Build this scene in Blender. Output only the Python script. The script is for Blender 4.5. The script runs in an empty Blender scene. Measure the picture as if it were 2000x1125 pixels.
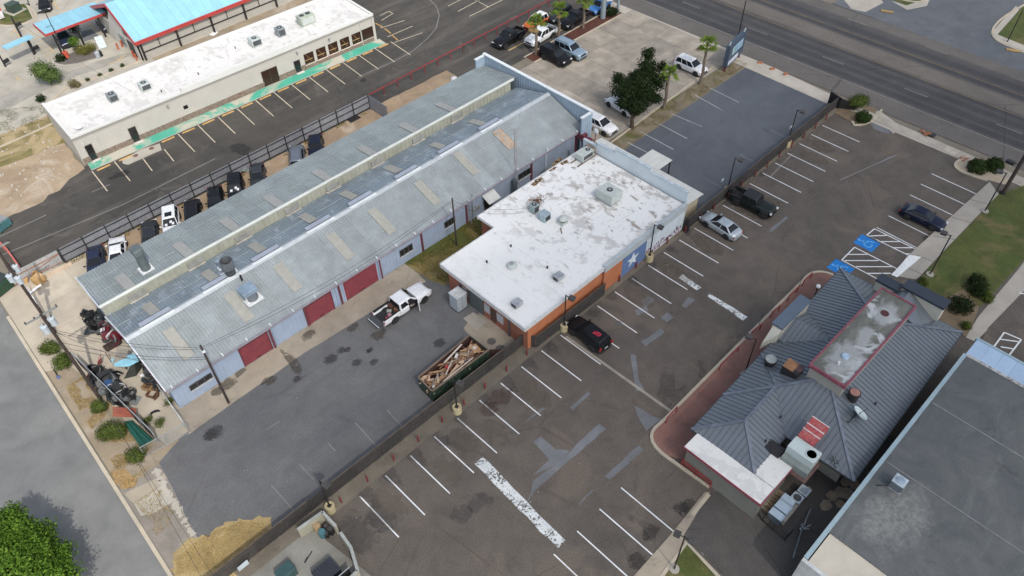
import bpy, bmesh, math, random
from mathutils import Vector, Matrix, noise
SC = bpy.context.scene
COL = SC.collection
RND = random.Random(11)
U = RND.uniform
PI = math.pi
rad = math.radians

# ------------------------------------------------------------------ camera
CF, CYAW, CPIT, CROLL, CH = 1507.43, 0.8132, 0.8199, -0.0246, 59.13
FW = Vector((math.cos(CYAW)*math.cos(CPIT), math.sin(CYAW)*math.cos(CPIT), -math.sin(CPIT)))
_r = Vector((math.sin(CYAW), -math.cos(CYAW), 0)); _u = _r.cross(FW)
RT = _r*math.cos(CROLL) + _u*math.sin(CROLL); UP = -_r*math.sin(CROLL) + _u*math.cos(CROLL)
EYE = Vector((0, 0, CH))
cd = bpy.data.cameras.new('camera'); cam = bpy.data.objects.new('camera', cd); COL.objects.link(cam)
cam.matrix_world = Matrix(((RT.x, UP.x, -FW.x, 0), (RT.y, UP.y, -FW.y, 0), (RT.z, UP.z, -FW.z, CH), (0, 0, 0, 1)))
cd.sensor_width = 36; cd.lens = 36*CF/2000; cd.clip_start = .5; cd.clip_end = 3000
SC.camera = cam

# ------------------------------------------------------------------ light
SUNDIR = Vector((0.20, 0.82, -1.0)).normalized()          # the way the light travels
SUN_EL = math.asin(-SUNDIR.z); SUN_AZ = math.atan2(-SUNDIR.x, -SUNDIR.y)
w = bpy.data.worlds.new('World'); SC.world = w; w.use_nodes = True
nt = w.node_tree; nt.nodes.clear()
sky = nt.nodes.new('ShaderNodeTexSky'); sky.sky_type = 'NISHITA'; sky.sun_disc = False
sky.sun_elevation = SUN_EL; sky.sun_rotation = SUN_AZ; sky.air_density = 1.0; sky.dust_density = 2.5; sky.ozone_density = 1.0
bg = nt.nodes.new('ShaderNodeBackground'); bg.inputs[1].default_value = 0.15
wo = nt.nodes.new('ShaderNodeOutputWorld')
bw = nt.nodes.new('ShaderNodeRGBToBW'); hz_ = nt.nodes.new('ShaderNodeMix'); hz_.data_type = 'RGBA'; hz_.inputs[0].default_value = .5   # a hazy, half-clouded sky
nt.links.new(sky.outputs[0], bw.inputs[0]); nt.links.new(sky.outputs[0], hz_.inputs[6]); nt.links.new(bw.outputs[0], hz_.inputs[7]); nt.links.new(hz_.outputs[2], bg.inputs[0])
nt.links.new(bg.outputs[0], wo.inputs[0])
sl = bpy.data.lights.new('sun', 'SUN'); sl.energy = 2.0; sl.angle = rad(0.6); sl.color = (1.0, .95, .87)
so = bpy.data.objects.new('sun', sl); COL.objects.link(so); so.location = (0, 0, 100)
so.rotation_euler = SUNDIR.to_track_quat('-Z', 'Y').to_euler()
SC.view_settings.view_transform = 'Standard'; SC.view_settings.look = 'None'
SC.view_settings.gamma = 1; SC.view_settings.use_curve_mapping = False
SC.view_settings.exposure = 0.75
SC.cycles.transparent_max_bounces = 24

# ------------------------------------------------------------------ measuring: a sight line of the photo met with a plane of the place
def sight(px, py): return FW + RT*((px-1000)/CF) - UP*((py-562.5)/CF)
def g(px, py, z=0.0):
    d = sight(px, py); return EYE + d*((z-CH)/d.z)
def gy(px, py, Y):
    d = sight(px, py); return EYE + d*(Y/d.y)
def gx(px, py, X):
    d = sight(px, py); return EYE + d*(X/d.x)

# ------------------------------------------------------------------ objects
WM = {}
def tag(o, label=None, cat=None, group=None, kind=None):
    if label: o['label'] = label
    if cat: o['category'] = cat
    if group: o['group'] = group
    if kind: o['kind'] = kind
    return o
def thing(name, label, cat, loc=(0, 0, 0), rz=0.0, group=None):
    o = bpy.data.objects.new(name, None); COL.objects.link(o); o.empty_display_size = .3
    o.location = loc; o.rotation_euler = (0, 0, rz)
    WM[o] = Matrix.Translation(Vector(loc)) @ Matrix.Rotation(rz, 4, 'Z')
    return tag(o, label, cat, group)
def link(name, me, m=None, parent=None, loc=None, rz=0):
    o = bpy.data.objects.new(name, me); COL.objects.link(o)
    if m is not None and not me.materials: me.materials.append(m)
    if parent is not None: o.parent = parent; WM[o] = WM[parent]
    else: WM[o] = Matrix.Identity(4)
    if loc is not None: o.location = loc
    if rz: o.rotation_euler = (0, 0, rz)
    return o
def clone(o, parent=None, label=None):
    c = o.copy(); COL.objects.link(c)
    if parent is not None: c.parent = parent
    if label: c['label'] = label
    for ch in [q for q in o.children]: clone(ch, c)
    return c

class MB:
    def __init__(s): s.v = []; s.f = []; s.sm = False
    def quad(s, *p): return s.poly(p)
    def poly(s, p):
        n = len(s.v); s.v += [Vector(q) for q in p]; s.f.append(list(range(n, n+len(p)))); return s
    def prism(s, pts, z0, z1):
        n = len(s.v); k = len(pts)
        a = sum(pts[i][0]*pts[(i+1) % k][1]-pts[(i+1) % k][0]*pts[i][1] for i in range(k))
        if a < 0: pts = list(reversed(pts))
        s.v += [Vector((p[0], p[1], z0)) for p in pts] + [Vector((p[0], p[1], z1)) for p in pts]
        s.f.append([n+k-1-i for i in range(k)]); s.f.append([n+k+i for i in range(k)])
        for i in range(k): j = (i+1) % k; s.f.append([n+i, n+j, n+k+j, n+k+i])
        return s
    def hexa(s, lo, hi):
        n = len(s.v); k = len(lo); s.v += [Vector(p) for p in lo] + [Vector(p) for p in hi]
        s.f.append([n+k-1-i for i in range(k)]); s.f.append([n+k+i for i in range(k)])
        for i in range(k): j = (i+1) % k; s.f.append([n+i, n+j, n+k+j, n+k+i])
        return s
    def box(s, x0, x1, y0, y1, z0, z1): return s.prism([(x0, y0), (x1, y0), (x1, y1), (x0, y1)], z0, z1)
    def cbox(s, c, sx, sy, sz, rz=0.0, M=None):
        M = M or (Matrix.Translation(Vector(c)) @ Matrix.Rotation(rz, 4, 'Z'))
        p = [M @ Vector((a*sx/2, b*sy/2, d*sz/2)) for d in (-1, 1) for a, b in ((-1, -1), (1, -1), (1, 1), (-1, 1))]
        return s.hexa(p[:4], p[4:])
    def bar(s, a, b, w, h=None, up=(0, 0, 1)):
        a, b = Vector(a), Vector(b); h = h or w; d = (b-a).normalized(); up = Vector(up)
        if abs(d.dot(up)) > .98: up = Vector((1, 0, 0))
        x = d.cross(up).normalized(); y = x.cross(d)
        q = [(-w/2, -h/2), (w/2, -h/2), (w/2, h/2), (-w/2, h/2)]
        return s.hexa([a+x*i+y*j for i, j in q], [b+x*i+y*j for i, j in q])
    def cyl(s, a, b, r0, r1=None, n=12, caps=True):
        a, b = Vector(a), Vector(b); r1 = r0 if r1 is None else r1; d = (b-a).normalized()
        up = Vector((0, 0, 1)) if abs(d.z) < .98 else Vector((1, 0, 0))
        x = d.cross(up).normalized(); y = d.cross(x); m = len(s.v)
        for c, r in ((a, r0), (b, r1)):
            s.v += [c + x*(r*math.cos(2*PI*i/n)) + y*(r*math.sin(2*PI*i/n)) for i in range(n)]
        for i in range(n): j = (i+1) % n; s.f.append([m+i, m+n+i, m+n+j, m+j])
        if caps: s.f.append([m+i for i in range(n)]); s.f.append([m+n+n-1-i for i in range(n)])
        return s
    def tube(s, pts, r, n=6):
        for a, b in zip(pts, pts[1:]): s.cyl(a, b, r, r, n, False)
        return s
    def rings(s, rings, caps=True):
        m = len(s.v); k = len(rings[0])
        for r in rings: s.v += [Vector(p) for p in r]
        for i in range(len(rings)-1):
            for j in range(k):
                q = (j+1) % k; s.f.append([m+i*k+j, m+i*k+q, m+(i+1)*k+q, m+(i+1)*k+j])
        if caps:
            s.f.append([m+k-1-j for j in range(k)]); e = m+(len(rings)-1)*k; s.f.append([e+j for j in range(k)])
        return s
    def lathe(s, c, prof, n=16):
        c = Vector(c)
        return s.rings([[c+Vector((r*math.cos(2*PI*i/n), r*math.sin(2*PI*i/n), z)) for i in range(n)] for r, z in prof])
    def mesh(s, name, smooth=None, fix=True):
        me = bpy.data.meshes.new(name); me.from_pydata([tuple(p) for p in s.v], [], s.f); me.update()
        if fix:
            bm = bmesh.new(); bm.from_mesh(me); bmesh.ops.recalc_face_normals(bm, faces=bm.faces); bm.to_mesh(me); bm.free()
        if smooth:
            for p in me.polygons: p.use_smooth = True
            me.set_sharp_from_angle(angle=rad(smooth))
        return me
    def build(s, name, m, parent=None, smooth=None, local=False, bevel=0, fix=True):
        if parent is not None and not local:
            inv = WM[parent].inverted(); s.v = [inv @ p for p in s.v]
        me = s.mesh(name, smooth, fix); o = link(name, me, m, parent)
        if bevel:
            b = o.modifiers.new('bevel', 'BEVEL'); b.width = bevel; b.segments = 2; b.limit_method = 'ANGLE'
        return o
def solo(name, mb, m, label, cat, group=None, smooth=None, origin=None, bevel=0):
    if origin is not None: s = Vector(origin); mb.v = [p-s for p in mb.v]
    o = mb.build(name, m, None, smooth, bevel=bevel)
    if origin is not None: o.location = origin; WM[o] = Matrix.Translation(Vector(origin))
    return tag(o, label, cat, group)

# ------------------------------------------------------------------ materials
MATS = {}
class NT:
    def __init__(s, name):
        s.m = bpy.data.materials.new(name); s.m.use_nodes = True; s.t = s.m.node_tree; s.t.nodes.clear()
        s.out = s.n('ShaderNodeOutputMaterial'); s.b = s.n('ShaderNodeBsdfPrincipled'); s.l(s.b.outputs[0], s.out.inputs[0])
        s.geo = s.n('ShaderNodeNewGeometry'); s.pos = s.geo.outputs['Position']
    def n(s, k): return s.t.nodes.new(k)
    def l(s, a, b): s.t.links.new(a, b)
    def set(s, i, v):
        if isinstance(v, (tuple, list)) and len(v) == 3 and i.type == 'RGBA': v = (*v, 1)
        if hasattr(v, 'is_linked'): s.l(v, i)
        else: i.default_value = v
    def noise(s, scale, detail=4, rough=.55, dist=0.0, vec=None):
        n = s.n('ShaderNodeTexNoise'); n.inputs['Scale'].default_value = scale; n.inputs['Detail'].default_value = detail
        n.inputs['Roughness'].default_value = rough; n.inputs['Distortion'].default_value = dist
        s.l(vec if vec is not None else s.pos, n.inputs['Vector']); return n.outputs[0]
    def stretch(s, sx, sy, sz, off=(0, 0, 0)):
        n = s.n('ShaderNodeMapping'); n.inputs['Scale'].default_value = (sx, sy, sz); n.inputs['Location'].default_value = off
        s.l(s.pos, n.inputs[0]); return n.outputs[0]
    def ramp(s, v, a, b, lo=0.0, hi=1.0):
        n = s.n('ShaderNodeMapRange'); n.inputs[1].default_value = a; n.inputs[2].default_value = b
        n.inputs[3].default_value = lo; n.inputs[4].default_value = hi; s.l(v, n.inputs[0]); return n.outputs[0]
    def mix(s, f, a, b, mode='MIX'):
        n = s.n('ShaderNodeMix'); n.data_type = 'RGBA'; n.blend_type = mode
        s.set(n.inputs[0], f); s.set(n.inputs[6], a); s.set(n.inputs[7], b); return n.outputs[2]
    def math(s, op, a, b=0.0):
        n = s.n('ShaderNodeMath'); n.operation = op; s.set(n.inputs[0], a); s.set(n.inputs[1], b); return n.outputs[0]
    def vor(s, scale, feat='F1', vec=None):
        n = s.n('ShaderNodeTexVoronoi'); n.feature = feat; n.inputs['Scale'].default_value = scale
        s.l(vec if vec is not None else s.pos, n.inputs['Vector']); return n
    def bump(s, h, strength=.3, dist=.02):
        n = s.n('ShaderNodeBump'); n.inputs['Strength'].default_value = strength; n.inputs['Distance'].default_value = dist
        s.l(h, n.inputs['Height']); s.l(n.outputs[0], s.b.inputs['Normal'])
    def done(s, col, rough=.6, metal=0.0, spec=.5):
        s.set(s.b.inputs['Base Color'], col); s.set(s.b.inputs['Roughness'], rough); s.set(s.b.inputs['Metallic'], metal)
        s.b.inputs['Specular IOR Level'].default_value = spec; return s.m
def sc(c, k): return tuple(x*k for x in c)
def M(name, c, rough=.6, metal=0.0, var=.25, vs=1.5, fine=.12, fs=25, c2=None, amt=.5, spec=.5, bump=0, perobj=0):
    """paint / metal / cloth with uneven tone, fine grain and optional stains"""
    if name in MATS: return MATS[name]
    t = NT(name)
    a = t.ramp(t.noise(vs, 5), .3, .7)
    col = t.mix(a, sc(c, 1-var), sc(c, 1+var*.6))
    if c2: col = t.mix(t.ramp(t.noise(vs*1.7, 6, .6, .6), 1-amt-.05, 1-amt+.15), col, c2)
    f = t.noise(fs, 3)
    col = t.mix(1.0, col, t.mix(t.ramp(f, .3, .7), (1-fine,)*3, (1+fine,)*3), 'MULTIPLY')
    if perobj:
        o = t.n('ShaderNodeObjectInfo'); col = t.mix(1.0, col, t.mix(o.outputs['Random'], (1-perobj,)*3, (1+perobj*.8,)*3), 'MULTIPLY')
    if bump: t.bump(f, bump, .02)
    MATS[name] = t.done(col, rough, metal, spec); return MATS[name]
def plain(name, c, rough=.4, metal=0.0, spec=.5, coat=0.0):
    if name in MATS: return MATS[name]
    t = NT(name); col = t.mix(t.ramp(t.noise(3, 4), .3, .7), sc(c, .9), sc(c, 1.08))
    m = t.done(col, rough, metal, spec)
    if coat: t.b.inputs['Coat Weight'].default_value = coat; t.b.inputs['Coat Roughness'].default_value = .05
    MATS[name] = m; return m
def ground(name, base, alt, stain=(.03, .03, .03), stain_amt=.2, big=.08, speck=.35, crack=.0, crack_scale=.25, patch=None, patch_amt=.0, dust=None, dust_amt=0, streak=None, bumpy=.4, grain=60, mott=.28):
    if name in MATS: return MATS[name]
    t = NT(name)
    col = t.mix(t.ramp(t.noise(big, 6, .6, .8), .36, .64), base, alt)
    col = t.mix(1.0, col, t.mix(t.ramp(t.noise(.45, 6, .65, .4), .3, .7), (1-mott*.5,)*3, (1+mott*.5,)*3), 'MULTIPLY')
    if patch: col = t.mix(t.ramp(t.noise(.13, 5, .6, 1.2, t.stretch(1, 1, 1, (31, 7, 3))), 1-patch_amt-.03, 1-patch_amt+.05), col, patch)
    if dust: col = t.mix(t.ramp(t.noise(.22, 7, .7, 1.0, t.stretch(1, 1, 1, (-12, 40, 9))), 1-dust_amt-.08, 1-dust_amt+.14), col, dust)
    if streak:   # wheel wear along one axis
        sx, sy, c, amt = streak
        col = t.mix(t.ramp(t.noise(1, 5, .6, .3, t.stretch(sx, sy, .01)), .5, .72, 0, amt), col, c)
    if stain_amt: col = t.mix(t.ramp(t.noise(.35, 6, .7, .5, t.stretch(1, 1, 1, (5, 90, 2))), .66-stain_amt*.2, .8, 0, stain_amt*2), col, stain)
    if crack:
        wv = t.mix(.35, t.pos, t.n('ShaderNodeTexNoise').outputs[1])
        v = t.vor(crack_scale, 'DISTANCE_TO_EDGE', wv)
        k = t.math('MULTIPLY', t.ramp(v.outputs['Distance'], .0, .012, 1, 0), t.ramp(t.noise(.2, 3), .45, .6, 0, crack))
        col = t.mix(k, col, sc(base, .35))
    f = t.noise(grain, 2, .7); f2 = t.noise(9, 4, .7)
    col = t.mix(1.0, col, t.mix(t.ramp(f, .25, .75), (1-speck,)*3, (1+speck,)*3), 'MULTIPLY')
    col = t.mix(1.0, col, t.mix(t.ramp(f2, .25, .75), (1-speck*.5,)*3, (1+speck*.5,)*3), 'MULTIPLY')
    if bumpy: t.bump(f2, bumpy, .03)
    MATS[name] = t.done(col, .88, 0, .3); return MATS[name]
def decal(name, c, amt=.85, ns=1.6, edge=.5, c2=None, hard=.12):
    """a stain with a ragged, thinning edge: its own outline fades into bare ground"""
    if name in MATS: return MATS[name]
    t = NT(name); tc = t.n('ShaderNodeTexCoord'); sp = t.n('ShaderNodeSeparateXYZ'); t.l(tc.outputs['Generated'], sp.inputs[0])
    dx = t.math('MULTIPLY', t.math('SUBTRACT', sp.outputs[0], .5), 2); dy = t.math('MULTIPLY', t.math('SUBTRACT', sp.outputs[1], .5), 2)
    r2 = t.math('ADD', t.math('MULTIPLY', dx, dx), t.math('MULTIPLY', dy, dy)); k = t.math('ADD', r2, t.ramp(t.noise(ns, 6, .7, .4), .25, .75, -edge, edge))
    a = t.math('MULTIPLY', t.ramp(k, .75-hard*2, .85, amt, 0), t.ramp(t.noise(ns*4, 4, .7), .25, .6, .35, 1))
    col = t.mix(t.ramp(t.noise(ns*2, 4), .3, .7), sc(c, .8), c2 or sc(c, 1.2)); m = t.done(col, .85, 0, .3)
    tr = t.n('ShaderNodeBsdfTransparent'); mx = t.n('ShaderNodeMixShader'); t.l(a, mx.inputs[0]); t.l(tr.outputs[0], mx.inputs[1]); t.l(t.b.outputs[0], mx.inputs[2]); t.l(mx.outputs[0], t.out.inputs[0])
    MATS[name] = m; return m
def leafmat(name, c1, c2, c3):
    if name in MATS: return MATS[name]
    t = NT(name); r = t.geo.outputs['Random Per Island']
    col = t.mix(t.ramp(r, .0, .55), c1, c2); col = t.mix(t.ramp(r, .7, 1), col, c3)
    col = t.mix(1.0, col, t.mix(t.ramp(t.noise(.9, 3), .3, .7), (.75,)*3, (1.25,)*3), 'MULTIPLY')
    m = t.done(col, .8, 0, .08)
    tr = t.n('ShaderNodeBsdfTranslucent'); t.set(tr.inputs[0], col); mx = t.n('ShaderNodeMixShader'); mx.inputs[0].default_value = .25
    t.l(t.b.outputs[0], mx.inputs[1]); t.l(tr.outputs[0], mx.inputs[2]); t.l(mx.outputs[0], t.out.inputs[0])
    MATS[name] = m; return m
def struct(name, mb, m, parent=None, smooth=None, kind='structure', fix=True):
    o = mb.build(name, m, parent, smooth, fix=fix)
    if parent is None: o['kind'] = kind
    return o
LAY = [0]
def sheet(name, m, pts, z=None, parent=None, kind='structure'):
    """one flush sheet of the setting, a few millimetres above the sheet before it"""
    if z is None: LAY[0] += 1; z = LAY[0]*.002
    elif parent is not None: z += max(v.co.z for v in parent.data.vertices)          # marks lie on their own ground
    mb = MB(); mb.poly([(p[0], p[1], z) for p in pts])
    o = struct(name, mb, m, parent, kind=kind)
    return o
def rect(x0, x1, y0, y1): return [(x0, y0), (x1, y0), (x1, y1), (x0, y1)]
def P(*a): return [g(*q)[:2] for q in a]
def wob(pts, amp=.25, step=1.2, seed=0):
    """ragged edge for worn borders"""
    out = []; n = len(pts)
    for i in range(n):
        a, b = Vector(pts[i][:2]), Vector(pts[(i+1) % n][:2]); L = (b-a).length; k = max(1, int(L/step))
        for j in range(k):
            q = a.lerp(b, j/k); w_ = noise.noise_vector(Vector((q.x*.7+seed, q.y*.7, seed*1.7)))*amp + noise.noise_vector(Vector((q.x*2.3, q.y*2.3+seed, 9)))*amp*.5
            out.append((q.x+w_.x, q.y+w_.y))
    return out
# ================================================================== SETTING: ground, streets, lots
G_STREET = ground('street_asphalt', (.135, .139, .139), (.185, .186, .179), (.08, .08, .08), .15, .045, .28, crack=.0, crack_scale=.12, dust=(.30, .29, .26), dust_amt=.22, grain=40)
OIL_ = decal('lot_oil', (.035, .032, .03), .5, 1.6, 1.2)
G_LOT = ground('lot_asphalt', (.113, .096, .081), (.090, .079, .069), (.045, .042, .04), .14, .05, .5, crack=.35, crack_scale=.16, patch=(.128, .106, .086), patch_amt=.42, grain=18, mott=.34)
G_TRUCK = ground('truck_yard_asphalt', (.108, .109, .112), (.128, .128, .128), (.05, .05, .052), .2, .07, .34, crack=.22, crack_scale=.12, dust=(.165, .158, .15), dust_amt=.3, streak=(.05, .3, (.088, .092, .10), .6), grain=22)
G_SLATE = ground('sealed_asphalt', (.088, .097, .112), (.108, .118, .132), (.05, .055, .06), .1, .06, .3, streak=(.1, .5, (.12, .125, .135), .5), grain=45, mott=.2)
G_OLD = ground('old_asphalt', (.046, .044, .041), (.072, .066, .058), (.022, .022, .022), .2, .09, .3, crack=.4, crack_scale=.2, dust=(.15, .132, .11), dust_amt=.34, streak=(.05, .42, (.115, .102, .088), .75), patch=(.04, .04, .04), patch_amt=.3, grain=40)
def _road():
    t = NT('main_road_asphalt'); sp = t.n('ShaderNodeSeparateXYZ'); t.l(t.pos, sp.inputs[0])
    wig = t.ramp(t.noise(.5, 4, .6, 0, t.stretch(.6, .04, 1)), .3, .7, -.35, .35)
    u = t.math('ADD', t.math('ADD', sp.outputs[0], t.math('MULTIPLY', sp.outputs[1], .027)), wig)     # metres across the road
    r = t.n('ShaderNodeValToRGB'); t.l(t.ramp(u, 94.9, 117.4), r.inputs[0]); e = r.color_ramp.elements
    lt, dk, md, br = (.118, .108, .099), (.052, .052, .055), (.075, .072, .071), (.132, .118, .104)
    stops = [(0, lt), (.145, lt), (.19, dk), (.225, dk), (.25, md), (.275, dk), (.32, dk), (.345, md), (.37, dk), (.40, dk), (.43, md), (.455, dk), (.49, dk), (.53, br), (.63, br), (.67, dk), (.71, dk), (.735, md), (.76, dk), (.80, dk), (.83, md), (.86, md), (.90, lt), (1, lt)]
    e[0].position, e[0].color = 0, (*lt, 1); e[1].position, e[1].color = 1, (*lt, 1)
    for q, c in stops[1:-1]: x = e.new(q); x.color = (*c, 1)
    col = t.mix(1.0, r.outputs[0], t.mix(t.ramp(t.noise(.25, 6, .65, .5), .3, .7), (.86,)*3, (1.15,)*3), 'MULTIPLY')
    v = t.vor(.09, 'DISTANCE_TO_EDGE', t.mix(.35, t.pos, t.n('ShaderNodeTexNoise').outputs[1])); col = t.mix(t.math('MULTIPLY', t.ramp(v.outputs['Distance'], 0, .006, .6, 0), t.ramp(t.noise(.1, 3), .48, .58)), col, (.03, .03, .032))
    for sc_, a_ in ((30, .35), (7, .18)): col = t.mix(1.0, col, t.mix(t.ramp(t.noise(sc_, 3, .7), .28, .72), (1-a_,)*3, (1+a_,)*3), 'MULTIPLY')
    MATS['main_road_asphalt'] = t.done(col, .88, 0, .3); return t.m
G_ROAD = _road()
G_SIDE = ground('side_street_asphalt', (.10, .11, .122), (.12, .128, .138), (.05, .05, .05), .05, .1, .25, grain=40)
G_YARD = ground('yard_concrete', (.41, .36, .285), (.34, .30, .24), (.25, .22, .18), .18, .12, .1, crack=.35, crack_scale=.18, grain=50, mott=.18)
G_APRON = ground('apron_concrete', (.33, .285, .22), (.26, .225, .18), (.09, .08, .07), .45, .12, .14, crack=.5, crack_scale=.3, grain=50, mott=.3)
G_CONC = ground('concrete', (.36, .335, .29), (.31, .285, .245), (.16, .15, .14), .25, .15, .12, grain=50, mott=.2)
G_SLAB = ground('slab_concrete', (.35, .32, .28), (.30, .275, .24), (.13, .12, .11), .3, .12, .12, dust=(.42, .38, .32), dust_amt=.25, grain=50, mott=.3)
G_WALK = ground('sidewalk_concrete', (.42, .385, .33), (.36, .33, .28), (.2, .18, .16), .2, .2, .1, grain=50, mott=.2)
G_PALE = ground('drive_concrete', (.38, .355, .30), (.31, .29, .25), (.20, .19, .175), .35, .12, .1, crack=.25, crack_scale=.1, grain=50, mott=.3)
G_DIRT = ground('dirt', (.32, .235, .155), (.26, .195, .13), (.15, .11, .075), .2, .15, .22, dust=(.48, .41, .32), dust_amt=.32, grain=30, mott=.35)
G_CALICHE = ground('caliche_dirt', (.35, .275, .19), (.27, .205, .14), (.15, .115, .085), .3, .12, .2, dust=(.48, .44, .37), dust_amt=.4, grain=30, mott=.3)
G_VERGE = ground('verge_dirt', (.27, .215, .15), (.24, .20, .145), (.11, .09, .06), .25, .2, .25, dust=(.36, .32, .265), dust_amt=.4, patch=(.21, .155, .08), patch_amt=.38, grain=30, mott=.35)
G_GRASS = ground('lawn_soil', (.055, .078, .020), (.085, .092, .026), (.12, .095, .045), .3, .22, .4, patch=(.13, .112, .048), patch_amt=.45, dust=(.16, .13, .065), dust_amt=.3, grain=18, mott=.5)
G_DRY = ground('dry_grass_soil', (.34, .255, .12), (.29, .22, .105), (.17, .14, .075), .3, .9, .5, dust=(.40, .32, .18), dust_amt=.3, grain=14, mott=.4)
G_MULCH = ground('red_mulch', (.075, .028, .02), (.10, .04, .028), (.02, .012, .01), .2, .8, .4, grain=22)
G_LANE = ground('lane_concrete', (.25, .24, .215), (.30, .285, .25), (.12, .115, .1), .3, .2, .14, grain=40, mott=.3)
G_BASE = ground('base_ground', (.20, .17, .13), (.16, .15, .12), (.1, .09, .07), .2, .03, .2, grain=30)
G_GREEN = ground('green_walk_paint', (.055, .32, .225), (.09, .36, .26), (.1, .2, .15), .05, .2, .1, patch=(.42, .40, .33), patch_amt=.46, grain=50, mott=.2)
G_PAVER = ground('brick_paver', (.25, .125, .098), (.20, .112, .092), (.07, .045, .04), .2, .25, .22, grain=22, mott=.35)
PAINT = ground('white_marking', (.68, .70, .70), (.6, .62, .62), (.25, .25, .25), .15, .5, .15, patch=(.33, .31, .29), patch_amt=.33, grain=30)
PAINT_OLD = ground('faded_marking', (.22, .215, .21), (.17, .165, .16), (.1, .1, .1), .25, .5, .25, grain=30)
PAINT_WORN = ground('worn_marking', (.42, .43, .44), (.34, .35, .36), (.14, .14, .14), .25, .5, .2, patch=(.15, .155, .16), patch_amt=.4, grain=30)
PAINT_YOLD = ground('faded_yellow', (.24, .17, .08), (.17, .13, .08), (.1, .09, .07), .2, .6, .15, patch=(.1, .085, .07), patch_amt=.42, grain=30)
PAINT_CHIP = ground('chipped_marking', (.60, .62, .60), (.5, .52, .5), (.2, .2, .2), .1, .8, .15, patch=(.085, .075, .065), patch_amt=.38, grain=30)
def _chip():
    t = NT('chipped_band_paint'); v = t.vor(3.2, 'F1', t.mix(.3, t.pos, t.n('ShaderNodeTexNoise').outputs[1]))
    n = t.math('ADD', t.noise(4.5, 6, .75), t.ramp(t.noise(.8, 3), .3, .7, -.09, .09))
    MATS['chipped_band_paint'] = t.done(t.mix(t.ramp(n, .44, .47), (.075, .066, .058), t.mix(t.ramp(t.noise(1, 4), .3, .7), (.5, .53, .52), (.66, .68, .67))), .8)
    return t.m
PAINT_BAND = _chip()
PAINT_YEL = ground('yellow_marking', (.52, .36, .14), (.45, .33, .16), (.2, .16, .1), .2, .6, .15, patch=(.15, .13, .1), patch_amt=.3, grain=30)
PAINT_CREAM = ground('cream_marking', (.52, .46, .34), (.45, .4, .3), (.2, .18, .14), .2, .6, .15, patch=(.15, .13, .1), patch_amt=.3, grain=30)
PAINT_BLUE = ground('blue_marking', (.018, .16, .46), (.02, .18, .5), (.01, .08, .25), .1, .6, .12, grain=30)
G_PATCH = ground('asphalt_patch', (.165, .172, .18), (.135, .138, .142), (.08, .075, .07), .2, .3, .3, grain=40)
KERB = ground('kerb_concrete', (.44, .38, .29), (.38, .34, .27), (.2, .18, .14), .2, .3, .1, grain=40)

sheet('ground', G_BASE, rect(-500, 700, -500, 700), z=-.02)
def KX(Y): return -2.45+(Y-37.6)*.0306
street = sheet('street', G_STREET, [(-80, -80), (KX(-80), -80), (KX(160), 160), (-80, 160)])
verge = sheet('verge', G_VERGE, [(KX(20)+.3, 20), (4, 20), (4, 78), (KX(78)+.3, 78)])
lot = sheet('parking_lot', G_LOT, [(2, -60), (91, -60), (91.6, 16), (90.6, 32.4), (.8, 32.6)])
upper = sheet('upper_parking_lot', G_OLD, [(1, 77.5), (94, 77.0), (94, 150), (58, 150), (59.6, 91.2), (2, 93.3)])
dlot = sheet('dealer_lot', G_OLD, [(47.6, 77.2), (47.6, 69), (62, 69), (62, 71.2), (94, 71.2), (93.6, 79.2), (48, 78.6)])
truck = sheet('truck_yard', G_TRUCK, wob([(.9, 33.9), (33.6, 33.9), (33.6, 46.1), (36, 48.6), (5, 48.3), (1.7, 47.2), (.6, 39)], .12))
sheet('dry_lawn_soil', G_DRY, wob(P((330, 1140), (336, 1085), (395, 1040), (470, 1012), (520, 1015), (545, 1045), (500, 1100), (445, 1135)), .75, .35))
slate = sheet('side_parking_lot', G_SLATE, [(57.6, 33.0), (91.4, 33.0), (92, 47.0), (57.6, 47.0)])
side_verge = sheet('side_verge', ground('verge_soil', (.15, .125, .085), (.20, .165, .115), (.07, .07, .035), .3, .25, .3, dust=(.3, .26, .2), dust_amt=.3, patch=(.10, .11, .04), patch_amt=.45, grain=24, mott=.4), [(57.6, 47.0), (92.3, 47.2), (92.2, 49.7), (57.6, 49.6)])
dealer = sheet('concrete_lot', G_SLAB, [(60.5, 49.6), (93, 49.7), (93, 69.6), (60.5, 69.5)])
yard = sheet('concrete_yard', G_YARD, [(KX(78)+.2, 78), (KX(64)+.2, 64.2), (.6, 63), (1.2, 60), (3.0, 48.2), (5.8, 48.2), (6.5, 69), (10, 77.4)])
dirt = sheet('back_lot_dirt', G_DIRT, wob([(7, 69), (61, 69), (61, 77), (13.5, 77.3), (10, 77.4)], .25))
apron = sheet('loading_apron', G_APRON, wob([(4.9, 47.9), (17, 48.3), (26.5, 47.9), (29, 46.9), (32.2, 47.2), (32.4, 51), (5.4, 51)], .12))
weeds = sheet('weed_strip_soil', ground('weedy_soil', (.14, .115, .05), (.20, .155, .065), (.06, .06, .02), .4, .35, .35, patch=(.075, .085, .022), patch_amt=.5, grain=20, mott=.5), wob([(32.3, 51), (32.5, 47.2), (33.2, 45.3), (40, 45.2), (58, 47.6), (59.5, 51)], .3))
sheet('caliche_lot', G_CALICHE, wob([(-2, 90.5), (5, 89.8), (9, 89.4), (14.6, 92.6), (15.3, 99), (16.5, 109), (-10, 112)], .9, 1.0, 3))
drive = sheet('drive_in_paving', G_PALE, [(-30, 108), (17.5, 107.3), (20, 104.3), (33, 106.6), (62, 107.5), (62, 190), (-30, 190)])
sheet('drive_in_verge', G_VERGE, [(15.8, 103.2), (62, 100.5), (62, 110.8), (33, 110.8), (33, 106.4), (20.2, 104.2)])
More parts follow.
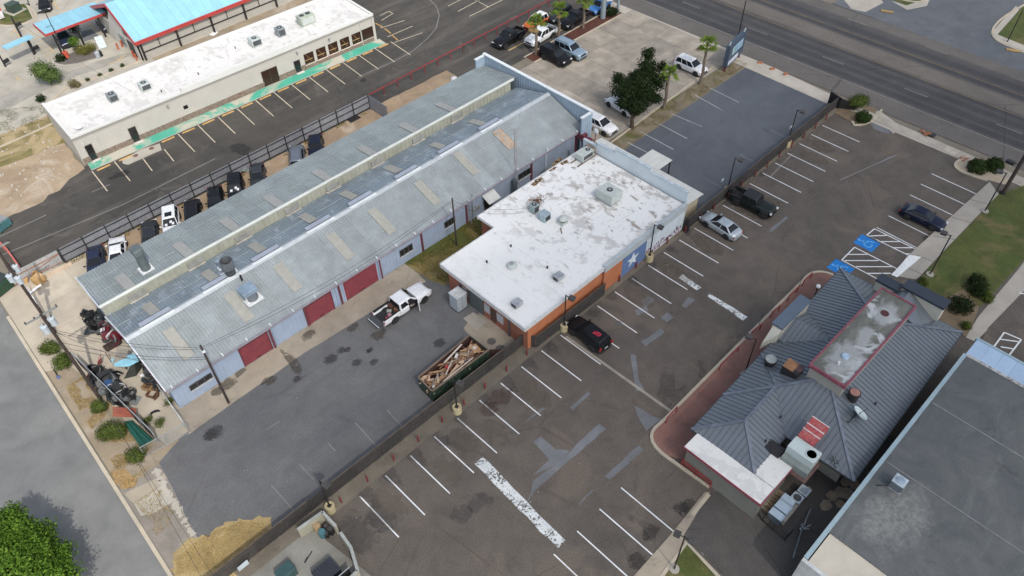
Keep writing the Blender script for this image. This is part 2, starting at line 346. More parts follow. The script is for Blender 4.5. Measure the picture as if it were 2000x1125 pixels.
sheet('drive_lane', G_LANE, P((0, 222), (60, 190), (140, 152), (205, 132), (268, 102), (262, 97), (190, 120), (132, 141), (104, 128), (90, 150), (40, 175), (0, 190)))
sheet('corner_lawn_soil', ground('dry_lawn', (.14, .13, .045), (.22, .175, .085), (.08, .08, .03), .3, .2, .35, patch=(.33, .26, .15), patch_amt=.42, grain=20, mott=.5), wob([(4, 107.5), (17.4, 106.9), (16.2, 103.4), (15.4, 99.5), (-2, 101)], .3))
green = sheet('green_walk', G_GREEN, [(15.3, 91.4), (59.6, 89.2), (59.7, 90.9), (15.5, 93.0)], z=.10)
b = MB(); b.prism([(15.25, 91.35), (59.65, 89.15), (59.75, 90.95), (15.45, 93.05)], 0, .096); struct('walk_step', b, G_WALK)
# main road and its walks, a little out of square with the lots as in the photo
def RX(Y): return 97.0+(56-Y)*.027
def road_strip(name, a, b_, m, y0=-120, y1=190, z=None, parent=None): return sheet(name, m, [(RX(y0)+a, y0), (RX(y0)+b_, y0), (RX(y1)+b_, y1), (RX(y1)+a, y1)], z, parent)
front_walk = sheet('front_walk', G_WALK, [(91.2, 75), (94, 75), (93.9, 47), (93.2, 34), (93.0, 9), (93.0, -60), (91.2, -60), (91.4, 16), (90.9, 33)])
road = road_strip('main_road', -3.6, 18.8, G_ROAD)
side = sheet('side_street', G_SIDE, [(116.2, 48), (117.4, -60), (190, -60), (190, 46), (150, 44)])
# far side: kerbed lawn corners
sheet('far_lawn_soil', G_GRASS, wob(P((1728, -6), (1770, 11), (1800, 2), (1812, -40), (1720, -40)), .1))
sheet('far_lawn_soil.001', G_GRASS, wob(P((1944, 72), (2002, 92), (2060, 100), (2060, -20), (2010, 0)), .1))
def kerb(name, px, h=.14, wd=.3, parent=None, m=None, world=False):
    pts = [Vector((p[0], p[1], 0)) for p in (px if world else P(*px))]
    b = MB(); L = []; Rr = []
    for i, p in enumerate(pts):
        d = (pts[min(i+1, len(pts)-1)]-pts[max(i-1, 0)]).normalized(); n = Vector((-d.y, d.x, 0))*wd/2
        L.append(p+n); Rr.append(p-n)
    for i in range(len(pts)-1):
        b.hexa([L[i], L[i+1], Rr[i+1], Rr[i]], [q+Vector((0, 0, h)) for q in (L[i], L[i+1], Rr[i+1], Rr[i])])
    return struct(name, b, m or KERB, parent)
def arc(a, c, b_, n=7):
    a, c, b_ = Vector(a), Vector(c), Vector(b_)
    return [tuple(a*(1-t)**2+c*2*t*(1-t)+b_*t*t) for t in [i/n for i in range(n+1)]]
kerb('kerb', [(KX(y), y) for y in range(20, 80, 6)], .12, .3, world=True)
kerb('kerb.001', arc((1735, -8), (1815, 22), (1830, -20), 8))
sheet('far_walk', G_WALK, P((1640, -10), (1663, 18), (1690, 24), (1725, 6), (1700, -30)))
sheet('far_walk.001', G_WALK, P((1740, 2), (1772, 20), (1810, 12), (1830, -30), (1812, -30), (1798, 2), (1770, 11)))
sheet('far_walk.002', G_WALK, P((1934, 66), (1944, 78), (2010, 105), (2010, 93), (1948, 68), (1990, 20), (1984, 12)))
kerb('kerb.002', arc((2010, 5), (1895, 62), (1962, 88), 8)+[(2010, 108)])
# marks on the main road
MK = [0]
def up():
    MK[0] += 1; return (MK[0] % 37)*.0001
def stripe(parent, a, b_, wd, m, name='road_marking', z=.10):
    z += up()
    a, b_ = Vector((a[0], a[1], 0)), Vector((b_[0], b_[1], 0)); d = (b_-a).normalized(); n = Vector((-d.y, d.x, 0))*wd/2
    return sheet(name, m, [a+n, b_+n, b_-n, a-n], z, parent)
ROADZ = .003
for y in range(-20, 150, 30): stripe(road, (RX(y), y), (RX(y+30), y+30), .14, PAINT_OLD, z=ROADZ)
for off in (7.4, 12.5):
    for y in range(-20, 150, 30): stripe(road, (RX(y)+off, y), (RX(y+30)+off, y+30), .12, PAINT_YOLD, z=ROADZ)
for off, ph in ((3.7, 1), (16.2, 4)):
    for k in range(-2, 12): y = ph+k*12.2; stripe(road, (RX(y)+off, y), (RX(y+3.2)+off, y+3.2), .13, PAINT_OLD, z=ROADZ)
# stall lines of the main lot
X0, Y0, LS, ST = 12.175, 32.1, 5.17, 2.74
MZ = .003
for i in range(-1, 28):
    if i < 0: continue
    x = X0+i*ST
    stripe(lot, (x, Y0), (x+.05, Y0-LS), .11, PAINT, 'parking_line', MZ)
for i in range(0, 5): x = 28.28-i*ST; stripe(lot, (x, 17.15), (x, 11.6), .11, PAINT, 'parking_line', MZ)
for i in range(0, 6):
    if i == 3: continue
    x = 86.4-i*ST+.35*(i > 3); stripe(lot, (x, 17.7), (x, 12.35), .11, PAINT, 'parking_line', MZ)
def pstripe(parent, a, b_, wd, m, name='parking_line', z=None): return stripe(parent, g(*a), g(*b_), wd, m, name, z or MZ)
# blue accessible bays, hatched aisles
def hatch(corners, bars):
    c = [g(*q) for q in corners]
    for i in range(4):
        if i != 3: stripe(lot, c[i], c[(i+1) % 4], .13, PAINT, 'aisle_line', MZ)
    for a, b_ in bars: pstripe(lot, a, b_, .14, PAINT, 'aisle_line', MZ+.004)
hatch([(1777, 500), (1693, 459), (1708, 447), (1795, 490)], [((1699, 461), (1731, 460)), ((1721, 472), (1759, 472)), ((1743, 484), (1782, 484)), ((1770, 496), (1787, 496))])
hatch([(1712, 544), (1644, 508), (1669, 483), (1752, 525)], [((1656, 497), (1694, 497)), ((1650, 509), (1716, 509)), ((1672, 521), (1742, 521)), ((1694, 534), (1740, 534))])
BZ = .006
LZ = max(v.co.z for v in lot.data.vertices)+BZ+.004
def wheelchair(px, hd):
    c = g(*px); s = sheet('accessible_bay_sign', PAINT_BLUE, [(c.x+a*math.cos(hd)-q*math.sin(hd), c.y+a*math.sin(hd)+q*math.cos(hd)) for a, q in ((-.95, -1.1), (.95, -1.1), (.95, 1.1), (-.95, 1.1))], BZ, lot)
    m = plain('pale_blue_paint', (.12, .38, .72), .8)
    def W(a, q): return (c.x+a*math.cos(hd)-q*math.sin(hd), c.y+a*math.sin(hd)+q*math.cos(hd))
    ring = [W(-.12+.42*math.cos(t*PI/8), -.2+.42*math.sin(t*PI/8)) for t in range(3, 15)]
    bb = MB()
    def seg(p, q, wd=.13):
        p, q = Vector((*p, 0)), Vector((*q, 0)); d = (q-p).normalized(); n = Vector((-d.y, d.x, 0))*wd/2
        bb.poly([(v.x, v.y, LZ) for v in (p+n, q+n, q-n, p-n)])
    for p, q in zip(ring, ring[1:]): seg(p, q)
    seg(W(-.1, .75), W(-.05, .1)); seg(W(-.05, .1), W(.4, .05)); seg(W(.4, .05), W(.62, -.55)); seg(W(-.08, .45), W(.3, .45), .1)
    bb.poly([(*W(-.1+.15*math.cos(t*PI/4), .85+.15*math.sin(t*PI/4)), LZ) for t in range(8)])
    struct('wheelchair_symbol', bb, m, lot, fix=False)
wheelchair((1693, 475), rad(0)); wheelchair((1642, 524), rad(0))
# worn white bands and asphalt repairs
def band(px, m, name='worn_band', amp=.12, z=None, parent=None): return sheet(name, m, wob(P(*px), amp, .5), (z or MZ)+up(), parent or lot)
band([(942, 892), (926, 906), (1090, 1071), (1104, 1056)], PAINT_BAND); band([(1334, 536), (1326, 543), (1361, 567), (1369, 561)], PAINT_BAND)
band([(1386, 573), (1382, 579), (1452, 626), (1460, 619)], PAINT_BAND)
for q in ([(1171, 827), (1183, 838), (1040, 962), (1028, 985), (1042, 940), (1098, 895), (1115, 880)], [(1041, 862), (1056, 852), (1085, 876), (1112, 879), (1097, 897), (1068, 916), (1041, 930), (1072, 897)],
          [(1245, 870), (1257, 879), (1191, 937), (1182, 930)], [(1154, 957), (1163, 954), (1126, 992)], [(1290, 641), (1299, 648), (1262, 677), (1252, 668)], [(1344, 580), (1358, 586), (1339, 601), (1331, 597)],
          [(1303, 611), (1315, 620), (1302, 629), (1291, 621)], [(1240, 793), (1256, 800), (1275, 814), (1292, 818), (1262, 842), (1250, 820)], [(1148, 764), (1153, 769), (1120, 800), (1114, 796)],
          [(1535, 422), (1539, 425), (1508, 453), (1502, 450)], [(1252, 588), (1266, 578), (1277, 586), (1262, 600)], [(1238, 606), (1262, 598), (1266, 608), (1244, 616)], [(1060, 795), (1066, 798), (1020, 830)], [(1232, 690), (1243, 694), (1246, 740), (1258, 762), (1242, 765), (1234, 720)], [(1740, 305), (1745, 307), (1690, 330)]):
    band(q, G_PATCH, 'asphalt_patch', .13)
rub = MB(); rq = random.Random(8)
for i in range(170):
    c_ = g(rq.uniform(0, 170), rq.uniform(225, 420)); s_ = rq.uniform(.05, .28)
    if c_.x > 14.5 or c_.y < 92.5: continue
    rub.cbox((c_.x, c_.y, LAY[0]*.002+s_*.2), s_*rq.uniform(.7, 1.5), s_, s_*.5, rq.uniform(0, 3))
o_ = struct('rubble', rub, G_WALK, kind='stuff'); o_['label'] = 'pale rubble scattered over the dirt lot at the left edge'
G_WETDARK = ground('dark_patch', (.028, .028, .028), (.04, .038, .036), (.01, .01, .01), .2, .3, .3, grain=40)
for q in ([(1280, 770), (1300, 700), (1312, 712), (1322, 760), (1345, 745), (1335, 790), (1300, 800)], [(1360, 700), (1372, 705), (1380, 750), (1366, 748)]): band(q, decal('tyre_wear', (.055, .047, .038), .26, .8, 1.1), 'tyre_mark', .35)
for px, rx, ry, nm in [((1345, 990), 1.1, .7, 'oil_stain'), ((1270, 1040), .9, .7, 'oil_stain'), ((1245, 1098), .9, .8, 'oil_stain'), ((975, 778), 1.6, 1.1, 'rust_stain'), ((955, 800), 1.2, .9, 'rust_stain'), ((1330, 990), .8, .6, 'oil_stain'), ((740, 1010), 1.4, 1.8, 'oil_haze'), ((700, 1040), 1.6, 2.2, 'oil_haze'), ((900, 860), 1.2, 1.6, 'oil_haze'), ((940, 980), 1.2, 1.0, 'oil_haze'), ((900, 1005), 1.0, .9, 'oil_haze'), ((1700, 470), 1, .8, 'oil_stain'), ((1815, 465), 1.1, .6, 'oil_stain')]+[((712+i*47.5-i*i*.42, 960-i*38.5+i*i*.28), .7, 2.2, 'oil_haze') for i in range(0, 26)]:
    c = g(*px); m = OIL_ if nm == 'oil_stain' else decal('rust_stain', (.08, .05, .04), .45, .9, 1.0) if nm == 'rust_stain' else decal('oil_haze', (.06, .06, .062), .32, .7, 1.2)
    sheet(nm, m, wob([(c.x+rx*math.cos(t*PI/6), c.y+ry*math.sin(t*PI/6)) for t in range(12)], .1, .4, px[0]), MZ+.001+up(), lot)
for i in range(18):      # pale dust in the middle of the bays
    c = Vector((X0+(RND.randrange(27)+.5)*ST, 29.6+U(-1, .4), 0)); sheet('dust_stain', decal('dust_stain', (.155, .128, .10), .4, .6, 1.1), wob([(c.x+1.2*math.cos(t*PI/6), c.y+2.0*math.sin(t*PI/6)) for t in range(12)], .1, .4, i), MZ+.0015+up(), lot)
pstripe(lot, (1105, 657), (1310, 803), .28, ground('dusty_joint', (.31, .28, .24), (.25, .22, .18), (.1, .1, .1), .2, .4, .2), 'repair_strip', MZ-.002)
pstripe(lot, (1548, 300), (1505, 345), .12, PAINT_OLD, 'faded_line'); pstripe(lot, (1752, 302), (1640, 352), .12, PAINT_OLD, 'faded_line')
# strip of kerbed concrete between the lot and the picket fence
b = MB(); b.prism([(1.5, 32.35), (90.4, 32.35), (90.5, 33.6), (1.2, 33.8)], 0, .05); struct('fence_strip', b, ground('strip_concrete', (.155, .135, .105), (.12, .105, .085), (.05, .045, .04), .35, .3, .25, dust=(.25, .22, .17), dust_amt=.25, grain=40))
# faded stalls in the side lot and the truck yard
for i, (a, b_) in enumerate([((1386, 172), (1443, 200)), ((1358, 186), (1415, 218)), ((1311, 222), (1372, 248)), ((1280, 238), (1342, 271)), ((1252, 258), (1315, 292)), ((1225, 278), (1264, 298)), ((1506, 254), (1536, 270)), ((1445, 302), (1473, 316)), ((1380, 350), (1410, 367))]):
    pstripe(slate, a, b_, .11, PAINT_WORN if i < 6 else PAINT_OLD, z=MZ)
for a, b_ in [((694, 826), (743, 880)), ((640, 865), (655, 881)), ((585, 907), (612, 936)), ((530, 948), (576, 1000)), ((520, 840), (547, 822)), ((755, 800), (790, 838))]: pstripe(truck, a, b_, .08, PAINT_OLD, z=MZ)
OIL = decal('oil_stain', (.045, .045, .047), .6, 4.5, .9)
for px, r in [((667, 684), .38), ((679, 683), .3), ((646, 702), .55), ((697, 708), .42), ((730, 707), .35), ((722, 684), .3), ((858, 670), .5), ((417, 846), .7), ((410, 851), .5), ((580, 740), .35), ((720, 686), .2)]:
    c = g(*px); sheet('oil_stain', OIL, wob([(c.x+1.45*r*math.cos(t*PI/8), c.y+1.2*r*math.sin(t*PI/8)) for t in range(16)], .05*r, .3, r*9), MZ+.002+up(), truck)
for px in [(740, 655), (690, 640), (604, 655), (525, 745), (470, 728), (425, 765), (445, 748)]:
    c = g(*px); r = U(.7, 1.3); sheet('oil_stain', decal('apron_stain', (.085, .07, .055), .6, 1.5, 1.0), wob([(c.x+r*math.cos(t*PI/5), c.y+r*.7*math.sin(t*PI/5)) for t in range(10)], .22*r, .3, r*7), .004+up(), apron)
band([(546, 684), (560, 680), (606, 730), (584, 744)], MATS['apron_stain'], 'oil_stain', .1, .004, apron)
# slabs with recessed joints on the concrete lot, walks and yard
def slabs(parent, name, m, x0, x1, y0, y1, nx, ny, z0=.05, gap=.035, test=None):
    dx, dy = (x1-x0)/nx, (y1-y0)/ny
    b = MB(); b.box(-dx/2+gap/2, dx/2-gap/2, -dy/2+gap/2, dy/2-gap/2, -.1, 0); me = b.mesh(name)
    me.materials.append(m)
    for i in range(nx):
        for j in range(ny):
            cx, cy = x0+dx*(i+.5), y0+dy*(j+.5)
            if test and not test(cx, cy): continue
            o = link(name, me, m, parent, (cx, cy, z0+U(-.006, .006)))
slabs(dealer, 'concrete_slab', M('slab_face', (.31, .275, .225), .9, var=.3, vs=.5, fine=.18, fs=14, c2=(.19, .175, .155), amt=.32, perobj=.1), 61.4, 92.9, 50.0, 69.3, 8, 5)
slabs(front_walk, 'walk_slab', M('walk_face', (.37, .335, .28), .9, var=.2, vs=.8, fine=.15, fs=14, c2=(.27, .25, .21), amt=.3, perobj=.12), 91.6, 93.1, 9, 32, 1, 14, .075)
slabs(yard, 'concrete_slab', M('yard_face', (.42, .37, .295), .9, var=.16, vs=.6, fine=.12, fs=16, c2=(.31, .265, .205), amt=.3, perobj=.08), 1.5, 5.6, 52, 77, 1, 6, .055)
# lawn walk beside the right-hand lot
lw = MB(); lw.prism([tuple(g(*q)[:2]) for q in ((1932, 356), (1770, 503), (1742, 538), (1790, 547), (1834, 500), (1912, 419), (1950, 380))], 0, .1)
lawn_walk = struct('lawn_walk', lw, G_CONC)
for q in ((1892, 390, 1935, 402), (1858, 425, 1900, 438), (1822, 462, 1868, 470), (1790, 500, 1822, 512), (1768, 522, 1806, 540)):
    stripe(lawn_walk, g(*q[:2]), g(*q[2:]), .08, ground('joint', (.12, .11, .1), (.1, .1, .09)), 'walk_joint', .003)
band([(1776, 499), (1799, 503), (1752, 543), (1740, 538)], plain('white_ramp_paint', (.66, .68, .67), .8), 'ramp_paint', .03, .004, lawn_walk)
lawn = sheet('lawn_soil', G_GRASS, P((1950, 381), (1912, 421), (1834, 502), (1792, 549), (1798, 575), (1850, 585), (1880, 570), (1915, 600), (2002, 505), (2030, 460), (2030, 350)))
sheet('planting_bed', ground('bed_soil', (.20, .15, .095), (.15, .115, .075), (.07, .055, .04), .3, .4, .3, dust=(.36, .3, .22), dust_amt=.35, grain=26), P((1780, 548), (1800, 578), (1850, 582), (1882, 566), (1912, 600), (1890, 660), (1850, 640), (1760, 560)))
rw = sheet('right_walk', G_CONC, P((2010, 498), (1990, 525), (1908, 622), (1886, 660), (1905, 668), (2015, 560)))
sheet('corner_lot', G_LOT, P((2012, 556), (1930, 640), (1915, 668), (1990, 740), (2080, 760), (2080, 560)))
for a, b_ in [((1961, 650), (1994, 664)), ((1961, 650), (1938, 682)), ((1994, 664), (1968, 698)), ((1952, 663), (1988, 668)), ((1954, 678), (1978, 682)), ((1990, 573), (2010, 576))]: pstripe(rw, a, b_, .14, PAINT, 'parking_line', MZ)
# rounded island with the round bushes, another at the fence end
isl = sheet('planter_island', ground('island_gravel', (.40, .33, .245), (.36, .30, .225), (.2, .16, .12), .15, .5, .2, grain=26), P(*arc((1900, 305), (1845, 318), (1880, 335), 6), (1928, 352), (1965, 362), (1985, 345), (1940, 320)))
kerb('kerb.003', arc((1895, 306), (1842, 320), (1882, 338), 8)+[(1928, 354)])
kerb('kerb.004', [(1664, 238)]+arc((1668, 245), (1700, 248), (1722, 215), 6), m=KERB)
sheet('fence_end_bed', ground('bed_soil', (.2,)*3, (.2,)*3), P((1630, 222), (1668, 242), (1700, 240), (1714, 214), (1660, 195), (1640, 206)))
band([(1640, 190), (1655, 205), (1720, 218), (1760, 248), (1745, 262), (1720, 236), (1636, 205)], G_WALK, 'driveway_apron', .1, .004, front_walk)
band([(1700, 238), (1740, 250), (1738, 262), (1706, 252)], G_PATCH, 'asphalt_patch', .1, MZ)
# brick walk round the restaurant, with its kerb
bw = P((1270, 858), (1274, 842), (1300, 822), (1440, 680), (1575, 546), (1590, 533), (1605, 530), (1626, 538), (1660, 556), (1390, 850), (1340, 900), (1300, 890))
b = MB(); b.prism(bw, 0, .12); brick_walk = struct('brick_walk', b, G_PAVER)
kerb('kerb.005', [(1385, 952), (1300, 892)]+arc((1290, 884), (1255, 852), (1288, 829), 6)+[(1300, 818), (1440, 676), (1570, 547)]+arc((1574, 542), (1592, 524), (1627, 538), 6), .15, .28)
# low corner south of the restaurant
sheet('service_yard', ground('service_asphalt', (.088, .081, .073), (.072, .067, .062), (.04, .04, .04), .1, .2, .35, dust=(.20, .19, .175), dust_amt=.24, crack=.5, crack_scale=.2, grain=36), P((1386, 962), (1330, 1048), (1352, 1060), (1420, 1130), (1640, 1150), (1840, 880), (1700, 840), (1560, 850), (1480, 960)))
sheet('corner_walk', G_APRON, P((1386, 962), (1376, 962), (1312, 1042), (1225, 1140), (1290, 1140), (1340, 1060), (1334, 1048)))
sheet('corner_lawn', G_GRASS, P((1341, 1064), (1292, 1130), (1404, 1130)))
kerb('kerb.006', [(1288, 1132), (1341, 1061), (1408, 1132)], .12, .3); kerb('kerb.007', [(1384, 966), (1352, 1006)], .12, .35)
band([(1366, 1060), (1385, 1052), (1400, 1075), (1396, 1090), (1372, 1084)], decal('spilt_paint', (.42, .43, .43), .9, 1.2, .8), 'paint_spill', .2, MZ+.02)
# enclosure slab, fence-side strip west
sheet('enclosure_pad', ground('pad_concrete', (.22, .215, .19), (.17, .165, .145), (.07, .065, .06), .35, .25, .16, dust=(.36, .35, .32), dust_amt=.3, grain=40), [(-2, 32.6), (7.6, 32.6), (8.7, 26), (8.2, 20), (-2, 20)])
# concrete apron to the street, broken asphalt beside it
band([(322, 945), (262, 985), (276, 1008), (305, 1000), (338, 980)], G_PALE, 'apron_slab', .1, .006, verge)
for k in range(46):
    t = k/45; c = g(308+t*75, 912+t*128); r = U(.12, .3)
    sheet('broken_slab', G_WALK, [(c.x-U(.1, .5)+r*math.cos(a+U(-.3, .3)), c.y+U(-.2, .2)+r*math.sin(a+U(-.3, .3))) for a in (0, 1.25, 2.5, 3.8, 5)], .008+k*.0002, verge)
band([(205, 925), (240, 915), (262, 930), (285, 925), (275, 950), (235, 955)], decal('orange_grass', (.40, .26, .11), .8, .9, .8), 'dry_patch', .3, .006, verge)
band([(312, 905), (285, 922), (228, 962), (262, 1012), (300, 1065), (332, 1118), (345, 1085), (392, 1040), (375, 1020), (335, 950)], ground('gravel_apron', (.235, .21, .18), (.20, .18, .155), (.10, .09, .08), .3, .3, .3, dust=(.33, .30, .26), dust_amt=.35, crack=.6, crack_scale=.5, grain=20), 'apron_gravel', .2, .0045, verge)
band([(330, 920), (300, 935), (240, 965), (262, 985), (320, 948)], G_APRON, 'apron_slab', .2, .005, verge)
# mulch strip by the dealer lot with its kerb
b = MB(); b.prism(P((1024, 113), (1043, 123), (1215, 28), (1200, 16)), 0, .1); mulch = struct('mulch_strip', b, G_MULCH)
kerb('kerb.008', [(1215, 28), (1043, 123), (1024, 113), (1200, 14)], .14, .22)
kerb('kerb.009', [(1190, 282), (1394, 131)], .12, .25)
for i, (a, b_) in enumerate([((993, 99), (1032, 78)), ((1057, 80), (1130, 40))]): pstripe(dlot, a, b_, .2, PAINT_YEL, 'parking_line', MZ)
# stalls along the beige building and the far bays
for i in range(17):
    t = i/16; ax = 15.2+t*45.3; ay = 91.2-t*2.05; L = 5.1
    if i in (2, 3): L = 3.2; ay -= 1.9
    stripe(upper, (ax, ay-.02), (ax-.35, ay-L), .12, PAINT_CREAM, 'parking_line', MZ)
for a, b_ in [((745, 40), (768, 26)), ((743, 55), (790, 40)), ((757, 72), (806, 51)), ((770, 83), (825, 64)), ((743, 30), (760, 22)), ((760, 22), (768, 27)), ((875, 12), (902, -2)), ((895, 22), (940, -2)), ((917, 32), (985, -2)), ((928, 0), (955, 14))]:
    pstripe(upper, a, b_, .12, PAINT_CREAM, z=MZ)
b = [g(*q) for q in ((835, -5), (852, 12), (858, 30), (852, 55), (835, 75), (806, 100), (770, 120), (700, 150))]
for a, c in zip(b, b[1:]): stripe(upper, a, c, .12, PAINT_OLD, 'worn_line', MZ)
stripe(upper, g(180, 375), g(215, 360), .1, PAINT_OLD, 'worn_line', MZ)
for a, c in [((0, 500), (240, 400)), ((240, 400), (420, 310)), ((0, 462), (90, 420))]: stripe(upper, g(*a), g(*c), .12, PAINT_OLD, 'worn_line', MZ)
for q in ([(440, 285), (470, 280), (500, 290), (478, 305), (455, 300)], [(205, 348), (245, 330), (262, 340), (215, 352)], [(700, 155), (712, 150), (718, 158), (706, 162)]): band(q, decal('dark_repair', (.034, .034, .034), .55, .9, .8), 'asphalt_patch', .15, MZ, upper)
band([(238, 312), (278, 291), (312, 280), (316, 293), (268, 314), (250, 322), (240, 320)], G_PALE, 'concrete_pad', .05, MZ+.004, upper)
for px in ((265, 304), (296, 290)): c = g(*px); sheet('manhole_cover', M('rust_iron', (.16, .09, .06), .8), [(c.x+.33*math.cos(t*PI/6), c.y+.33*math.sin(t*PI/6)) for t in range(12)], MZ+.012, upper)
for px, r in (((960, 667), .45), ((977, 682), .5)): c = g(*px); sheet('manhole_cover', M('iron_cover', (.10, .095, .09), .8), [(c.x+r*math.cos(t*PI/7), c.y+r*math.sin(t*PI/7)) for t in range(14)], MZ+.02, truck)
c = g(1207, 632); sheet('manhole_cover', M('iron_cover', (.1,)*3), [(c.x+.4*math.cos(t*PI/7), c.y+.4*math.sin(t*PI/7)) for t in range(14)], MZ+.01, lot)
band([(905, 640), (950, 600), (985, 640), (1010, 672), (960, 690), (925, 668)], G_APRON, 'concrete_pad', .25, MZ, truck)
band([(905, 622), (925, 610), (952, 628), (930, 645)], G_CONC, 'concrete_pad', .05, MZ+.006, truck)
# painted kerb stone and yellow lines at the drive-in
for a, b_ in [((230, 118), (245, 108)), ((213, 126), (240, 115)), ((30, 58), (46, 88)), ((20, 68), (30, 58)), ((98, 92), (104, 103)), ((104, 4), (116, 20)), ((173, 46), (186, 58)), ((30, 150), (42, 158))]: pstripe(drive, a, b_, .18, PAINT_YEL, 'drive_line', MZ)
for k in range(9): a = (50+k*6, 62+k*8); pstripe(drive, a, (a[0]+30-k*.5, a[1]-12), .12, PAINT_YEL, 'drive_line', MZ)
kerb('kerb.010', [(100, 118)]+arc((104, 124), (130, 138), (190, 118), 6)+[(262, 98)], .12, .5, m=G_PALE)
kerb('kerb.011', [(88, 210), (130, 172), (220, 142), (278, 120)], .14, .3)
kerb('kerb.012', [(0, 288), (60, 262), (108, 240)], .14, .3)
kerb('kerb.013', arc((70, 38), (74, 26), (52, 8), 5)+arc((68, 40), (30, 54), (0, 50), 5), .12, .3)
sheet('planting_bed.001', ground('bed_dark', (.11, .10, .09), (.14, .125, .11), (.05, .05, .05), .2, .5, .3), P((104, 122), (118, 128), (150, 124), (188, 114), (187, 92), (150, 100), (122, 112)))
sheet('corner_lawn_soil.001', G_GRASS, P((0, 48), (35, 50), (68, 34), (48, 8), (20, 12), (0, 30)))
band([(160, 62), (178, 58), (196, 72), (160, 84)], G_PATCH, 'oil_stain', .2, MZ, drive)
# ================================================================== BUILDINGS
GLASS = plain('dark_glass', (.016, .017, .018), .12, 0, .6)
GALV = M('galvanised_sheet', (.285, .315, .322), .5, .12, var=.16, vs=.7, fine=.08, fs=9, c2=(.245, .275, .285), amt=.42, perobj=.10)
GALV_N = M('galvanised_sheet_grey', (.245, .28, .282), .5, .12, var=.14, vs=.6, fine=.08, fs=9, c2=(.28, .31, .33), amt=.4, perobj=.09)
GALV_B = M('galvanised_sheet_blue', (.205, .25, .285), .5, .12, var=.15, vs=.5, fine=.08, fs=9, c2=(.35, .40, .455), amt=.42, perobj=.09)
SKYL = M('skylight_fibre', (.30, .295, .262), .5, var=.12, vs=2, fine=.1, c2=(.28, .27, .23), amt=.4)
BLUEWALL = M('pale_blue_siding', (.28, .34, .44), .6, var=.1, vs=.8, fine=.06, c2=(.27, .33, .43), amt=.3)
REDDOOR = M('red_roller_door', (.19, .038, .05), .55, var=.16, vs=1.2, fine=.08, c2=(.17, .025, .035), amt=.35)
REDTRIM = M('maroon_trim', (.13, .03, .04), .5, var=.2)
CREAMCAP = M('cream_cap', (.46, .485, .455), .5, var=.12, vs=.6)
CLERE = M('clerestory_siding', (.315, .315, .255), .6, var=.18, vs=.8, c2=(.30, .29, .22), amt=.4)
PARAP = M('parapet_blue', (.28, .36, .44), .55, var=.12, vs=.8, c2=(.23, .30, .37), amt=.35)
WHITECAP = M('white_cap', (.62, .66, .68), .5, var=.08)
DKSTEEL = M('black_steel', (.018, .017, .018), .5, var=.2)
ACGREY = M('unit_casing', (.42, .46, .44), .5, .1, var=.12, vs=2, c2=(.33, .36, .34), amt=.35)
ACDARK = M('unit_grille', (.05, .055, .06), .6, var=.3, fs=60, fine=.4)
LEAD = M('flashing_white', (.6, .62, .62), .6, var=.2, vs=4)

def slope_sheets(root, name, m, x0, x1, a, b, n, skew=(0, 0), rib=.3):
    """corrugated sheets from eave a=(Y,z) up to b=(Y,z), laid side by side along X; the west end runs out to a slant"""
    (ya, za), (yb, zb) = a, b; L = math.hypot(yb-ya, zb-za); ang = math.atan2(zb-za, yb-ya); w_ = (x1-x0)/n
    mb = MB(); k = max(3, round(w_/rib)); prof = []
    for i in range(k):
        u = -w_/2+w_*i/k; d = w_/k
        prof += [(u, 0), (u+d*.62, 0), (u+d*.72, .05), (u+d*.88, .05)]
    prof.append((w_/2, 0))
    top = [(u, 0, h) for u, h in prof]; end = [(u, L, h) for u, h in prof]; nn = len(prof)
    mb.v = [Vector(p) for p in top+end]
    for i in range(nn-1): mb.f.append([i, i+1, nn+i+1, nn+i])
    me = mb.mesh(name, fix=False); me.materials.append(m)
    for i in range(n):
        o = link(name, me, None, root); wm = Matrix.Translation((x0+w_*(i+.5), ya, za+U(-.008, .008))) @ Matrix.Rotation(ang, 4, 'X') @ Matrix.Rotation(U(-.0015, .0015), 4, 'Y')
        o.matrix_local = WM[root].inverted() @ wm
def on_slope(a, b, px, t_z):   # a point of a roof slope seen at this pixel
    (ya, za), (yb, zb) = a, b; d = sight(*px); k = (zb-za)/(yb-ya)
    t = (za+k*(EYE.y-ya)-EYE.z)/(d.z-k*d.y); return EYE+d*t
def slope_patch(root, name, m, c, a, b, lx, ls, lift=.07, th=.03):
    (ya, za), (yb, zb) = a, b; u = Vector((0, yb-ya, zb-za)).normalized(); n = Vector((0, -u.z, u.y)); n = n if n.z > 0 else -n; x = Vector((1, 0, 0))
    q = [c+x*(i*lx/2)+u*(j*ls/2)+n*lift for i, j in ((-1, -1), (1, -1), (1, 1), (-1, 1))]
    mb = MB(); mb.hexa(q, [p+n*th for p in q]); return mb.build(name, m, root)

# ------------------------------------------------------------------ the long metal warehouse
WX0, WX1 = 5.4, 60.9
SE_, RG, VL, CT, NE_ = (50.75, 3.3), (56.9, 5.4), (62.35, 3.95), (62.6, 5.15), (69.1, 4.3)
LAPM = M('lap_sheet', (.30, .33, .335), .5, .1, var=.3, vs=2)
wh = thing('warehouse', 'long corrugated metal warehouse with red roller doors and a pale blue side wall', 'warehouse', (33, 60, 0))
b = MB(); b.box(5.75, 60.6, 51.0, 51.25, 0, 3.28); b.build('wall', BLUEWALL, wh)
b = MB()                                          # west end wall, under the roof line
n = [(51.25, 0), (51.25, 3.3), (56.9, 5.3), (62.3, 3.85), (62.5, 5.0), (68.6, 4.2), (68.6, 0)]
b.hexa([(5.75, y, z) for y, z in n], [(5.95, y, z) for y, z in n]); b.build('end_wall', BLUEWALL, wh)
b = MB(); b.box(5.75, 60.6, 68.4, 68.6, 0, 4.2); b.build('wall', BLUEWALL, wh)
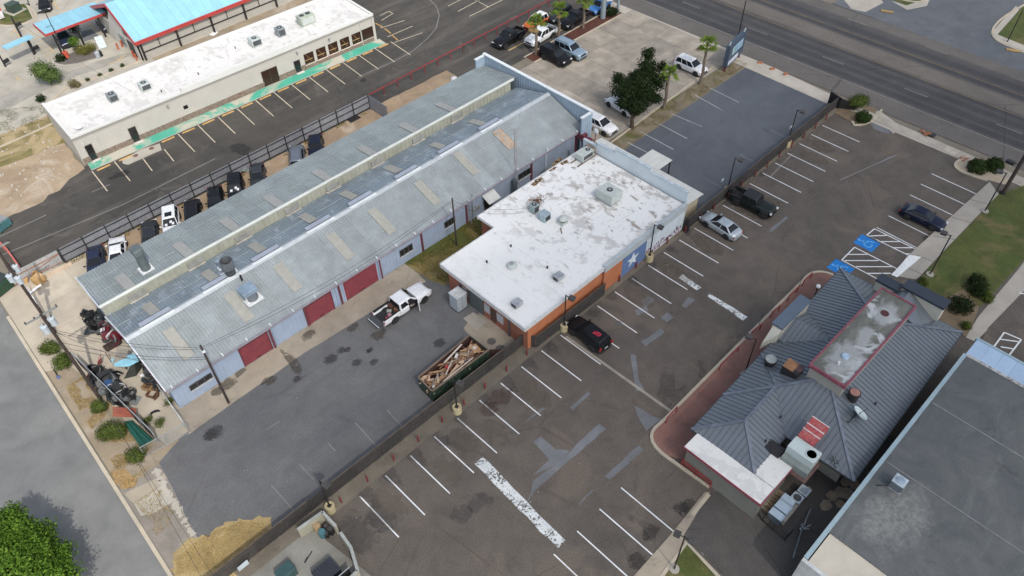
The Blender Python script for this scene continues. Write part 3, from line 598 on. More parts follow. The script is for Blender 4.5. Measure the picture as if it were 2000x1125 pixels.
slope_sheets(wh, 'roof_panel', GALV, WX0, WX1, SE_, RG, 30)
slope_sheets(wh, 'roof_panel', GALV_B, WX0+.05, WX1-.3, VL, RG, 30)
slope_sheets(wh, 'roof_panel', GALV_N, WX0+.2, WX1, NE_, CT, 30)
b = MB(); b.box(WX0+.1, 59.6, 62.36, 62.5, 3.9, 5.1)
for i in range(90): x = WX0+.3+i*.6; b.box(x, x+.1, 62.30, 62.36, 3.95, 5.05)
b.build('clerestory_wall', CLERE, wh)
for (a_, c_, ks) in ((SE_, RG, (.34, .68)), (VL, RG, (.5,)), (NE_, CT, (.33, .66))):
    for k_ in ks:       # end laps of the sheets with their screw line
        y, z = a_[0]+(c_[0]-a_[0])*k_, a_[1]+(c_[1]-a_[1])*k_; u_ = Vector((0, c_[0]-a_[0], c_[1]-a_[1])).normalized()
        for i in range(15): x = WX0+.1+i*3.69; p_ = Vector((x, y, z+.035+U(0, .01))); MB().bar(p_, p_+Vector((3.66, 0, U(-.008, .008))), .055, .05, up=(0, -u_.z, u_.y)).build('sheet_lap', LAPM, wh)
b = MB(); b.cyl((WX0, 62.5, 5.22), (60.2, 62.5, 5.22), .19, .19, 10); b.build('clerestory_cap', CREAMCAP, wh, smooth=40)
b = MB(); b.hexa([(WX0, 56.5, 5.31), (WX1, 56.5, 5.31), (WX1, 57.3, 5.31), (WX0, 57.3, 5.31)], [(WX0, 56.86, 5.50), (WX1, 56.86, 5.5), (WX1, 56.94, 5.5), (WX0, 56.94, 5.5)]); b.build('ridge_cap', M('ridge_sheet', (.47, .50, .52), .4, .4, var=.12), wh)
b = MB(); b.box(WX0, 60.2, 50.55, 50.72, 3.12, 3.34); b.build('gutter', M('gutter_grey', (.25, .24, .27), .5, var=.2), wh)
for i in range(22):
    x = 6+i*2.55; b = MB(); b.bar((x, 50.6, 3.36), (x, 50.95, 3.45), .08); b.build('gutter_strap', WHITECAP, wh)
b = MB(); b.bar((WX0-.02, 50.7, 3.35), (WX0-.02, 56.9, 5.45), .12, .2); b.bar((WX0-.02, 56.9, 5.45), (WX0-.02, 62.3, 4.0), .12, .2); b.bar((WX0-.02, 62.6, 5.2), (WX0+.15, 69.1, 4.35), .12, .2); b.build('barge_trim', M('barge_white', (.5, .54, .58), .5, var=.15), wh)
b = MB(); b.bar((WX0-.09, 50.8, 3.1), (WX0-.09, 54.3, 4.3), .04, .14); b.build('barge_trim', REDTRIM, wh)
for px in ((349, 671), (467, 599), (562, 541), (665, 481), (746, 432), (835, 377), (910, 319)):
    slope_patch(wh, 'skylight', SKYL, on_slope(SE_, RG, px, 0), SE_, RG, 1.05, 3.6)
slope_patch(wh, 'skylight', M('rusted_skylight', (.38, .26, .16), .7, var=.35, vs=1.5, c2=(.30, .31, .31), amt=.5), on_slope(SE_, RG, (985, 272), 0), SE_, RG, 1.3, 3.0)
for px in ((295, 604), (410, 539), (502, 484), (601, 427), (681, 382), (767, 331), (857, 286), (932, 240)):
    slope_patch(wh, 'skylight', SKYL, on_slope(VL, RG, px, 0), VL, RG, 1.0, 2.6)
for px in ((246, 552), (359, 489), (450, 440), (536, 394), (631, 344), (719, 296), (800, 251), (872, 210)):
    slope_patch(wh, 'skylight', M('skylight_faded', (.285, .285, .27), .5, var=.15, vs=2), on_slope(NE_, CT, px, 0), NE_, CT, 1.0, 3.4)
OPEN = M('louvre_grey', (.26, .26, .24), .6, var=.25)
for px in ((270, 580), (382, 515), (474, 464), (571, 409), (650, 365), (736, 316), (816, 270), (891, 226)):
    c = gy(*px, 62.3); b = MB(); b.box(c.x-.85, c.x+.85, 62.16, 62.30, 4.15, 4.85); o = b.build('louvre', OPEN, wh)
    b = MB(); b.box(c.x-.95, c.x+.95, 62.05, 62.3, 4.02, 4.1); b.build('sill', M('sill_tan', (.42, .39, .33), .6), o)
for px in ((309, 627), (430, 557), (522, 500), (625, 440), (707, 392), (796, 340), (879, 292), (956, 246)):
    c = on_slope(VL, RG, px, 0); x = c.x; b = MB()
    b.box(x-1.5, x+1.5, 57.02, 57.55, 5.2, 5.62); o = b.build('ridge_vent', M('vent_sheet', (.42, .46, .52), .4, .4, var=.1), wh)
    b = MB(); b.box(x-1.45, x+1.45, 56.95, 57.02, 5.44, 5.6); b.build('vent_slot', M('vent_shade', (.14, .15, .17), .6), o)
    b = MB(); b.box(x-1.5, x+1.5, 57.55, 57.6, 5.25, 5.64); b.build('vent_slot', M('vent_dark', (.05, .06, .08), .6), o)
    b = MB(); b.box(x-1.7, x+1.7, 56.6, 56.93, 5.47, 5.53); b.build('vent_flange', WHITECAP, o)
# red doors, windows and posts on the south wall
for x0, x1, h in ((12.7, 15.6, 2.55), (20.15, 23.0, 2.55), (24.6, 28.75, 3.05)):
    b = MB(); k = 8 if h < 3 else 10
    for i in range(k): b.box(x0, x1, 50.93+.0, 51.0, h*i/k+.012, h*(i+1)/k-.012)
    b.box(x0, x1, 50.985, 51.01, 0, h); o = b.build('roller_door', REDDOOR, wh); MB().box((x0+x1)/2-.25, (x0+x1)/2+.25, 50.88, 50.93, .25, .31).build('door_handle', DKSTEEL, o); MB().box(x0, x1, 50.9, 50.96, .0, .07).build('bottom_bar', M('bar_grey', (.2, .19, .19), .5), o)
    b = MB(); b.box(x0-.14, x0, 50.9, 51.02, 0, h+.12); b.box(x1, x1+.14, 50.9, 51.02, 0, h+.12); b.box(x0, x1, 50.9, 51.02, h, h+.12); b.build('door_frame', REDTRIM if h < 3 else BLUEWALL, o)
def bwin(parent, x0, x1, z0, z1, Y, n=3, fm=None):
    b = MB(); b.box(x0, x1, Y-.03, Y, z0, z1); o = b.build('window', GLASS, parent)
    b = MB(); fm = fm or M('window_frame_grey', (.06, .06, .065), .5)
    for x in [x0+(x1-x0)*i/n for i in range(n+1)]: b.box(x-.04, x+.04, Y-.07, Y-.03, z0, z1)
    b.box(x0, x1, Y-.075, Y-.03, z1-.04, z1+.05); b.build('window_frame', fm, o)
    b = MB(); b.box(x0-.1, x1+.1, Y-.16, Y, z0-.1, z0); b.build('window_sill', M('sill_pale', (.38, .4, .42), .6), o)
for (a, c, z0, z1) in ((7.3, 9.5, 1.25, 1.95), (31.9, 33.6, 1.2, 2.1), (38.2, 39.7, 1.2, 2.1), (49.7, 51.6, 1.3, 2.2)): bwin(wh, a, c, z0, z1, 51.0)
for x in (15.95, 19.9, 24.05, 29.2, 34.9, 41.4, 50.9+.9, 59.6):
    b = MB(); b.box(x-.09, x+.09, 50.82, 51.0, 0, 3.2); b.build('downspout', REDTRIM, wh)
for x in (16.2, 23.6, 29.0): b = MB(); b.box(x, x+.12, 50.86, 50.995, 0, 3.1); b.build('downspout', BLUEWALL, wh)
for i in range(1, 44):      # siding laps
    pass
b = MB(); x = 6.2
while x < 60.4:
    if not any(p-.2 < x < q+.2 for p, q in ((12.7, 15.6), (20.1, 23), (24.6, 28.8))): b.box(x, x+.035, 50.975, 51.0, 0, 3.1)
    x += .45
o = b.build('siding_rib', BLUEWALL, wh); o['kind'] = 'stuff'
# east parapet with short returns
b = MB(); b.box(61.1, 61.35, 50.0, 69.0, 0, 5.75); b.box(59.5, 61.1, 50.0, 50.2, 0, 5.6); b.box(59.6, 61.1, 68.8, 69.0, 0, 5.6); b.build('parapet', PARAP, wh)
b = MB(); b.box(61.02, 61.45, 49.9, 69.1, 5.75, 5.88); b.box(59.4, 61.02, 49.92, 50.28, 5.6, 5.72); b.box(59.5, 61.02, 68.72, 69.08, 5.6, 5.72); b.build('parapet_cap', WHITECAP, wh)
b = MB()
for i in range(40): y = 50.3+i*.46; b.box(61.06, 61.1, y, y+.06, 3.4, 5.7)
for i in range(4): x = 59.7+i*.38; b.box(x, x+.06, 49.95, 50.0, 0, 5.55)
o = b.build('parapet_rib', PARAP, wh); o['kind'] = 'stuff'
b = MB(); b.box(59.45, 60.2, 49.6, 51.0, 2.55, 3.3); b.build('corner_box', REDTRIM, wh)
# things standing on the warehouse roof
def flash(c, r, m=LEAD, z=.05): b = MB(); b.cbox((c.x, c.y, c.z+.05), r, r, .1); return b
c = on_slope(NE_, CT, (286, 526), 0)
t = thing('roof_duct', 'tall grey boxy exhaust duct rising near the north edge of the warehouse roof', 'duct', c)
b = flash(c, 1.3); b.build('flashing', LEAD, t)
b = MB(); b.cyl(c+Vector((0, 0, -.1)), c+Vector((0, 0, 2.1)), .46, .46, 14); b.build('shaft', M('duct_grey', (.13, .155, .16), .5, .3), t, 40)
b = MB(); b.cbox(c+Vector((0, .1, 2.5)), 1.0, 1.2, .8); b.build('hood', M('duct_grey', (.13, .155, .16)), t, bevel=.12)
c = on_slope(VL, RG, (452, 537), 0)
t = thing('exhaust_stack', 'wide round dark stack with an open black top near the warehouse ridge', 'exhaust stack', c)
b = flash(c, 1.5); b.build('flashing', LEAD, t)
b = MB(); b.cyl(c, c+Vector((0, 0, 1.0)), .50, .50, 18); b.build('lower_pipe', M('stack_dark', (.06, .065, .07), .5, .3), t, 40)
b = MB(); b.lathe(c, [(.56, 1.0), (.62, 1.02), (.62, 2.0), (.56, 2.0), (.54, 1.2), (.01, 1.15)], 20); b.build('collar', M('stack_grey', (.15, .165, .18), .45, .4), t, 40)
b = MB(); b.lathe(c, [(.535, 1.22), (.01, 1.2)], 20); b.build('opening', DKSTEEL, t)
c = on_slope(VL, RG, (432, 524), 0)
t = thing('vent_pipe', 'narrow capped blue-grey vent pipe beside the wide round stack', 'vent pipe', c)
b = flash(c, .6); b.build('flashing', LEAD, t)
b = MB(); b.cyl(c, c+Vector((0, 0, 1.0)), .2, .2, 12); b.build('pipe', M('pipe_blue', (.22, .27, .33), .45, .3), t, 40)
b = MB(); b.lathe(c, [(.3, 1.0), (.33, 1.12), (.05, 1.25)], 14); b.build('cap', M('pipe_blue', (.22,)*3), t, 40)
c = on_slope(SE_, RG, (473, 548), 0); solo('flue_pipe', MB().cyl(c, c+Vector((0, 0, .75)), .1, .1, 10), DKSTEEL, 'thin black flue pipe on the warehouse roof above the hooded vent', 'pipe')
c = on_slope(SE_, RG, (493, 583), 0)
t = thing('roof_ventilator', 'blue-grey box hood vent on a white flashed curb on the warehouse roof', 'roof vent', c)
b = flash(c, 1.7); b.build('flashing', LEAD, t)
b = MB(); b.cyl(c, c+Vector((0, 0, .7)), .6, .6, 16); b.build('throat', M('vent_shade', (.1, .13, .15)), t, 40)
b = MB(); b.cbox(c+Vector((-.05, .35, 1.0)), 1.5, 1.3, .55); b.build('hood', M('hood_blue', (.25, .33, .41), .45, .2), t, bevel=.04)
for dx in (-.62, .62): b = MB(); b.bar(c+Vector((dx, -.5, 0)), c+Vector((dx, 0, .85)), .07); b.build('strut', LEAD, t)
c = on_slope(VL, RG, (846, 311), 0); solo('flue_pipe', MB().cyl(c, c+Vector((0, 0, .8)), .11, .11, 10), M('pipe_blue', (.2,)*3), 'short grey flue pipe between two ridge vents far along the roof', 'pipe')
c = on_slope(SE_, RG, (997, 330), 0); base = gy(1001, 388, 51.0)
t = thing('radio_mast', 'tall thin lattice radio mast standing against the warehouse eave', 'mast', (c.x, 50.4, 0))
mx, my = c.x, 50.4; legs = [(mx-.16, my-.1), (mx+.16, my-.1), (mx, my+.18)]
b = MB()
for lx, ly in legs: b.cyl((lx, ly, 0), (mx+(lx-mx)*.6, my+(ly-my)*.6, 9.5), .022, .018, 6)
b.build('mast_leg', M('mast_grey', (.30, .27, .27), .5, .3), t)
b = MB()
for i in range(24):
    z = .3+i*.38
    for k in range(3):
        p, q = legs[k], legs[(k+1) % 3]; s = 1-.4*z/9.5
        b.bar((mx+(p[0]-mx)*s, my+(p[1]-my)*s, z), (mx+(q[0]-mx)*s, my+(q[1]-my)*s, z+.38), .014)
b.build('lattice', M('mast_grey', (.3,)*3), t)
# along the south wall of the warehouse
c = gy(957, 388, 50.6)
t = thing('door_awning', 'small tilted white sheet awning over a doorway on the warehouse side wall', 'awning', (c.x, 50.4, 2.2))
b = MB(); b.hexa([(c.x-.9, 49.7, 1.95), (c.x+.9, 49.7, 1.95), (c.x+.9, 50.95, 2.5), (c.x-.9, 50.95, 2.5)], [(c.x-.9, 49.7, 2.0), (c.x+.9, 49.7, 2.0), (c.x+.9, 50.95, 2.55), (c.x-.9, 50.95, 2.55)]); b.build('sheet', M('awning_white', (.5, .52, .5), .5, var=.1), t)
for dx in (-.85, .85): b = MB(); b.bar((c.x+dx, 49.75, 1.96), (c.x+dx, 50.95, 1.5), .04); b.build('brace', DKSTEEL, t)
b = MB(); b.box(c.x-.6, c.x+.6, 50.9, 50.99, 0, 2.1); b.build('doorway', DKSTEEL, t)
c = g(997, 378); solo('gas_cylinder', MB().lathe((c.x, 50.4, 0), [(.02, 0), (.3, 0), (.3, 2.3), (.22, 2.5), (.02, 2.55)], 14), M('tank_dark', (.06, .075, .085), .5), 'tall dark grey upright tank against the warehouse side wall', 'tank', smooth=40)
for k, px in enumerate(((912, 430), (917, 425))):
    c = g(*px); solo('conduit_pipe', MB().cyl((c.x, 50.55+.1*k, 0), (c.x, 50.7, 3.9), .06, .06, 8), GALV, ['slim grey service pipe on the warehouse wall left of the meters', 'slim grey service pipe on the warehouse wall right of the meters'][k], 'pipe')
c = g(921, 427); t = thing('meter_bank', 'cluster of electric meter boxes on the warehouse side wall', 'meter', (c.x, 50.8, 0))
for i in range(3): b = MB(); b.box(c.x+.1+i*.35, c.x+.36+i*.35, 50.72, 50.97, 1.1+.2*(i % 2), 1.7); b.build('meter_box', M('meter_grey', (.26, .28, .3), .5), t)
c = g(1058, 335); solo('conduit_pipe', MB().tube([(c.x, 50.7, 0), (c.x, 50.7, 2.7), (c.x+.1, 50.5, 3.9)], .05), WHITECAP, 'thin white service mast on the warehouse wall near its far end', 'pipe')
for px, lab in (((1020, 356), 'white condenser fan unit on the ground beside the warehouse far window'), ((984, 392), 'white condenser fan unit on the ground beside the dark upright tank')):
    c = g(*px); t = thing('condenser_unit', lab, 'air conditioner', (c.x, 50.0, 0)); b = MB(); b.cbox((c.x, 50.0, .4), .8, .8, .8); b.build('casing', ACGREY, t, bevel=.03)
    b = MB(); b.cyl((c.x, 50, .8), (c.x, 50, .815), .32, .32, 14); b.build('fan_grille', ACDARK, t)

# ------------------------------------------------------------------ white-roofed shop with the mural
WROOF = None
def _wr(name, base, dirt, dirt2, amt, speckle):
    t = NT(name); a = t.noise(.42, 5, .55, .7, t.stretch(1.2, .8, 1)); f = t.noise(1.3, 4, .6, .5)
    gx_ = t.n('ShaderNodeSeparateXYZ'); t.l(t.pos, gx_.inputs[0])
    e = t.ramp(gx_.outputs[0], amt[0], amt[1], amt[2], amt[3])          # the older coat wears towards the far end
    k = t.ramp(t.math('ADD', t.math('MULTIPLY', a, .65), t.math('MULTIPLY', f, .35)), .52, .575); k = t.math('MULTIPLY', k, e)
    col = t.mix(k, base, dirt); k2 = t.math('MULTIPLY', t.ramp(t.noise(.8, 5, .62, .5, t.stretch(1.5, .7, 1, (9, 4, 0))), .59, .645, 0, .85), e); col = t.mix(k2, col, dirt2)
    b2 = t.math('MULTIPLY', t.ramp(t.noise(.5, 4, .6, 1.5, t.stretch(1, 1, 1, (40, 2, 0))), .62, .72), e); col = t.mix(b2, col, sc(base, .72))
    k4 = t.math('MULTIPLY', t.ramp(t.noise(.8, 3, .5, 2.5, t.stretch(.5, 1.6, 1, (3, 8, 0))), .6, .66, 0, .6), e); col = t.mix(k4, col, sc(dirt, 1.1))
    col = t.mix(1.0, col, t.mix(t.ramp(t.noise(14, 3), .3, .7), (.94,)*3, (1.05,)*3), 'MULTIPLY')
    t.bump(f, .25, .03); MATS[name] = t.done(col, .7, 0, .3); return MATS[name]
WROOF = _wr('white_roof_coating', (.66, .665, .655), (.43, .42, .405), (.25, .22, .185), (36, 50, .18, 1.0), 0)
BROOF = _wr('white_roof_membrane', (.60, .59, .57), (.44, .43, .41), (.34, .33, .31), (10, 60, .6, .6), 0)
ORANGE = M('orange_brick_paint', (.40, .145, .065), .7, var=.12, vs=1, fine=.1, c2=(.31, .11, .055), amt=.3)
ORANGE_D = M('orange_brick_shop', (.30, .115, .07), .7, var=.15, vs=1, fine=.12)
MURALW = M('mural_white', (.50, .56, .60), .7, var=.1, vs=1.5, c2=(.42, .46, .5), amt=.3)
MURALB = M('mural_blue', (.10, .165, .31), .7, var=.2, vs=2, c2=(.14, .14, .28), amt=.4)
MURALR = M('mural_red', (.22, .035, .085), .7, var=.3, vs=4)
sh = thing('roadside_shop', 'flat white-roofed shop with orange walls and a lone star mural', 'building', (45, 40, 0))
b = MB(); b.prism([(33.25, 33.15), (44.0, 33.15), (44.0, 32.9), (57.5, 32.9), (57.5, 47.5), (40.6, 47.5), (40.6, 44.6), (33.25, 44.6)], 0, 3.45); b.build('wall', ORANGE_D, sh)
RZ = 3.8
b = MB(); b.prism([(32.75, 33.0), (43.9, 33.0), (43.9, 33.1), (57.3, 33.1), (57.3, 47.6), (40.3, 47.6), (40.3, 45.0), (32.75, 45.0)], 3.45, RZ); b.build('roof', WROOF, sh)
for x in (36.2, 39.8, 43.6, 47.5, 51.4):
    b = MB(); b.box(x, x+.08, 33.4, 44.6 if x < 40.4 else 47.2, RZ, RZ+.018); b.build('roof_seam', WROOF, sh)
FASC = M('fascia_white', (.52, .53, .53), .6, var=.15, vs=2)
b = MB(); b.box(32.62, 43.9, 32.86, 33.0, 3.4, 3.86); b.box(32.62, 32.75, 33.0, 45.15, 3.4, 3.86); b.box(32.62, 40.3, 45.0, 45.12, 3.4, 3.86); b.box(40.2, 57.3, 47.6, 47.72, 3.4, 3.86); b.build('fascia', FASC, sh)
b = MB(); b.box(43.9, 57.4, 32.72, 33.1, 3.2, 4.05); b.build('parapet', M('parapet_grey', (.36, .40, .42), .6, var=.12), sh)
def wallpanel(x0, x1, z0, z1, m, name='mural_panel', Y=32.9, d=.012): b = MB(); b.box(x0, x1, Y-d, Y, z0, z1); return b.build(name, m, sh)
wallpanel(44.0, 46.9, .2, 3.45, ORANGE, 'wall_panel'); b = MB(); b.box(33.25, 44.0, 33.13, 33.15, .1, 3.42); b.build('wall_panel', ORANGE, sh)
mb_ = wallpanel(46.9, 50.9, .15, 3.2, MURALB); wallpanel(50.9, 57.5, 1.3, 3.2, MURALW); mr = wallpanel(50.9, 57.5, .15, 1.3, MURALW)
b = MB(); sx, sz, R1, R2 = 48.7, 1.65, 1.05, .42
pts = [(sx+(R1 if i % 2 == 0 else R2)*math.sin(i*PI/5), 32.884, sz+(R1 if i % 2 == 0 else R2)*math.cos(i*PI/5)) for i in range(10)]
n0 = len(b.v); b.v += [Vector(p) for p in pts]+[Vector((sx, 32.878, sz))]
for i in range(10): b.f.append([n0+i, n0+(i+1) % 10, n0+10])
b.build('mural_star', M('star_white', (.6, .66, .70), .7), mb_)
# row of bold maroon brush letters, too worn to read, along the foot of the white field
rr = random.Random(5); b = MB(); x = 51.0
while x < 57.3:
    wd = rr.uniform(.10, .22)
    for k in range(rr.choice((2, 3, 3))):
        zc = rr.uniform(.3, 1.2); hh = rr.uniform(.15, .55); dx = rr.uniform(-.12, .12)
        b.poly([(x+dx, 32.884, max(.2, zc-hh/2)), (x+wd+dx*.3, 32.884, max(.2, zc-hh/2+rr.uniform(0, .1))), (x+wd*1.1, 32.884, min(1.45, zc+hh/2)), (x-dx*.2, 32.884, min(1.4, zc+hh/2-rr.uniform(0, .1)))])
    x += wd*rr.uniform(1.2, 1.9)
b.build('mural_brushwork', MURALR, mr, fix=False)
# east parapet, stepped
b = MB()
for y0, y1, z in ((33.0, 38.1, 5.3), (38.1, 43.2, 5.75), (43.2, 45.9, 5.2), (45.9, 48.0, 4.7)): b.box(57.5, 57.72, y0, y1, 0, z)
b.build('parapet', M('parapet_pale', (.52, .59, .63), .6, var=.06, vs=.6), sh)
b = MB()
for y0, y1, z in ((33.0, 38.05, 5.3), (38.05, 43.25, 5.75), (43.25, 45.9, 5.2), (45.9, 48.0, 4.7)): b.box(57.44, 57.8, y0, y1, z, z+.08)
b.build('parapet_cap', M('cap_grey', (.42, .48, .52), .5), sh)
# doors and boarded windows on the west wall
b = MB(); b.box(33.2, 33.25, 39.35, 41.6, 0, 2.5); o = b.build('door', M('steel_door', (.085, .10, .10), .5, var=.2, vs=2), sh)
b = MB(); b.box(33.1, 33.25, 39.2, 41.75, 2.5, 2.6); b.build('lintel', FASC, o)
for y0, y1, m in ((41.8, 42.5, 'pale_board'), (38.4, 39.2, 'pale_board'), (36.5, 37.4, 'pale_board')): b = MB(); b.box(33.2, 33.25, y0, y1, .95, 2.1); b.build('boarded_window', M('pale_board', (.40, .42, .44), .6, var=.1), sh)
b = MB(); b.box(33.2, 33.25, 37.5, 38.3, .3, 2.1); b.build('grated_window', M('rust_grate', (.09, .05, .04), .7), sh)
for y in (42.75, 35.6): b = MB(); b.box(33.08, 33.24, y-.07, y+.07, 0, 3.4); b.build('downspout', M('downspout_grey', (.1, .1, .11), .5), sh)
def ac_unit(c, sx, sy, sz, label, fan=.0, name='rooftop_unit', rz=0, m=None, curb=.25, panels=True):
    t = thing(name, label, 'air conditioner', c, rz)
    b = MB(); b.cbox((0, 0, curb/2), sx*.86, sy*.86, curb); b.build('curb', M('curb_grey', (.33, .35, .36), .6), t, local=True)
    b = MB(); b.cbox((0, 0, curb+sz/2), sx, sy, sz); b.build('casing', m or ACGREY, t, local=True, bevel=.04)
    if fan:
        fx = sx*.28 if sx > sy*1.2 else 0
        b = MB(); b.cyl((fx, 0, curb+sz), (fx, 0, curb+sz+.03), fan, fan, 16); o = b.build('fan_grille', ACDARK, t, local=True)
        b = MB(); b.cyl((fx, 0, curb+sz+.03), (fx, 0, curb+sz+.05), fan*.3, fan*.3, 10); b.build('fan_hub', ACGREY, o, local=True)
    if panels:
        b = MB(); b.cbox((0, -sy/2-.008, curb+sz*.5), sx*.82, .016, sz*.7); b.build('coil_panel', ACDARK if fan else ACGREY, t, local=True)
    return t
def rp(px, z=RZ): return g(*px, z)
ac_unit(rp((1189, 391)), 1.8, 2.2, 1.05, 'large pale rooftop air unit on a grey curb amid the stained white roof', .35, curb=.45, panels=False)
t = ac_unit(rp((1141, 310)), 1.9, 1.15, .75, 'grey rooftop air unit on timber skids in the far corner of the stained white roof', .3, curb=.3)
for dy in (-.5, .5): b = MB(); b.cbox((-.1, dy, .06), 3.2, .14, .12); b.build('skid', M('old_timber', (.16, .13, .11), .8), t, local=True)
c = rp((1157, 293)); b = MB()
for i in range(5): b.cbox((c.x, c.y-.5+i*.25, RZ+.35+.02*i), 1.3, .2, .7)
solo('timber_crate', b, M('weathered_timber', (.22, .19, .16), .8, var=.3), 'weathered timber crate behind the corner air unit on the white roof', 'crate')
c = rp((1043, 414)); t = ac_unit(c, .8, .8, 1.0, 'slim upright condenser beside the leaf litter on the white roof', .28, m=M('condenser_green', (.24, .30, .31), .5), curb=.1)
c = rp((1063, 428)); t = thing('intake_box', 'blue-grey sheet metal box with a dark mouth on the white roof', 'duct', c)
b = MB(); b.cbox(c+Vector((0, 0, .45)), 1.0, 1.0, .9); b.build('casing', M('box_blue', (.26, .33, .37), .5), t, bevel=.02)
b = MB(); b.box(c.x-.32, c.x+.4, c.y-.515, c.y-.5, RZ+.15, RZ+.7); b.build('mouth', DKSTEEL, t)
c = rp((1099, 436)); t = thing('exhaust_fan', 'round mushroom exhaust fan with a dark band on the white roof', 'roof vent', c)
b = MB(); b.cbox(c+Vector((0, 0, .15)), .85, .85, .3); b.build('curb', ACGREY, t); b = MB(); b.lathe(c, [(.3, .3), (.3, .55)], 16); b.build('band', DKSTEEL, t, 40); b = MB(); b.lathe(c, [(.3, .55), (.48, .58), (.42, .8), (.2, .95), (.02, .98)], 18); b.build('hood', ACGREY, t, 40)
c = rp((1000, 521)); t = thing('exhaust_fan', 'low domed grey exhaust fan on the clean end of the white roof', 'roof vent', c)
b = MB(); b.lathe(c, [(.42, 0), (.42, .12), (.55, .14), (.5, .3), (.3, .42), (.02, .45)], 18); b.build('hood', ACGREY, t, 40); b = MB(); b.lathe(c, [(.2, .44), (.2, .5), (.02, .51)], 12); b.build('cap', GALV, t, 40)
for px, lab in (((1090, 546), 'grey gooseneck roof vent nearer the mural side of the white roof'), ((1009, 598), 'grey gooseneck roof vent nearest the sharp corner of the white roof')):
    c = rp(px); t = thing('gooseneck_vent', lab, 'roof vent', c)
    b = MB(); b.cbox(c+Vector((.06, 0, .4)), .95, .75, .5); b.build('hood', M('vent_zinc', (.34, .36, .38), .4, .3), t, bevel=.03)
    b = MB(); b.cbox(c+Vector((-.425, 0, .36)), .012, .6, .36); b.build('mouth', DKSTEEL, t); b = MB(); b.cbox(c+Vector((.2, 0, .08)), .55, .6, .16); b.build('curb', ACGREY, t)
for px, lab in (((998, 482), 'short black vent stub in the middle of the clean white roof'), ((951, 513), 'bent black vent pipe near the weedy side of the white roof'), ((1069, 524), 'small dark pipe stub near the two gooseneck vents')):
    c = rp(px); solo('vent_pipe', MB().cyl(c, c+Vector((0, 0, .28)), .09, .09, 10), DKSTEEL, lab, 'pipe')
b = MB(); rr = random.Random(3)
for i in range(700):
    c = rp((1047, 394)); r = abs(rr.gauss(0, .45)); a = rr.uniform(0, 2*PI); p = Vector((c.x+r*1.5*math.cos(a), c.y+r*math.sin(a), RZ+.01+rr.uniform(0, .12)*math.exp(-r))); s = rr.uniform(.04, .1)
    d = Vector((rr.uniform(-1, 1), rr.uniform(-1, 1), rr.uniform(-.3, .3))); e = d.cross(Vector((0, 0, 1))); b.poly([p-d*s-e*s*.3, p+d*s-e*s*.3, p+d*s+e*s*.3, p-d*s+e*s*.3])
o = b.build('leaf_litter', M('dead_leaves', (.13, .065, .035), .8, var=.4), None, fix=False); tag(o, 'heap of brown dead leaves against the slim condenser on the white roof', 'leaf litter', kind='stuff')
for k, px in enumerate(((1091, 314), (1084, 320), (1102, 318), (1078, 330), (1052, 352), (1046, 358))):
    c = rp(px); b = MB()
    for i in range(40): b.cbox((c.x+U(-.5, .5), c.y+U(-.22, .22), RZ+.02), U(.08, .3), U(.05, .15), .03, U(0, 3))
    o = b.build('roof_debris', M('tan_debris', (.36, .24, .12), .8, var=.4), None); tag(o, 'tan scraps of torn roofing along the far edge of the white roof', 'debris', kind='stuff')
solo('roof_board', MB().cbox(rp((1096, 451))+Vector((0, 0, .04)), .9, .12, .05, .9), M('old_timber', (.16,)*3), 'loose dark board lying on the white roof below the mushroom fan', 'board')
c = Vector((60.2, 48.4, 4.0)); t = thing('satellite_dish', 'pale satellite dish at the corner between the shop and the warehouse', 'satellite dish', c)
b = MB(); b.rings([[c+Vector((-.1+.12*(r/.4)**2, 0, 0))+Vector((0, r*math.cos(a*PI/8), r*math.sin(a*PI/8)+.2)) for a in range(16)] for r in (.02, .2, .36, .45)], False); b.build('dish', M('dish_white', (.6,)*3, .5), t, 60)
b = MB(); b.cyl((60.2, 48.4, 0), c+Vector((0, 0, .2)), .05, .05, 8); b.build('mast', M('mast_maroon', (.12, .02, .025), .5), t)
b = MB(); b.box(59.5, 60.6, 48.4, 49.7, 0, 2.6); solo('service_shed', b, M('shed_maroon', (.14, .02, .028), .6), 'small maroon shed wedged between the shop and the warehouse corner', 'shed', bevel=.04)
# low lean-to behind the shop with its porch
ln = thing('lean_to', 'low cream lean-to with a pale sheet roof behind the stepped parapet', 'building', (60, 40, 0))
b = MB(); b.box(57.75, 61.0, 33.6, 48.4, 0, 2.5); b.build('wall', M('lean_cream', (.40, .35, .25), .7, var=.1, vs=.8), ln)
b = MB()
for i in range(11): y = 33.3+i*1.38; b.hexa([(57.74, y+.015, 3.0), (61.5, y+.015, 2.55), (61.5, y+1.365, 2.55), (57.74, y+1.365, 3.0)], [(57.74, y+.015, 3.06), (61.5, y+.015, 2.61), (61.5, y+1.365, 2.61), (57.74, y+1.365, 3.06)])
LR = M('lean_sheet', (.56, .56, .52), .5, .1, var=.08, vs=.6); b.build('roof', LR, ln)
b = MB()
for i in range(4): y = 39.55+i*.75; b.box(61.2, 63.9, y+.012, y+.738, 2.62, 2.68)
o = b.build('porch_roof', LR, ln)
for x, y in ((63.7, 39.7), (63.7, 42.4)): b = MB(); b.box(x-.06, x+.06, y-.06, y+.06, 0, 2.62); b.build('porch_post', DKSTEEL, ln)
b = MB(); b.box(61.0, 61.06, 40.2, 42.0, 0, 2.2); b.build('doorway', DKSTEEL, ln)
b = MB()
for i in range(6): b.cyl((62.6, 35.4+i*.24, 0), (62.6, 35.4+i*.24, .9), .02, .02, 6)
b.bar((62.6, 35.3, .9), (62.6, 36.7, .9), .05); solo('ramp_rail', b, M('rail_grey', (.2, .17, .19), .5), 'short grey handrail on the asphalt behind the lean-to', 'railing')
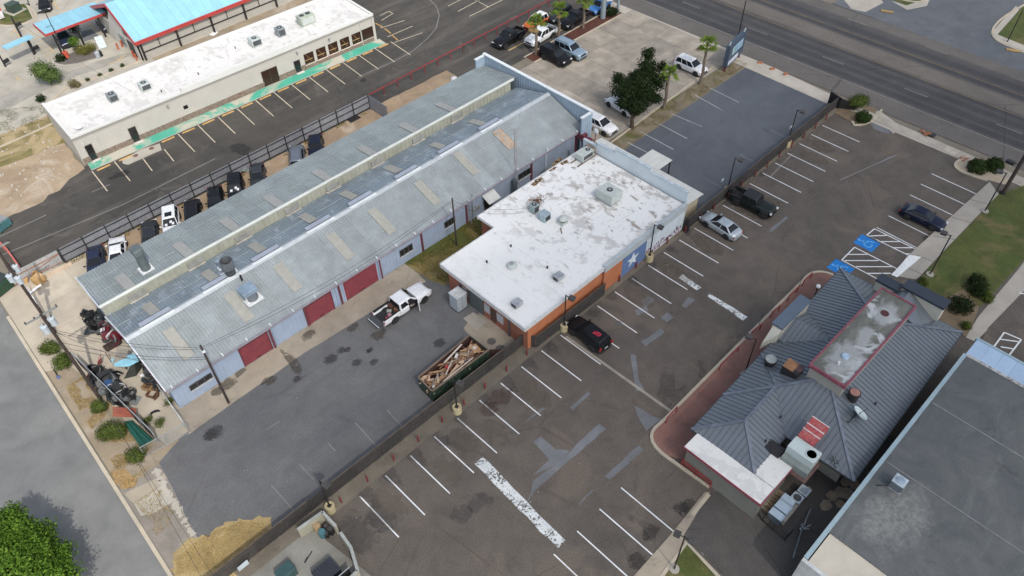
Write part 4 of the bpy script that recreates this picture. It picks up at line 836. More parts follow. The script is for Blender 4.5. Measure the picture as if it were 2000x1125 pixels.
# grey metal cabinet by the shop
c = Vector((32.25, 42.1, 0)); t = thing('metal_cabinet', 'tall pale grey steel cabinet standing outside the orange shop wall', 'cabinet', c)
b = MB(); b.cbox((0, 0, 1.05), 1.25, 1.25, 2.0); b.build('casing', M('cabinet_grey', (.36, .40, .44), .5, .1, var=.08), t, local=True, bevel=.03)
b = MB(); b.cbox((0, 0, 2.09), 1.35, 1.35, .08); b.build('lid', M('cabinet_lid', (.50, .53, .54), .5), t, local=True); b = MB(); b.cbox((-.0, -.63, 1.1), .02, .02, 1.8); b.build('door_joint', DKSTEEL, t, local=True)
b = MB(); b.cbox((0, 0, .03), 1.35, 1.35, .06); b.build('plinth', DKSTEEL, t, local=True)
# ------------------------------------------------------------------ pale strip building at the back left (turned a little against the grid)
BGE = M('greige_stucco', (.43, .41, .37), .75, var=.06, vs=.7, fine=.06, c2=(.40, .375, .33), amt=.3)
BA, BB = Vector((15.1, 93.1, 0)), Vector((59.4, 91.1, 0))
bx = (BB-BA).normalized(); by = Vector((-bx.y, bx.x, 0)); BL = (BB-BA).length
def Q(u, v, z=0): return BA+bx*u+by*v+Vector((0, 0, z))
def qbox(b, u0, u1, v0, v1, z0, z1): return b.hexa([Q(u0, v0, z0), Q(u1, v0, z0), Q(u1, v1, z0), Q(u0, v1, z0)], [Q(u0, v0, z1), Q(u1, v0, z1), Q(u1, v1, z1), Q(u0, v1, z1)])
bg_ = thing('strip_building', 'long empty white-roofed strip building with five big window openings at one end', 'building', Q(BL/2, 5))
BH = 3.9; BD = 9.6
b = MB(); qbox(b, 0, BL, 0, BD, 0, BH); b.build('wall', BGE, bg_)
b = MB(); qbox(b, .3, BL-.3, .3, BD-.2, BH, BH+.06); b.build('roof', BROOF, bg_)
b = MB(); qbox(b, -.05, .3, -.05, BD+.05, BH, BH+.42); qbox(b, .3, BL+.05, BD-.2, BD+.05, BH, BH+.28); qbox(b, BL-.3, BL+.05, -.05, BD-.2, BH, BH+.28)
qbox(b, .3, 14.4, -.05, .3, BH, BH+.25); qbox(b, 14.4, 32.6, -.12, .3, BH, BH+.75); qbox(b, 32.6, BL-.3, -.05, .3, BH, BH+.25); b.build('parapet', M('parapet_white', (.58, .58, .56), .7, var=.05), bg_)
b = MB(); qbox(b, 0, BL, -.07, -.01, BH-.30, BH-.02); b.build('fascia_band', M('greige_dark', (.27, .26, .235), .7, var=.06), bg_)
STN = None
def _stone():
    t = NT('ledge_stone'); v = t.vor(4.5, 'F1', t.stretch(1, 1, 2.2)); col = t.mix(v.outputs['Color'], (.13, .095, .075), (.30, .24, .19)); dk = t.vor(4.5, 'DISTANCE_TO_EDGE', t.stretch(1, 1, 2.2))
    col = t.mix(t.ramp(dk.outputs['Distance'], 0, .05, .8, 0), col, (.05, .04, .035)); t.bump(dk.outputs['Distance'], .6, .05); MATS['ledge_stone'] = t.done(col, .85); return t.m
STN = _stone()
WIN = [(1.35, .75, 2.3, 'door'), (6.9, .85, 2.2, 'door'), (26.6, 2.3, 2.35, 'door'), (30.9, .85, 1.9, 'door')]
BAYS = [41.0-i*2.02 for i in range(5)]
cuts = sorted([(u-w_/2, u+w_/2) for u, w_, h, k in WIN])
u = 0.05; b = MB(); rr = random.Random(2)
segs = []
for a, c in cuts+[(32.9, BL-.05)]: segs.append((u, a)); u = c
for a, c in segs:
    x = a
    while x < c:
        for r in range(4):
            pass
        w_ = min(c-x, rr.uniform(.35, .7)); qbox(b, x+.008, x+w_-.008, -.05-rr.uniform(0, .05), 0, .1, .48); qbox(b, x+.008, x+w_-.008, -.05-rr.uniform(0, .05), 0, .5, .86); x += w_
o = b.build('stone_course', STN, bg_); o['kind'] = 'stuff'
b = MB()
for k in range(18): x = 32.95+k*.62; qbox(b, x, x+.6, -.07, 0, .1, .62)
o = b.build('stone_course', STN, bg_); o['kind'] = 'stuff'
BROWN = plain('brown_glass', (.035, .018, .012), .25); TRIMW = M('trim_pale', (.55, .52, .47), .6)
for u, w_, h, k in WIN:
    b = MB(); qbox(b, u-w_/2, u+w_/2, -.03, 0, .12, h); o = b.build('door', BROWN if w_ > 2 else GLASS, bg_)
    b = MB(); qbox(b, u-w_/2-.07, u-w_/2, -.07, 0, .1, h+.08); qbox(b, u+w_/2, u+w_/2+.07, -.07, 0, .1, h+.08); qbox(b, u-w_/2, u+w_/2, -.07, 0, h, h+.08); b.build('door_frame', M('frame_dark', (.06, .05, .045), .5), o)
    if w_ < 2: b = MB(); qbox(b, u-w_/2-.05, u+w_/2+.25, -.5, -.1, .1, .18); b.build('door_step', TRIMW, o)
    else:
        b = MB(); qbox(b, u-.03, u+.03, -.06, -.03, .12, h); b.build('mullion', M('frame_dark', (.06,)*3), o)
b = MB(); qbox(b, 13.9, 14.5, -.03, 0, 1.7, 2.2); b.build('window', GLASS, bg_)
for u in BAYS:
    b = MB(); qbox(b, u-.78, u+.78, -.03, .0, .75, 2.35); o = b.build('window', BROWN, bg_)
    b = MB(); qbox(b, u-.85, u+.85, -.16, 0, .66, .75); b.build('window_sill', M('sill_pink', (.60, .48, .40), .7), o)
    b = MB(); qbox(b, u-.7, u+.5, -.045, -.03, 1.35, 1.44); b.bar(Q(u-.4, -.05, 2.2), Q(u+.3, -.05, 1.0), .06, .03); b.build('loose_lath', M('raw_lath', (.42, .26, .12), .7), o)
b = MB(); qbox(b, BL-2.4, BL-.4, -.03, 0, .75, 2.4); o = b.build('window', BROWN, bg_); b = MB(); qbox(b, BL-2.5, BL-2.4, -.1, .02, 0, BH-.3); qbox(b, BL-.4, BL, -.1, .02, 0, BH-.3); b.build('corner_post', BGE, bg_)
for u in (12.0, 31.2, 36.5):
    b = MB(); qbox(b, u-.12, u+.12, -.45, -.12, 3.15, 3.35); qbox(b, u-.04, u+.04, -.12, -.0, 3.2, 3.3); b.build('wall_lamp', M('lamp_grey', (.3, .3, .29), .5), bg_)
for u in (2.6, 0.9): b = MB(); qbox(b, u-.03, u+.03, -.35, 0, 2.5, 2.9); b.build('wall_pipe', M('pipe_white', (.6,)*3, .5), bg_)
def bq(px): return g(*px, BH+.06)
brz = math.atan2(bx.y, bx.x)
for px, s, lab, fan in (((222, 196), (1.1, 1.2, .9), 'small blue-grey rooftop condenser nearest the near left end of the strip building', .36), ((285, 174), (1.3, 1.3, .9), 'white rooftop condenser second from the near left end of the strip building', .36), ((500, 88), (1.5, 1.3, 1.0), 'grey rooftop condenser third along the strip building roof', .36), ((549, 69), (1.1, 1.2, 1.1), 'dark slim rooftop condenser on the strip building roof', .36)):
    ac_unit(bq(px), *s, lab, fan, rz=brz, m=M('unit_dark', (.20, .23, .24), .5) if 'dark' in lab or 'blue' in lab else ACGREY, curb=.1)
t = ac_unit(bq((599, 45)), 2.3, 1.5, 1.2, 'twin-fan greenish rooftop unit at the far end of the strip building', 0, rz=brz, m=M('unit_green', (.36, .40, .33), .5), curb=.1)
for dx in (-.5, .5): b = MB(); b.cyl((dx, .1, 1.3), (dx, .1, 1.33), .38, .38, 14); b.build('fan_grille', ACDARK, t, local=True)
for px, lab in (((155, 252), 'bowl-shaped white dish lying near the corner of the strip building roof'),):
    c = bq(px); b = MB(); b.rings([[c+Vector((r*math.cos(a*PI/7), r*math.sin(a*PI/7), .12+.5*r*r)) for a in range(14)] for r in (.02, .25, .45)], False); solo('satellite_dish', b, M('dish_white', (.6,)*3), lab, 'satellite dish')
for i, px in enumerate(((388, 146), (460, 95), (316, 180))):
    c = bq(px); solo('vent_pipe', MB().cyl(c, c+Vector((0, 0, .35)), .07, .07, 8), DKSTEEL, ['small pipe stub on the strip building roof midway along', 'small pipe stub on the strip building roof towards the far end', 'small pipe stub on the strip building roof by the step in the parapet'][i], 'pipe')
# wheel stops
STOP = M('yellow_stop', (.50, .31, .11), .8, var=.25, vs=2, c2=(.35, .27, .17), amt=.35)
proto = None
def wheel_stop(c, rz, lab, grp, m=STOP):
    b = MB(); L = 1.75; b.hexa([(-L/2, -.09, 0), (L/2, -.09, 0), (L/2, .09, 0), (-L/2, .09, 0)], [(-L/2+.05, -.06, .13), (L/2-.05, -.06, .13), (L/2-.05, .06, .13), (-L/2+.05, .06, .13)])
    o = b.build('wheel_stop', m, None); o.location = c; o.rotation_euler = (0, 0, rz); return tag(o, lab, 'wheel stop', grp)
ORD = 'first second third fourth fifth sixth seventh eighth ninth tenth eleventh twelfth thirteenth fourteenth fifteenth sixteenth'.split()
for i in range(16):
    if i == 2: continue
    u = 1.55+i*2.83
    wheel_stop(Q(u, -2.25), brz+U(-.02, .02)+(.06 if i == 0 else 0), ORD[i-(i > 2)]+' yellow wheel stop from the near left end of the green walk', 'yellow wheel stops along the green walk')
for px in ((1, 1),): pass
for nm_, a, c in (('farthest', (733, 46), (748, 54)), ('middle', (748, 54), (766, 68)), ('nearest', (764, 68), (778, 80))):
    p, q = g(*a), g(*c); wheel_stop((p+q)/2, math.atan2((q-p).y, (q-p).x), nm_+' of three yellow wheel stops set across the end of the strip building', 'yellow wheel stops at the building end')

# ------------------------------------------------------------------ blue-roofed drive-in at the back left
DBLUE = M('drive_in_blue', (.22, .44, .54), .45, var=.08, vs=.6, c2=(.19, .39, .49), amt=.35, perobj=.05); DRED = M('fascia_red', (.38, .05, .045), .5, var=.15); DWALL = M('drive_in_grey', (.36, .345, .31), .75, var=.08)
dv = thing('drive_in_restaurant', 'drive-in restaurant with a big pale blue roof and red fascia', 'building', (45, 113, 0))
b = MB(); b.box(31.7, 75, 111.1, 126, 0, 3.05); b.build('wall', DWALL, dv)
b = MB(); b.hexa([(31.65, 111.1, 0), (31.95, 111.1, 0), (31.95, 121.9, 0), (31.65, 121.9, 0)], [(31.65, 111.1, 3.05), (31.95, 111.1, 3.05), (31.95, 117.0, 6.4), (31.65, 117.0, 6.4)]); b.build('gable_wall', M('gable_pale', (.55, .53, .49), .7, var=.06), dv)
def dpanel(x0, x1): return MB().hexa([(x0, 110.7, 3.1), (x1, 110.7, 3.1), (x1, 117, 6.75), (x0, 117, 6.75)], [(x0, 110.7, 3.2), (x1, 110.7, 3.2), (x1, 117, 6.85), (x0, 117, 6.85)])
for i in range(36): dpanel(31.5+i*1.2+.008, 32.7+i*1.2-.008).build('roof_panel', DBLUE, dv)
b = MB(); b.hexa([(31.5, 117, 6.75), (74.7, 117, 6.75), (74.7, 126.2, 3.1), (31.5, 126.2, 3.1)], [(31.5, 117, 6.85), (74.7, 117, 6.85), (74.7, 126.2, 3.2), (31.5, 126.2, 3.2)]); b.build('rear_roof', DBLUE, dv)
b = MB(); b.box(31.4, 74.8, 110.55, 110.7, 2.72, 3.24); b.bar((31.42, 110.6, 3.0), (31.42, 117, 6.65), .14, .5); b.bar((31.42, 117, 6.65), (31.42, 126, 3.1), .14, .5); b.build('fascia', DRED, dv)
for i in range(8):
    x = 32.2+i*5.6; b = MB(); b.box(x-.12, x+.12, 110.72, 110.98, 0, 2.8); b.build('porch_post', DKSTEEL, dv)
    b = MB(); b.box(x+2.7, x+2.78, 110.95, 111.08, 1.2, 2.8); b.build('wall_batten', DKSTEEL, dv)
b = MB(); b.box(32.3, 74, 110.98, 111.08, 1.12, 1.24); b.build('wall_rail', DKSTEEL, dv)
b = MB(); b.box(31.6, 31.65, 112.4, 114.4, 0, 2.3); b.build('doorway', DKSTEEL, dv); b = MB(); b.box(31.6, 31.65, 115.4, 117.2, .6, 2.1); b.build('window', plain('teal_glass', (.10, .17, .18), .2), dv); b = MB(); b.box(31.6, 31.65, 113.0, 114.6, 3.0, 3.8); b.build('window', GLASS, dv)
cn = thing('stall_canopy', 'long pale blue canopy with red edge over the drive-in stalls', 'canopy', (27.5, 125, 0))
for i in range(8):
    x = 23.2+i*1.15; b = MB(); b.hexa([(x+.008, 121.5, 3.55), (x+1.142, 121.5, 3.55), (x+1.142, 125.6, 3.75), (x+.008, 125.6, 3.75)], [(x+.008, 121.5, 3.62), (x+1.142, 121.5, 3.62), (x+1.142, 125.6, 3.82), (x+.008, 125.6, 3.82)]); b.build('roof_panel', DBLUE, cn)
b = MB(); b.box(23.1, 32.3, 121.38, 121.5, 3.35, 3.66); b.box(23.08, 23.2, 121.4, 125.7, 3.35, 3.8); b.build('fascia', DRED, cn)
for x in (24.2, 27.6, 31.0): b = MB(); b.box(x-.12, x+.12, 121.7, 121.95, 0, 3.55); b.build('post', DKSTEEL, cn)
t = thing('order_canopy', 'small detached pale blue canopy on two black posts by the drive-in', 'canopy', (20, 123, 0))
c = g(34.8, 82, 2.9); b = MB(); b.cbox((c.x, c.y, 2.9), 4.2, 1.4, .12, rad(8)); b.build('roof_panel', DBLUE, t)
for px in ((42, 72), (68, 108)): q = g(*px); b = MB(); b.box(q.x-.12, q.x+.12, q.y-.12, q.y+.12, 0, 2.85); b.build('post', DKSTEEL, t)
for px, lab in (((70, 106), 'black menu post with a splayed foot under the small canopy'), ((12, 132), 'black menu post with a splayed foot at the left edge of the drive-in'), ((36, 60), 'black menu board stand beside the grass island')):
    q = g(*px); t = thing('menu_stand', lab, 'menu stand', q); b = MB(); b.box(q.x-.1, q.x+.1, q.y-.1, q.y+.1, 0, 2.4); b.build('post', DKSTEEL, t); b = MB(); b.cbox(q+Vector((.4, .0, .9)), .9, .25, .5, rad(20)); b.build('board', DKSTEEL, t); b = MB(); b.cbox(q+Vector((.2, -.2, .06)), 1.4, .8, .12, rad(20)); b.build('kerb_pad', G_PALE, t)
q = g(131, 112); t = thing('red_base_lamp', 'tall slim lamp post on a red drum base in the drive-in planting bed', 'lamp post', q)
b = MB(); b.cyl(q, q+Vector((0, 0, .9)), .4, .4, 14); b.build('base', M('base_red', (.5, .09, .05), .6), t, 40); b = MB(); b.cyl(q, q+Vector((0, 0, 7.2)), .07, .05, 8); b.build('pole', DKSTEEL, t); b = MB(); b.cbox(q+Vector((-.5, .2, 7.2)), .9, .3, .14); b.build('lamp_head', DKSTEEL, t)
q = g(58, 10); solo('lamp_post', MB().cyl(q+Vector((0, 0, 0)), q+Vector((0, 0, 5)), .07, .06, 8), DKSTEEL, 'black lamp post on the grass island at the top left corner', 'lamp post')
q = g(30, 22); t = thing('transformer_box', 'dark green utility box on a pale pad in the grass island', 'utility box', q); b = MB(); b.cbox(q+Vector((0, 0, .06)), 2.6, 2.6, .12, .3); b.build('pad', G_PALE, t); b = MB(); b.cbox(q+Vector((0, 0, .75)), 1.7, 1.6, 1.3, .3); b.build('casing', M('box_green', (.035, .06, .045), .5), t, bevel=.04)
q = g(4, 38); t = thing('red_sign_cabinet', 'red and white sign cabinet cut off at the left edge', 'sign', q); b = MB(); b.cbox(q+Vector((0, 0, .9)), .9, .8, 1.2); b.build('cabinet', M('cabinet_white', (.6,)*3, .5), t); b = MB(); b.cbox(q+Vector((0, 0, 1.8)), 1.0, .9, .6); b.build('sign_panel', M('sign_red', (.5, .05, .04), .5), t)
q = g(202, 95); b = MB(); b.bar(q+Vector((0, 0, .1)), q+Vector((.15, .7, 1.7)), 1.1, .06); solo('menu_board', b, M('board_pale', (.45, .52, .54), .5, var=.3, vs=6), 'leaning pale menu board on the drive-in paving', 'menu board')
q = g(193, 113); t = thing('traffic_drum', 'grey trash barrel at the end of the planting bed', 'trash can', q); b = MB(); b.lathe(q, [(.3, 0), (.36, .9), (.3, .95), (.02, 1.0)], 14); b.build('barrel', M('barrel_grey', (.35, .38, .42), .5), t, 40); b = MB(); b.cbox(q+Vector((.5, .2, .4)), .4, .6, .8); b.build('side_bin', DKSTEEL, t)
for k, px in enumerate(((232, 97), (240, 92), (262, 112), (268, 118))):
    q = g(*px); solo('guard_post', MB().lathe(q, [(.13, 0), (.13, 1.05), (.02, 1.12)], 10), M('post_red', (.42, .10, .05), .6), 'orange-red guard post by the drive-in window lane', 'bollard', 'guard posts at the drive-in window')
q = g(418, 66); solo('white_board', MB().cbox(q+Vector((0, 0, .03)), 1.2, .8, .06, .4), M('board_white', (.7,)*3), 'white board lying on the strip of dirt behind the strip building', 'board')

# ------------------------------------------------------------------ restaurant with the dark standing seam roof
SEAM = M('standing_seam_roof', (.155, .178, .20), .42, .35, var=.1, vs=.5, fine=.05, c2=(.135, .155, .178), amt=.35); SEAMD = M('seam_rib', (.12, .138, .158), .45, .3, var=.1); HIPC = M('hip_cap', (.165, .19, .225), .4, .35)
RCREAM = M('restaurant_cream', (.36, .35, .30), .7, var=.06, vs=.7); RTRIM = M('rust_trim', (.25, .05, .07), .6, var=.2)
rs = thing('restaurant', 'restaurant with a dark standing seam hip roof and a raised flat centre', 'building', (50, 10, 0))
PIT, EZ = .345, 3.0
b = MB(); b.box(41.4, 60.5, 4.7, 14.7, 0, 2.95); b.box(36.6, 41.4, 10.1, 14.6, 0, 2.94); b.build('wall', RCREAM, rs)
RPIV = Vector((61, 10, 0)); RTH = .0297; RROT = Matrix.Translation(RPIV) @ Matrix.Rotation(RTH, 4, 'Z') @ Matrix.Translation(-RPIV)     # the roof stands a little out of square with the lot
def hip_roof(x0, x1, y0, y1, ez, skip=()):
    hw = (y1-y0)/2; h = hw*PIT; yc = (y0+y1)/2; a, c = x0+hw, x1-hw
    V = lambda p: RROT @ Vector(p)
    faces = {'S': [V((x0, y0, ez)), V((x1, y0, ez)), V((c, yc, ez+h)), V((a, yc, ez+h))], 'N': [V((x1, y1, ez)), V((x0, y1, ez)), V((a, yc, ez+h)), V((c, yc, ez+h))],
             'W': [V((x0, y1, ez)), V((x0, y0, ez)), V((a, yc, ez+h))], 'E': [V((x1, y0, ez)), V((x1, y1, ez)), V((c, yc, ez+h))]}
    for k, f in faces.items():
        b = MB(); n = (f[1]-f[0]).cross(f[2]-f[0]).normalized(); b.hexa([p-Vector((0, 0, .1)) for p in f], f); b.build('roof', SEAM, rs)
        e0, e1 = f[0], f[1]; L = (e1-e0).length; d = (e1-e0)/L; up = n.cross(d).normalized(); up = up if up.z > 0 else -up
        s = .45; i = 0; x = .25
        apex = [((p-e0).dot(d), (p-e0).dot(up)) for p in f[2:]]
        while x < L-.1:
            # height of the face above the eave at x
            if len(apex) == 2:
                pr = sorted(apex); (xa, ha), (xb, hb) = pr
                t_ = ha*x/xa if x < xa else (hb*(L-x)/(L-xb) if x > xb else ha)
            else:
                xa, ha = apex[0]; t_ = ha*x/xa if x < xa else ha*(L-x)/(L-xa)
            if t_ > .15:
                p = e0+d*x+n*.02; b = MB(); b.bar(p, p+up*(t_-.03), .045, .06, up=n); b.build('roof_seam', SEAMD, rs)
            x += s
    for p, q in ((faces['S'][0], faces['S'][3]), (faces['S'][1], faces['S'][2]), (faces['N'][0], faces['N'][3]), (faces['N'][1], faces['N'][2]), (faces['S'][3], faces['S'][2])):
        b = MB(); b.bar(p+Vector((0, 0, .06)), q+Vector((0, 0, .06)), .26, .06); b.build('hip_cap', HIPC, rs)
    b = MB()
    for p, q in zip([faces['S'][0], faces['S'][1], faces['N'][0], faces['N'][1]], [faces['S'][1], faces['N'][0], faces['N'][1], faces['S'][0]]): b.bar(p-Vector((0, 0, .08)), q-Vector((0, 0, .08)), .1, .18)
    b.build('eave_trim', M('eave_dark', (.05, .055, .06), .5), rs)
hip_roof(40.2, 61.4, 4.1, 16.4, EZ)
hip_roof(35.4, 46.5, 10.2, 16.385, EZ-.012)
# raised flat centre with the red trimmed edge
TZ = 6.35; tx0, tx1, ty0, ty1 = 45.4, 57.9, 8.15, 11.45
b = MB(); b.box(tx0+.1, tx1-.1, ty0+.1, ty1-.1, 4.2, TZ-.25); b.build('lantern_wall', M('lantern_grey', (.27, .265, .24), .7, var=.06), rs)
def _tower():
    t = NT('tower_membrane'); s = t.stretch(.25, 1.2, 1); a = t.noise(1.0, 6, .65, .6, s); d = t.noise(.5, 4, .6, .8)
    col = t.mix(t.ramp(a, .42, .6), (.10, .105, .09), (.15, .15, .13)); col = t.mix(t.ramp(d, .55, .62), col, (.42, .44, .44)); col = t.mix(t.ramp(t.noise(2.2, 6, .7, .3, t.stretch(.3, 2.2, 1)), .6, .68), col, (.24, .26, .26))
    sp = t.n('ShaderNodeSeparateXYZ'); t.l(t.pos, sp.inputs[0])
    for px, rx, ry in (((1728, 612), 1.7, 1.1), ((1651, 700), 2.6, 1.5), ((1690, 655), 1.2, .7)):
        c_ = g(*px, 6.35); dx = t.math('DIVIDE', t.math('SUBTRACT', sp.outputs[0], c_.x), rx); dy = t.math('DIVIDE', t.math('SUBTRACT', sp.outputs[1], c_.y), ry)
        r2 = t.math('ADD', t.math('ADD', t.math('MULTIPLY', dx, dx), t.math('MULTIPLY', dy, dy)), t.ramp(t.noise(1.3, 6, .7, .5), .3, .7, -.6, .6)); col = t.mix(t.ramp(r2, .35, 1.1, .8, 0), col, (.33, .345, .345))
    MATS['tower_membrane'] = t.done(col, .75); return t.m
b = MB(); b.box(tx0, tx1, ty0, ty1, TZ-.25, TZ); b.build('flat_roof', _tower(), rs)
TM = M('tower_trim_red', (.22, .06, .085), .6, var=.25, vs=2, c2=(.40, .28, .28), amt=.35)
b = MB(); w_ = .10
b.box(tx0-.05, tx1+.05, ty0-.05, ty0+w_, TZ-.28, TZ+.1); b.box(tx0-.05, tx1+.05, ty1-w_, ty1+.05, TZ-.28, TZ+.1); b.box(tx0-.05, tx0+w_, ty0+w_, ty1-w_, TZ-.28, TZ+.1); b.box(tx1-w_, tx1+.05, ty0+w_, ty1-w_, TZ-.28, TZ+.1); b.build('edge_trim', TM, rs)
c = g(1728, 612, TZ); b = MB(); b.cyl((c.x, c.y, TZ), (c.x, c.y, TZ+.03), .38, .38, 18); b.build('roof_drain', M('drain_rust', (.07, .02, .02), .7), rs)
c = g(1651, 697, TZ); b = MB(); b.lathe((c.x, c.y, TZ), [(.34, 0), (.34, .12), (.3, .18), (.02, .22)], 16); b.build('vent_cap', M('vent_pale_blue', (.36, .48, .60), .5), rs, 40)
c = g(1637, 712, TZ); b = MB(); b.cyl((c.x, c.y, TZ), (c.x, c.y, TZ+.4), .09, .09, 8); b.cyl((c.x, c.y, TZ+.4), (c.x-.2, c.y, TZ+.45), .09, .09, 8); b.build('vent_pipe', M('pipe_white', (.6,)*3), rs)
# false fronts
NAVY = M('front_cap_navy', (.026, .034, .05), .5, var=.1); SLATE = M('front_cap_slate', (.085, .115, .155), .5, var=.1)
CF_ = M('front_cream', (.47, .465, .40), .7, var=.05)
b = MB(); b.box(48.7, 53.4, 15.7, 16.7, 2.0, 4.6); o = b.build('false_front', CF_, rs); b = MB(); b.box(48.6, 53.5, 15.65, 16.8, 4.6, 4.8); b.build('front_cap', SLATE, o)
b = MB(); b.hexa([(48.3, 15.75, 3.0), (48.68, 15.75, 3.0), (48.68, 16.6, 2.2), (47.3, 16.6, 2.2)], [(48.3, 15.75, 4.2), (48.68, 15.75, 4.5), (48.68, 16.6, 4.5), (47.3, 16.6, 3.0)]); b.build('front_wing', CF_, rs)
yc = 12.9
hx = 50.9    # little cross gable behind the false front
b = MB(); b.hexa([(48.6, 16.3, 3.3), (53.2, 16.3, 3.3), (53.2, 12.0, 3.3), (48.6, 12.0, 3.3)], [(50.85, 16.3, 4.45), (50.95, 16.3, 4.45), (50.95, 12.2, 4.45), (50.85, 12.2, 4.45)]); b.build('cross_gable', SEAM, rs)
for i in range(10):
    y = 12.6+i*.4
    for s in (-1, 1): b = MB(); b.bar((hx+s*2.25, y, 3.36), (hx+s*.06, y, 4.48), .045, .05); b.build('roof_seam', SEAMD, rs)
for x0, x1, y0, y1, z in ((60.3, 61.5, 10.5, 12.75, 4.55), (60.7, 62.1, 6.35, 10.45, 5.0)):
    b = MB(); b.box(x0+.2, x1-.1, y0+.1, y1-.1, 1.0, z); o = b.build('false_front', CF_, rs); b = MB(); b.box(x0, x1, y0, y1, z, z+.22); b.build('front_cap', NAVY, o)
b = MB(); b.hexa([(58.0, 6.5, 3.8), (60.85, 6.5, 3.1), (60.85, 12.6, 3.1), (58.0, 12.6, 3.8)], [(58.0, 9.6, 5.0), (60.85, 9.6, 5.0), (60.85, 9.7, 5.0), (58.0, 9.7, 5.0)]); b.build('cross_gable', SEAM, rs)
# low white-roofed wing
WW = _wr('white_wing_roof', (.64, .64, .61), (.48, .48, .46), (.38, .37, .35), (-50, 90, .55, .55), 0)
b = MB(); b.box(33.7, 35.2, 7.75, 14.8, 0, 2.85); b.box(35.2, 38.0, 7.75, 9.4, 0, 2.85); b.build('wing_wall', M('wing_grey', (.19, .19, .165), .8, var=.12), rs)
b = MB(); b.box(33.45, 35.35, 7.65, 15.0, 2.85, 3.0); b.build('wing_roof', WW, rs); b = MB(); b.box(35.4, 38.2, 7.6, 9.55, 2.85, 3.02); b.build('wing_roof', WW, rs)
b = MB(); b.box(33.38, 33.45, 7.6, 15.05, 2.78, 3.02); b.box(33.38, 38.2, 7.55, 7.62, 2.78, 3.02); b.box(38.2, 38.27, 7.6, 9.6, 2.78, 3.04); b.build('wing_trim', RTRIM, rs)
# things on that roof
def hipz(x, y):
    q = RROT.inverted() @ Vector((x, y, 0)); x, y = q.x, q.y; z = EZ+PIT*max(min(x-40.2, 61.4-x, y-4.1, 16.4-y), min(x-35.4, 46.5-x, y-10.2, 16.39-y)); return z
def onhip(px):
    z = 4.0
    for _ in range(12): p = g(*px, z); z = hipz(p.x, p.y)
    return g(*px, z)
c = onhip((1502, 712)); t = thing('kitchen_fan', 'round black kitchen exhaust fan with a pale top on the dark roof', 'roof vent', c); b = MB(); b.lathe(c+Vector((0, 0, -.2)), [(.42, 0), (.42, .7), (.55, .72), (.55, 1.0)], 18); b.build('drum', DKSTEEL, t, 40); b = MB(); b.lathe(c, [(.5, .8), (.5, .86), (.02, .9)], 18); b.build('lid', M('lid_grey', (.26, .28, .28), .5), t, 40)
c = onhip((1545, 728)); t = thing('rusted_fan_box', 'rust-topped black fan box on the dark roof beside the raised centre', 'roof vent', c); b = MB(); b.cbox(c+Vector((0, 0, .3)), 1.1, 1.5, 1.1); b.build('casing', DKSTEEL, t); b = MB(); b.cbox(c+Vector((0, .25, .88)), 1.15, 1.0, .06); b.build('lid', M('rust_lid', (.26, .13, .06), .7, var=.4), t); b = MB(); b.cbox(c+Vector((.2, -.5, .87)), .8, .5, .05); b.build('side_lid', M('lid_maroon', (.10, .05, .05), .6), t)
c = onhip((1664, 778)); t = thing('kitchen_fan', 'black exhaust fan drum with a rusty pink top near the low side of the roof', 'roof vent', c); b = MB(); b.lathe(c+Vector((0, 0, -.3)), [(.45, 0), (.45, .9), (.5, .92), (.5, 1.15)], 18); b.build('drum', DKSTEEL, t, 40); b = MB(); b.lathe(c, [(.4, .86), (.4, .93), (.02, .95)], 16); b.build('lid', M('lid_rust', (.33, .17, .14), .7), t, 40)
c = onhip((1668, 815)); t = thing('satellite_dish', 'pale oval satellite dish with a black base frame on the dark roof', 'satellite dish', c)
ax_ = Vector((.5, -.35, .8)).normalized(); xx = ax_.cross(Vector((0, 0, 1))).normalized(); yy = ax_.cross(xx); dc = c+Vector((.15, -.25, .7))
b = MB(); b.rings([[dc+ax_*(.35*r*r-.1)+xx*(r*math.cos(a*PI/9))+yy*(r*1.15*math.sin(a*PI/9)) for a in range(18)] for r in (.02, .3, .55, .68)], False); b.build('dish', M('dish_pale', (.47, .55, .56), .5), t, 60)
b = MB(); b.bar(c+Vector((-.3, .1, .02)), dc, .06); b.bar(dc, dc+ax_*.8, .03); b.build('arm', DKSTEEL, t); b = MB()
for k in (-1, 0, 1): b.bar(c+Vector((-.9, .35+k*.3, .05)), c+Vector((.5, .35+k*.3, .05)), .06)
for k in (-1, 1): b.bar(c+Vector((k*.65-.2, .0, .08)), c+Vector((k*.65-.2, .7, .08)), .06)
b.build('base_frame', DKSTEEL, t)
t = thing('rooftop_unit', 'big pale rooftop air unit with one fan above the restaurant service side', 'air conditioner', (39.1, 7.6, 3.0))
b = MB(); b.box(38.0, 39.0, 6.4, 8.75, 2.7, 3.5); b.build('lower_cabinet', M('unit_grey_green', (.20, .23, .22), .5, var=.15), t); b = MB(); b.box(38.6, 39.95, 6.45, 8.8, 3.0, 4.35); b.build('casing', M('unit_pale', (.45, .52, .51), .5, var=.05), t, bevel=.03)
b = MB(); b.cyl((39.25, 7.0, 4.35), (39.25, 7.0, 4.37), .42, .42, 18); o = b.build('fan_grille', ACDARK, t); b = MB(); b.lathe((39.25, 7.0, 4.37), [(.46, 0), (.46, .03), (.4, .03), (.4, 0)], 18); b.build('fan_ring', M('unit_pale', (.45,)*3), o)
b = MB(); b.box(37.9, 39.0, 8.9, 10.4, 2.5, 3.25); b.build('dark_duct', DKSTEEL, t); b = MB(); b.box(37.7, 40.2, 6.2, 8.9, 2.5, 2.7); b.build('support_frame', M('frame_rust', (.12, .07, .06), .7), t)
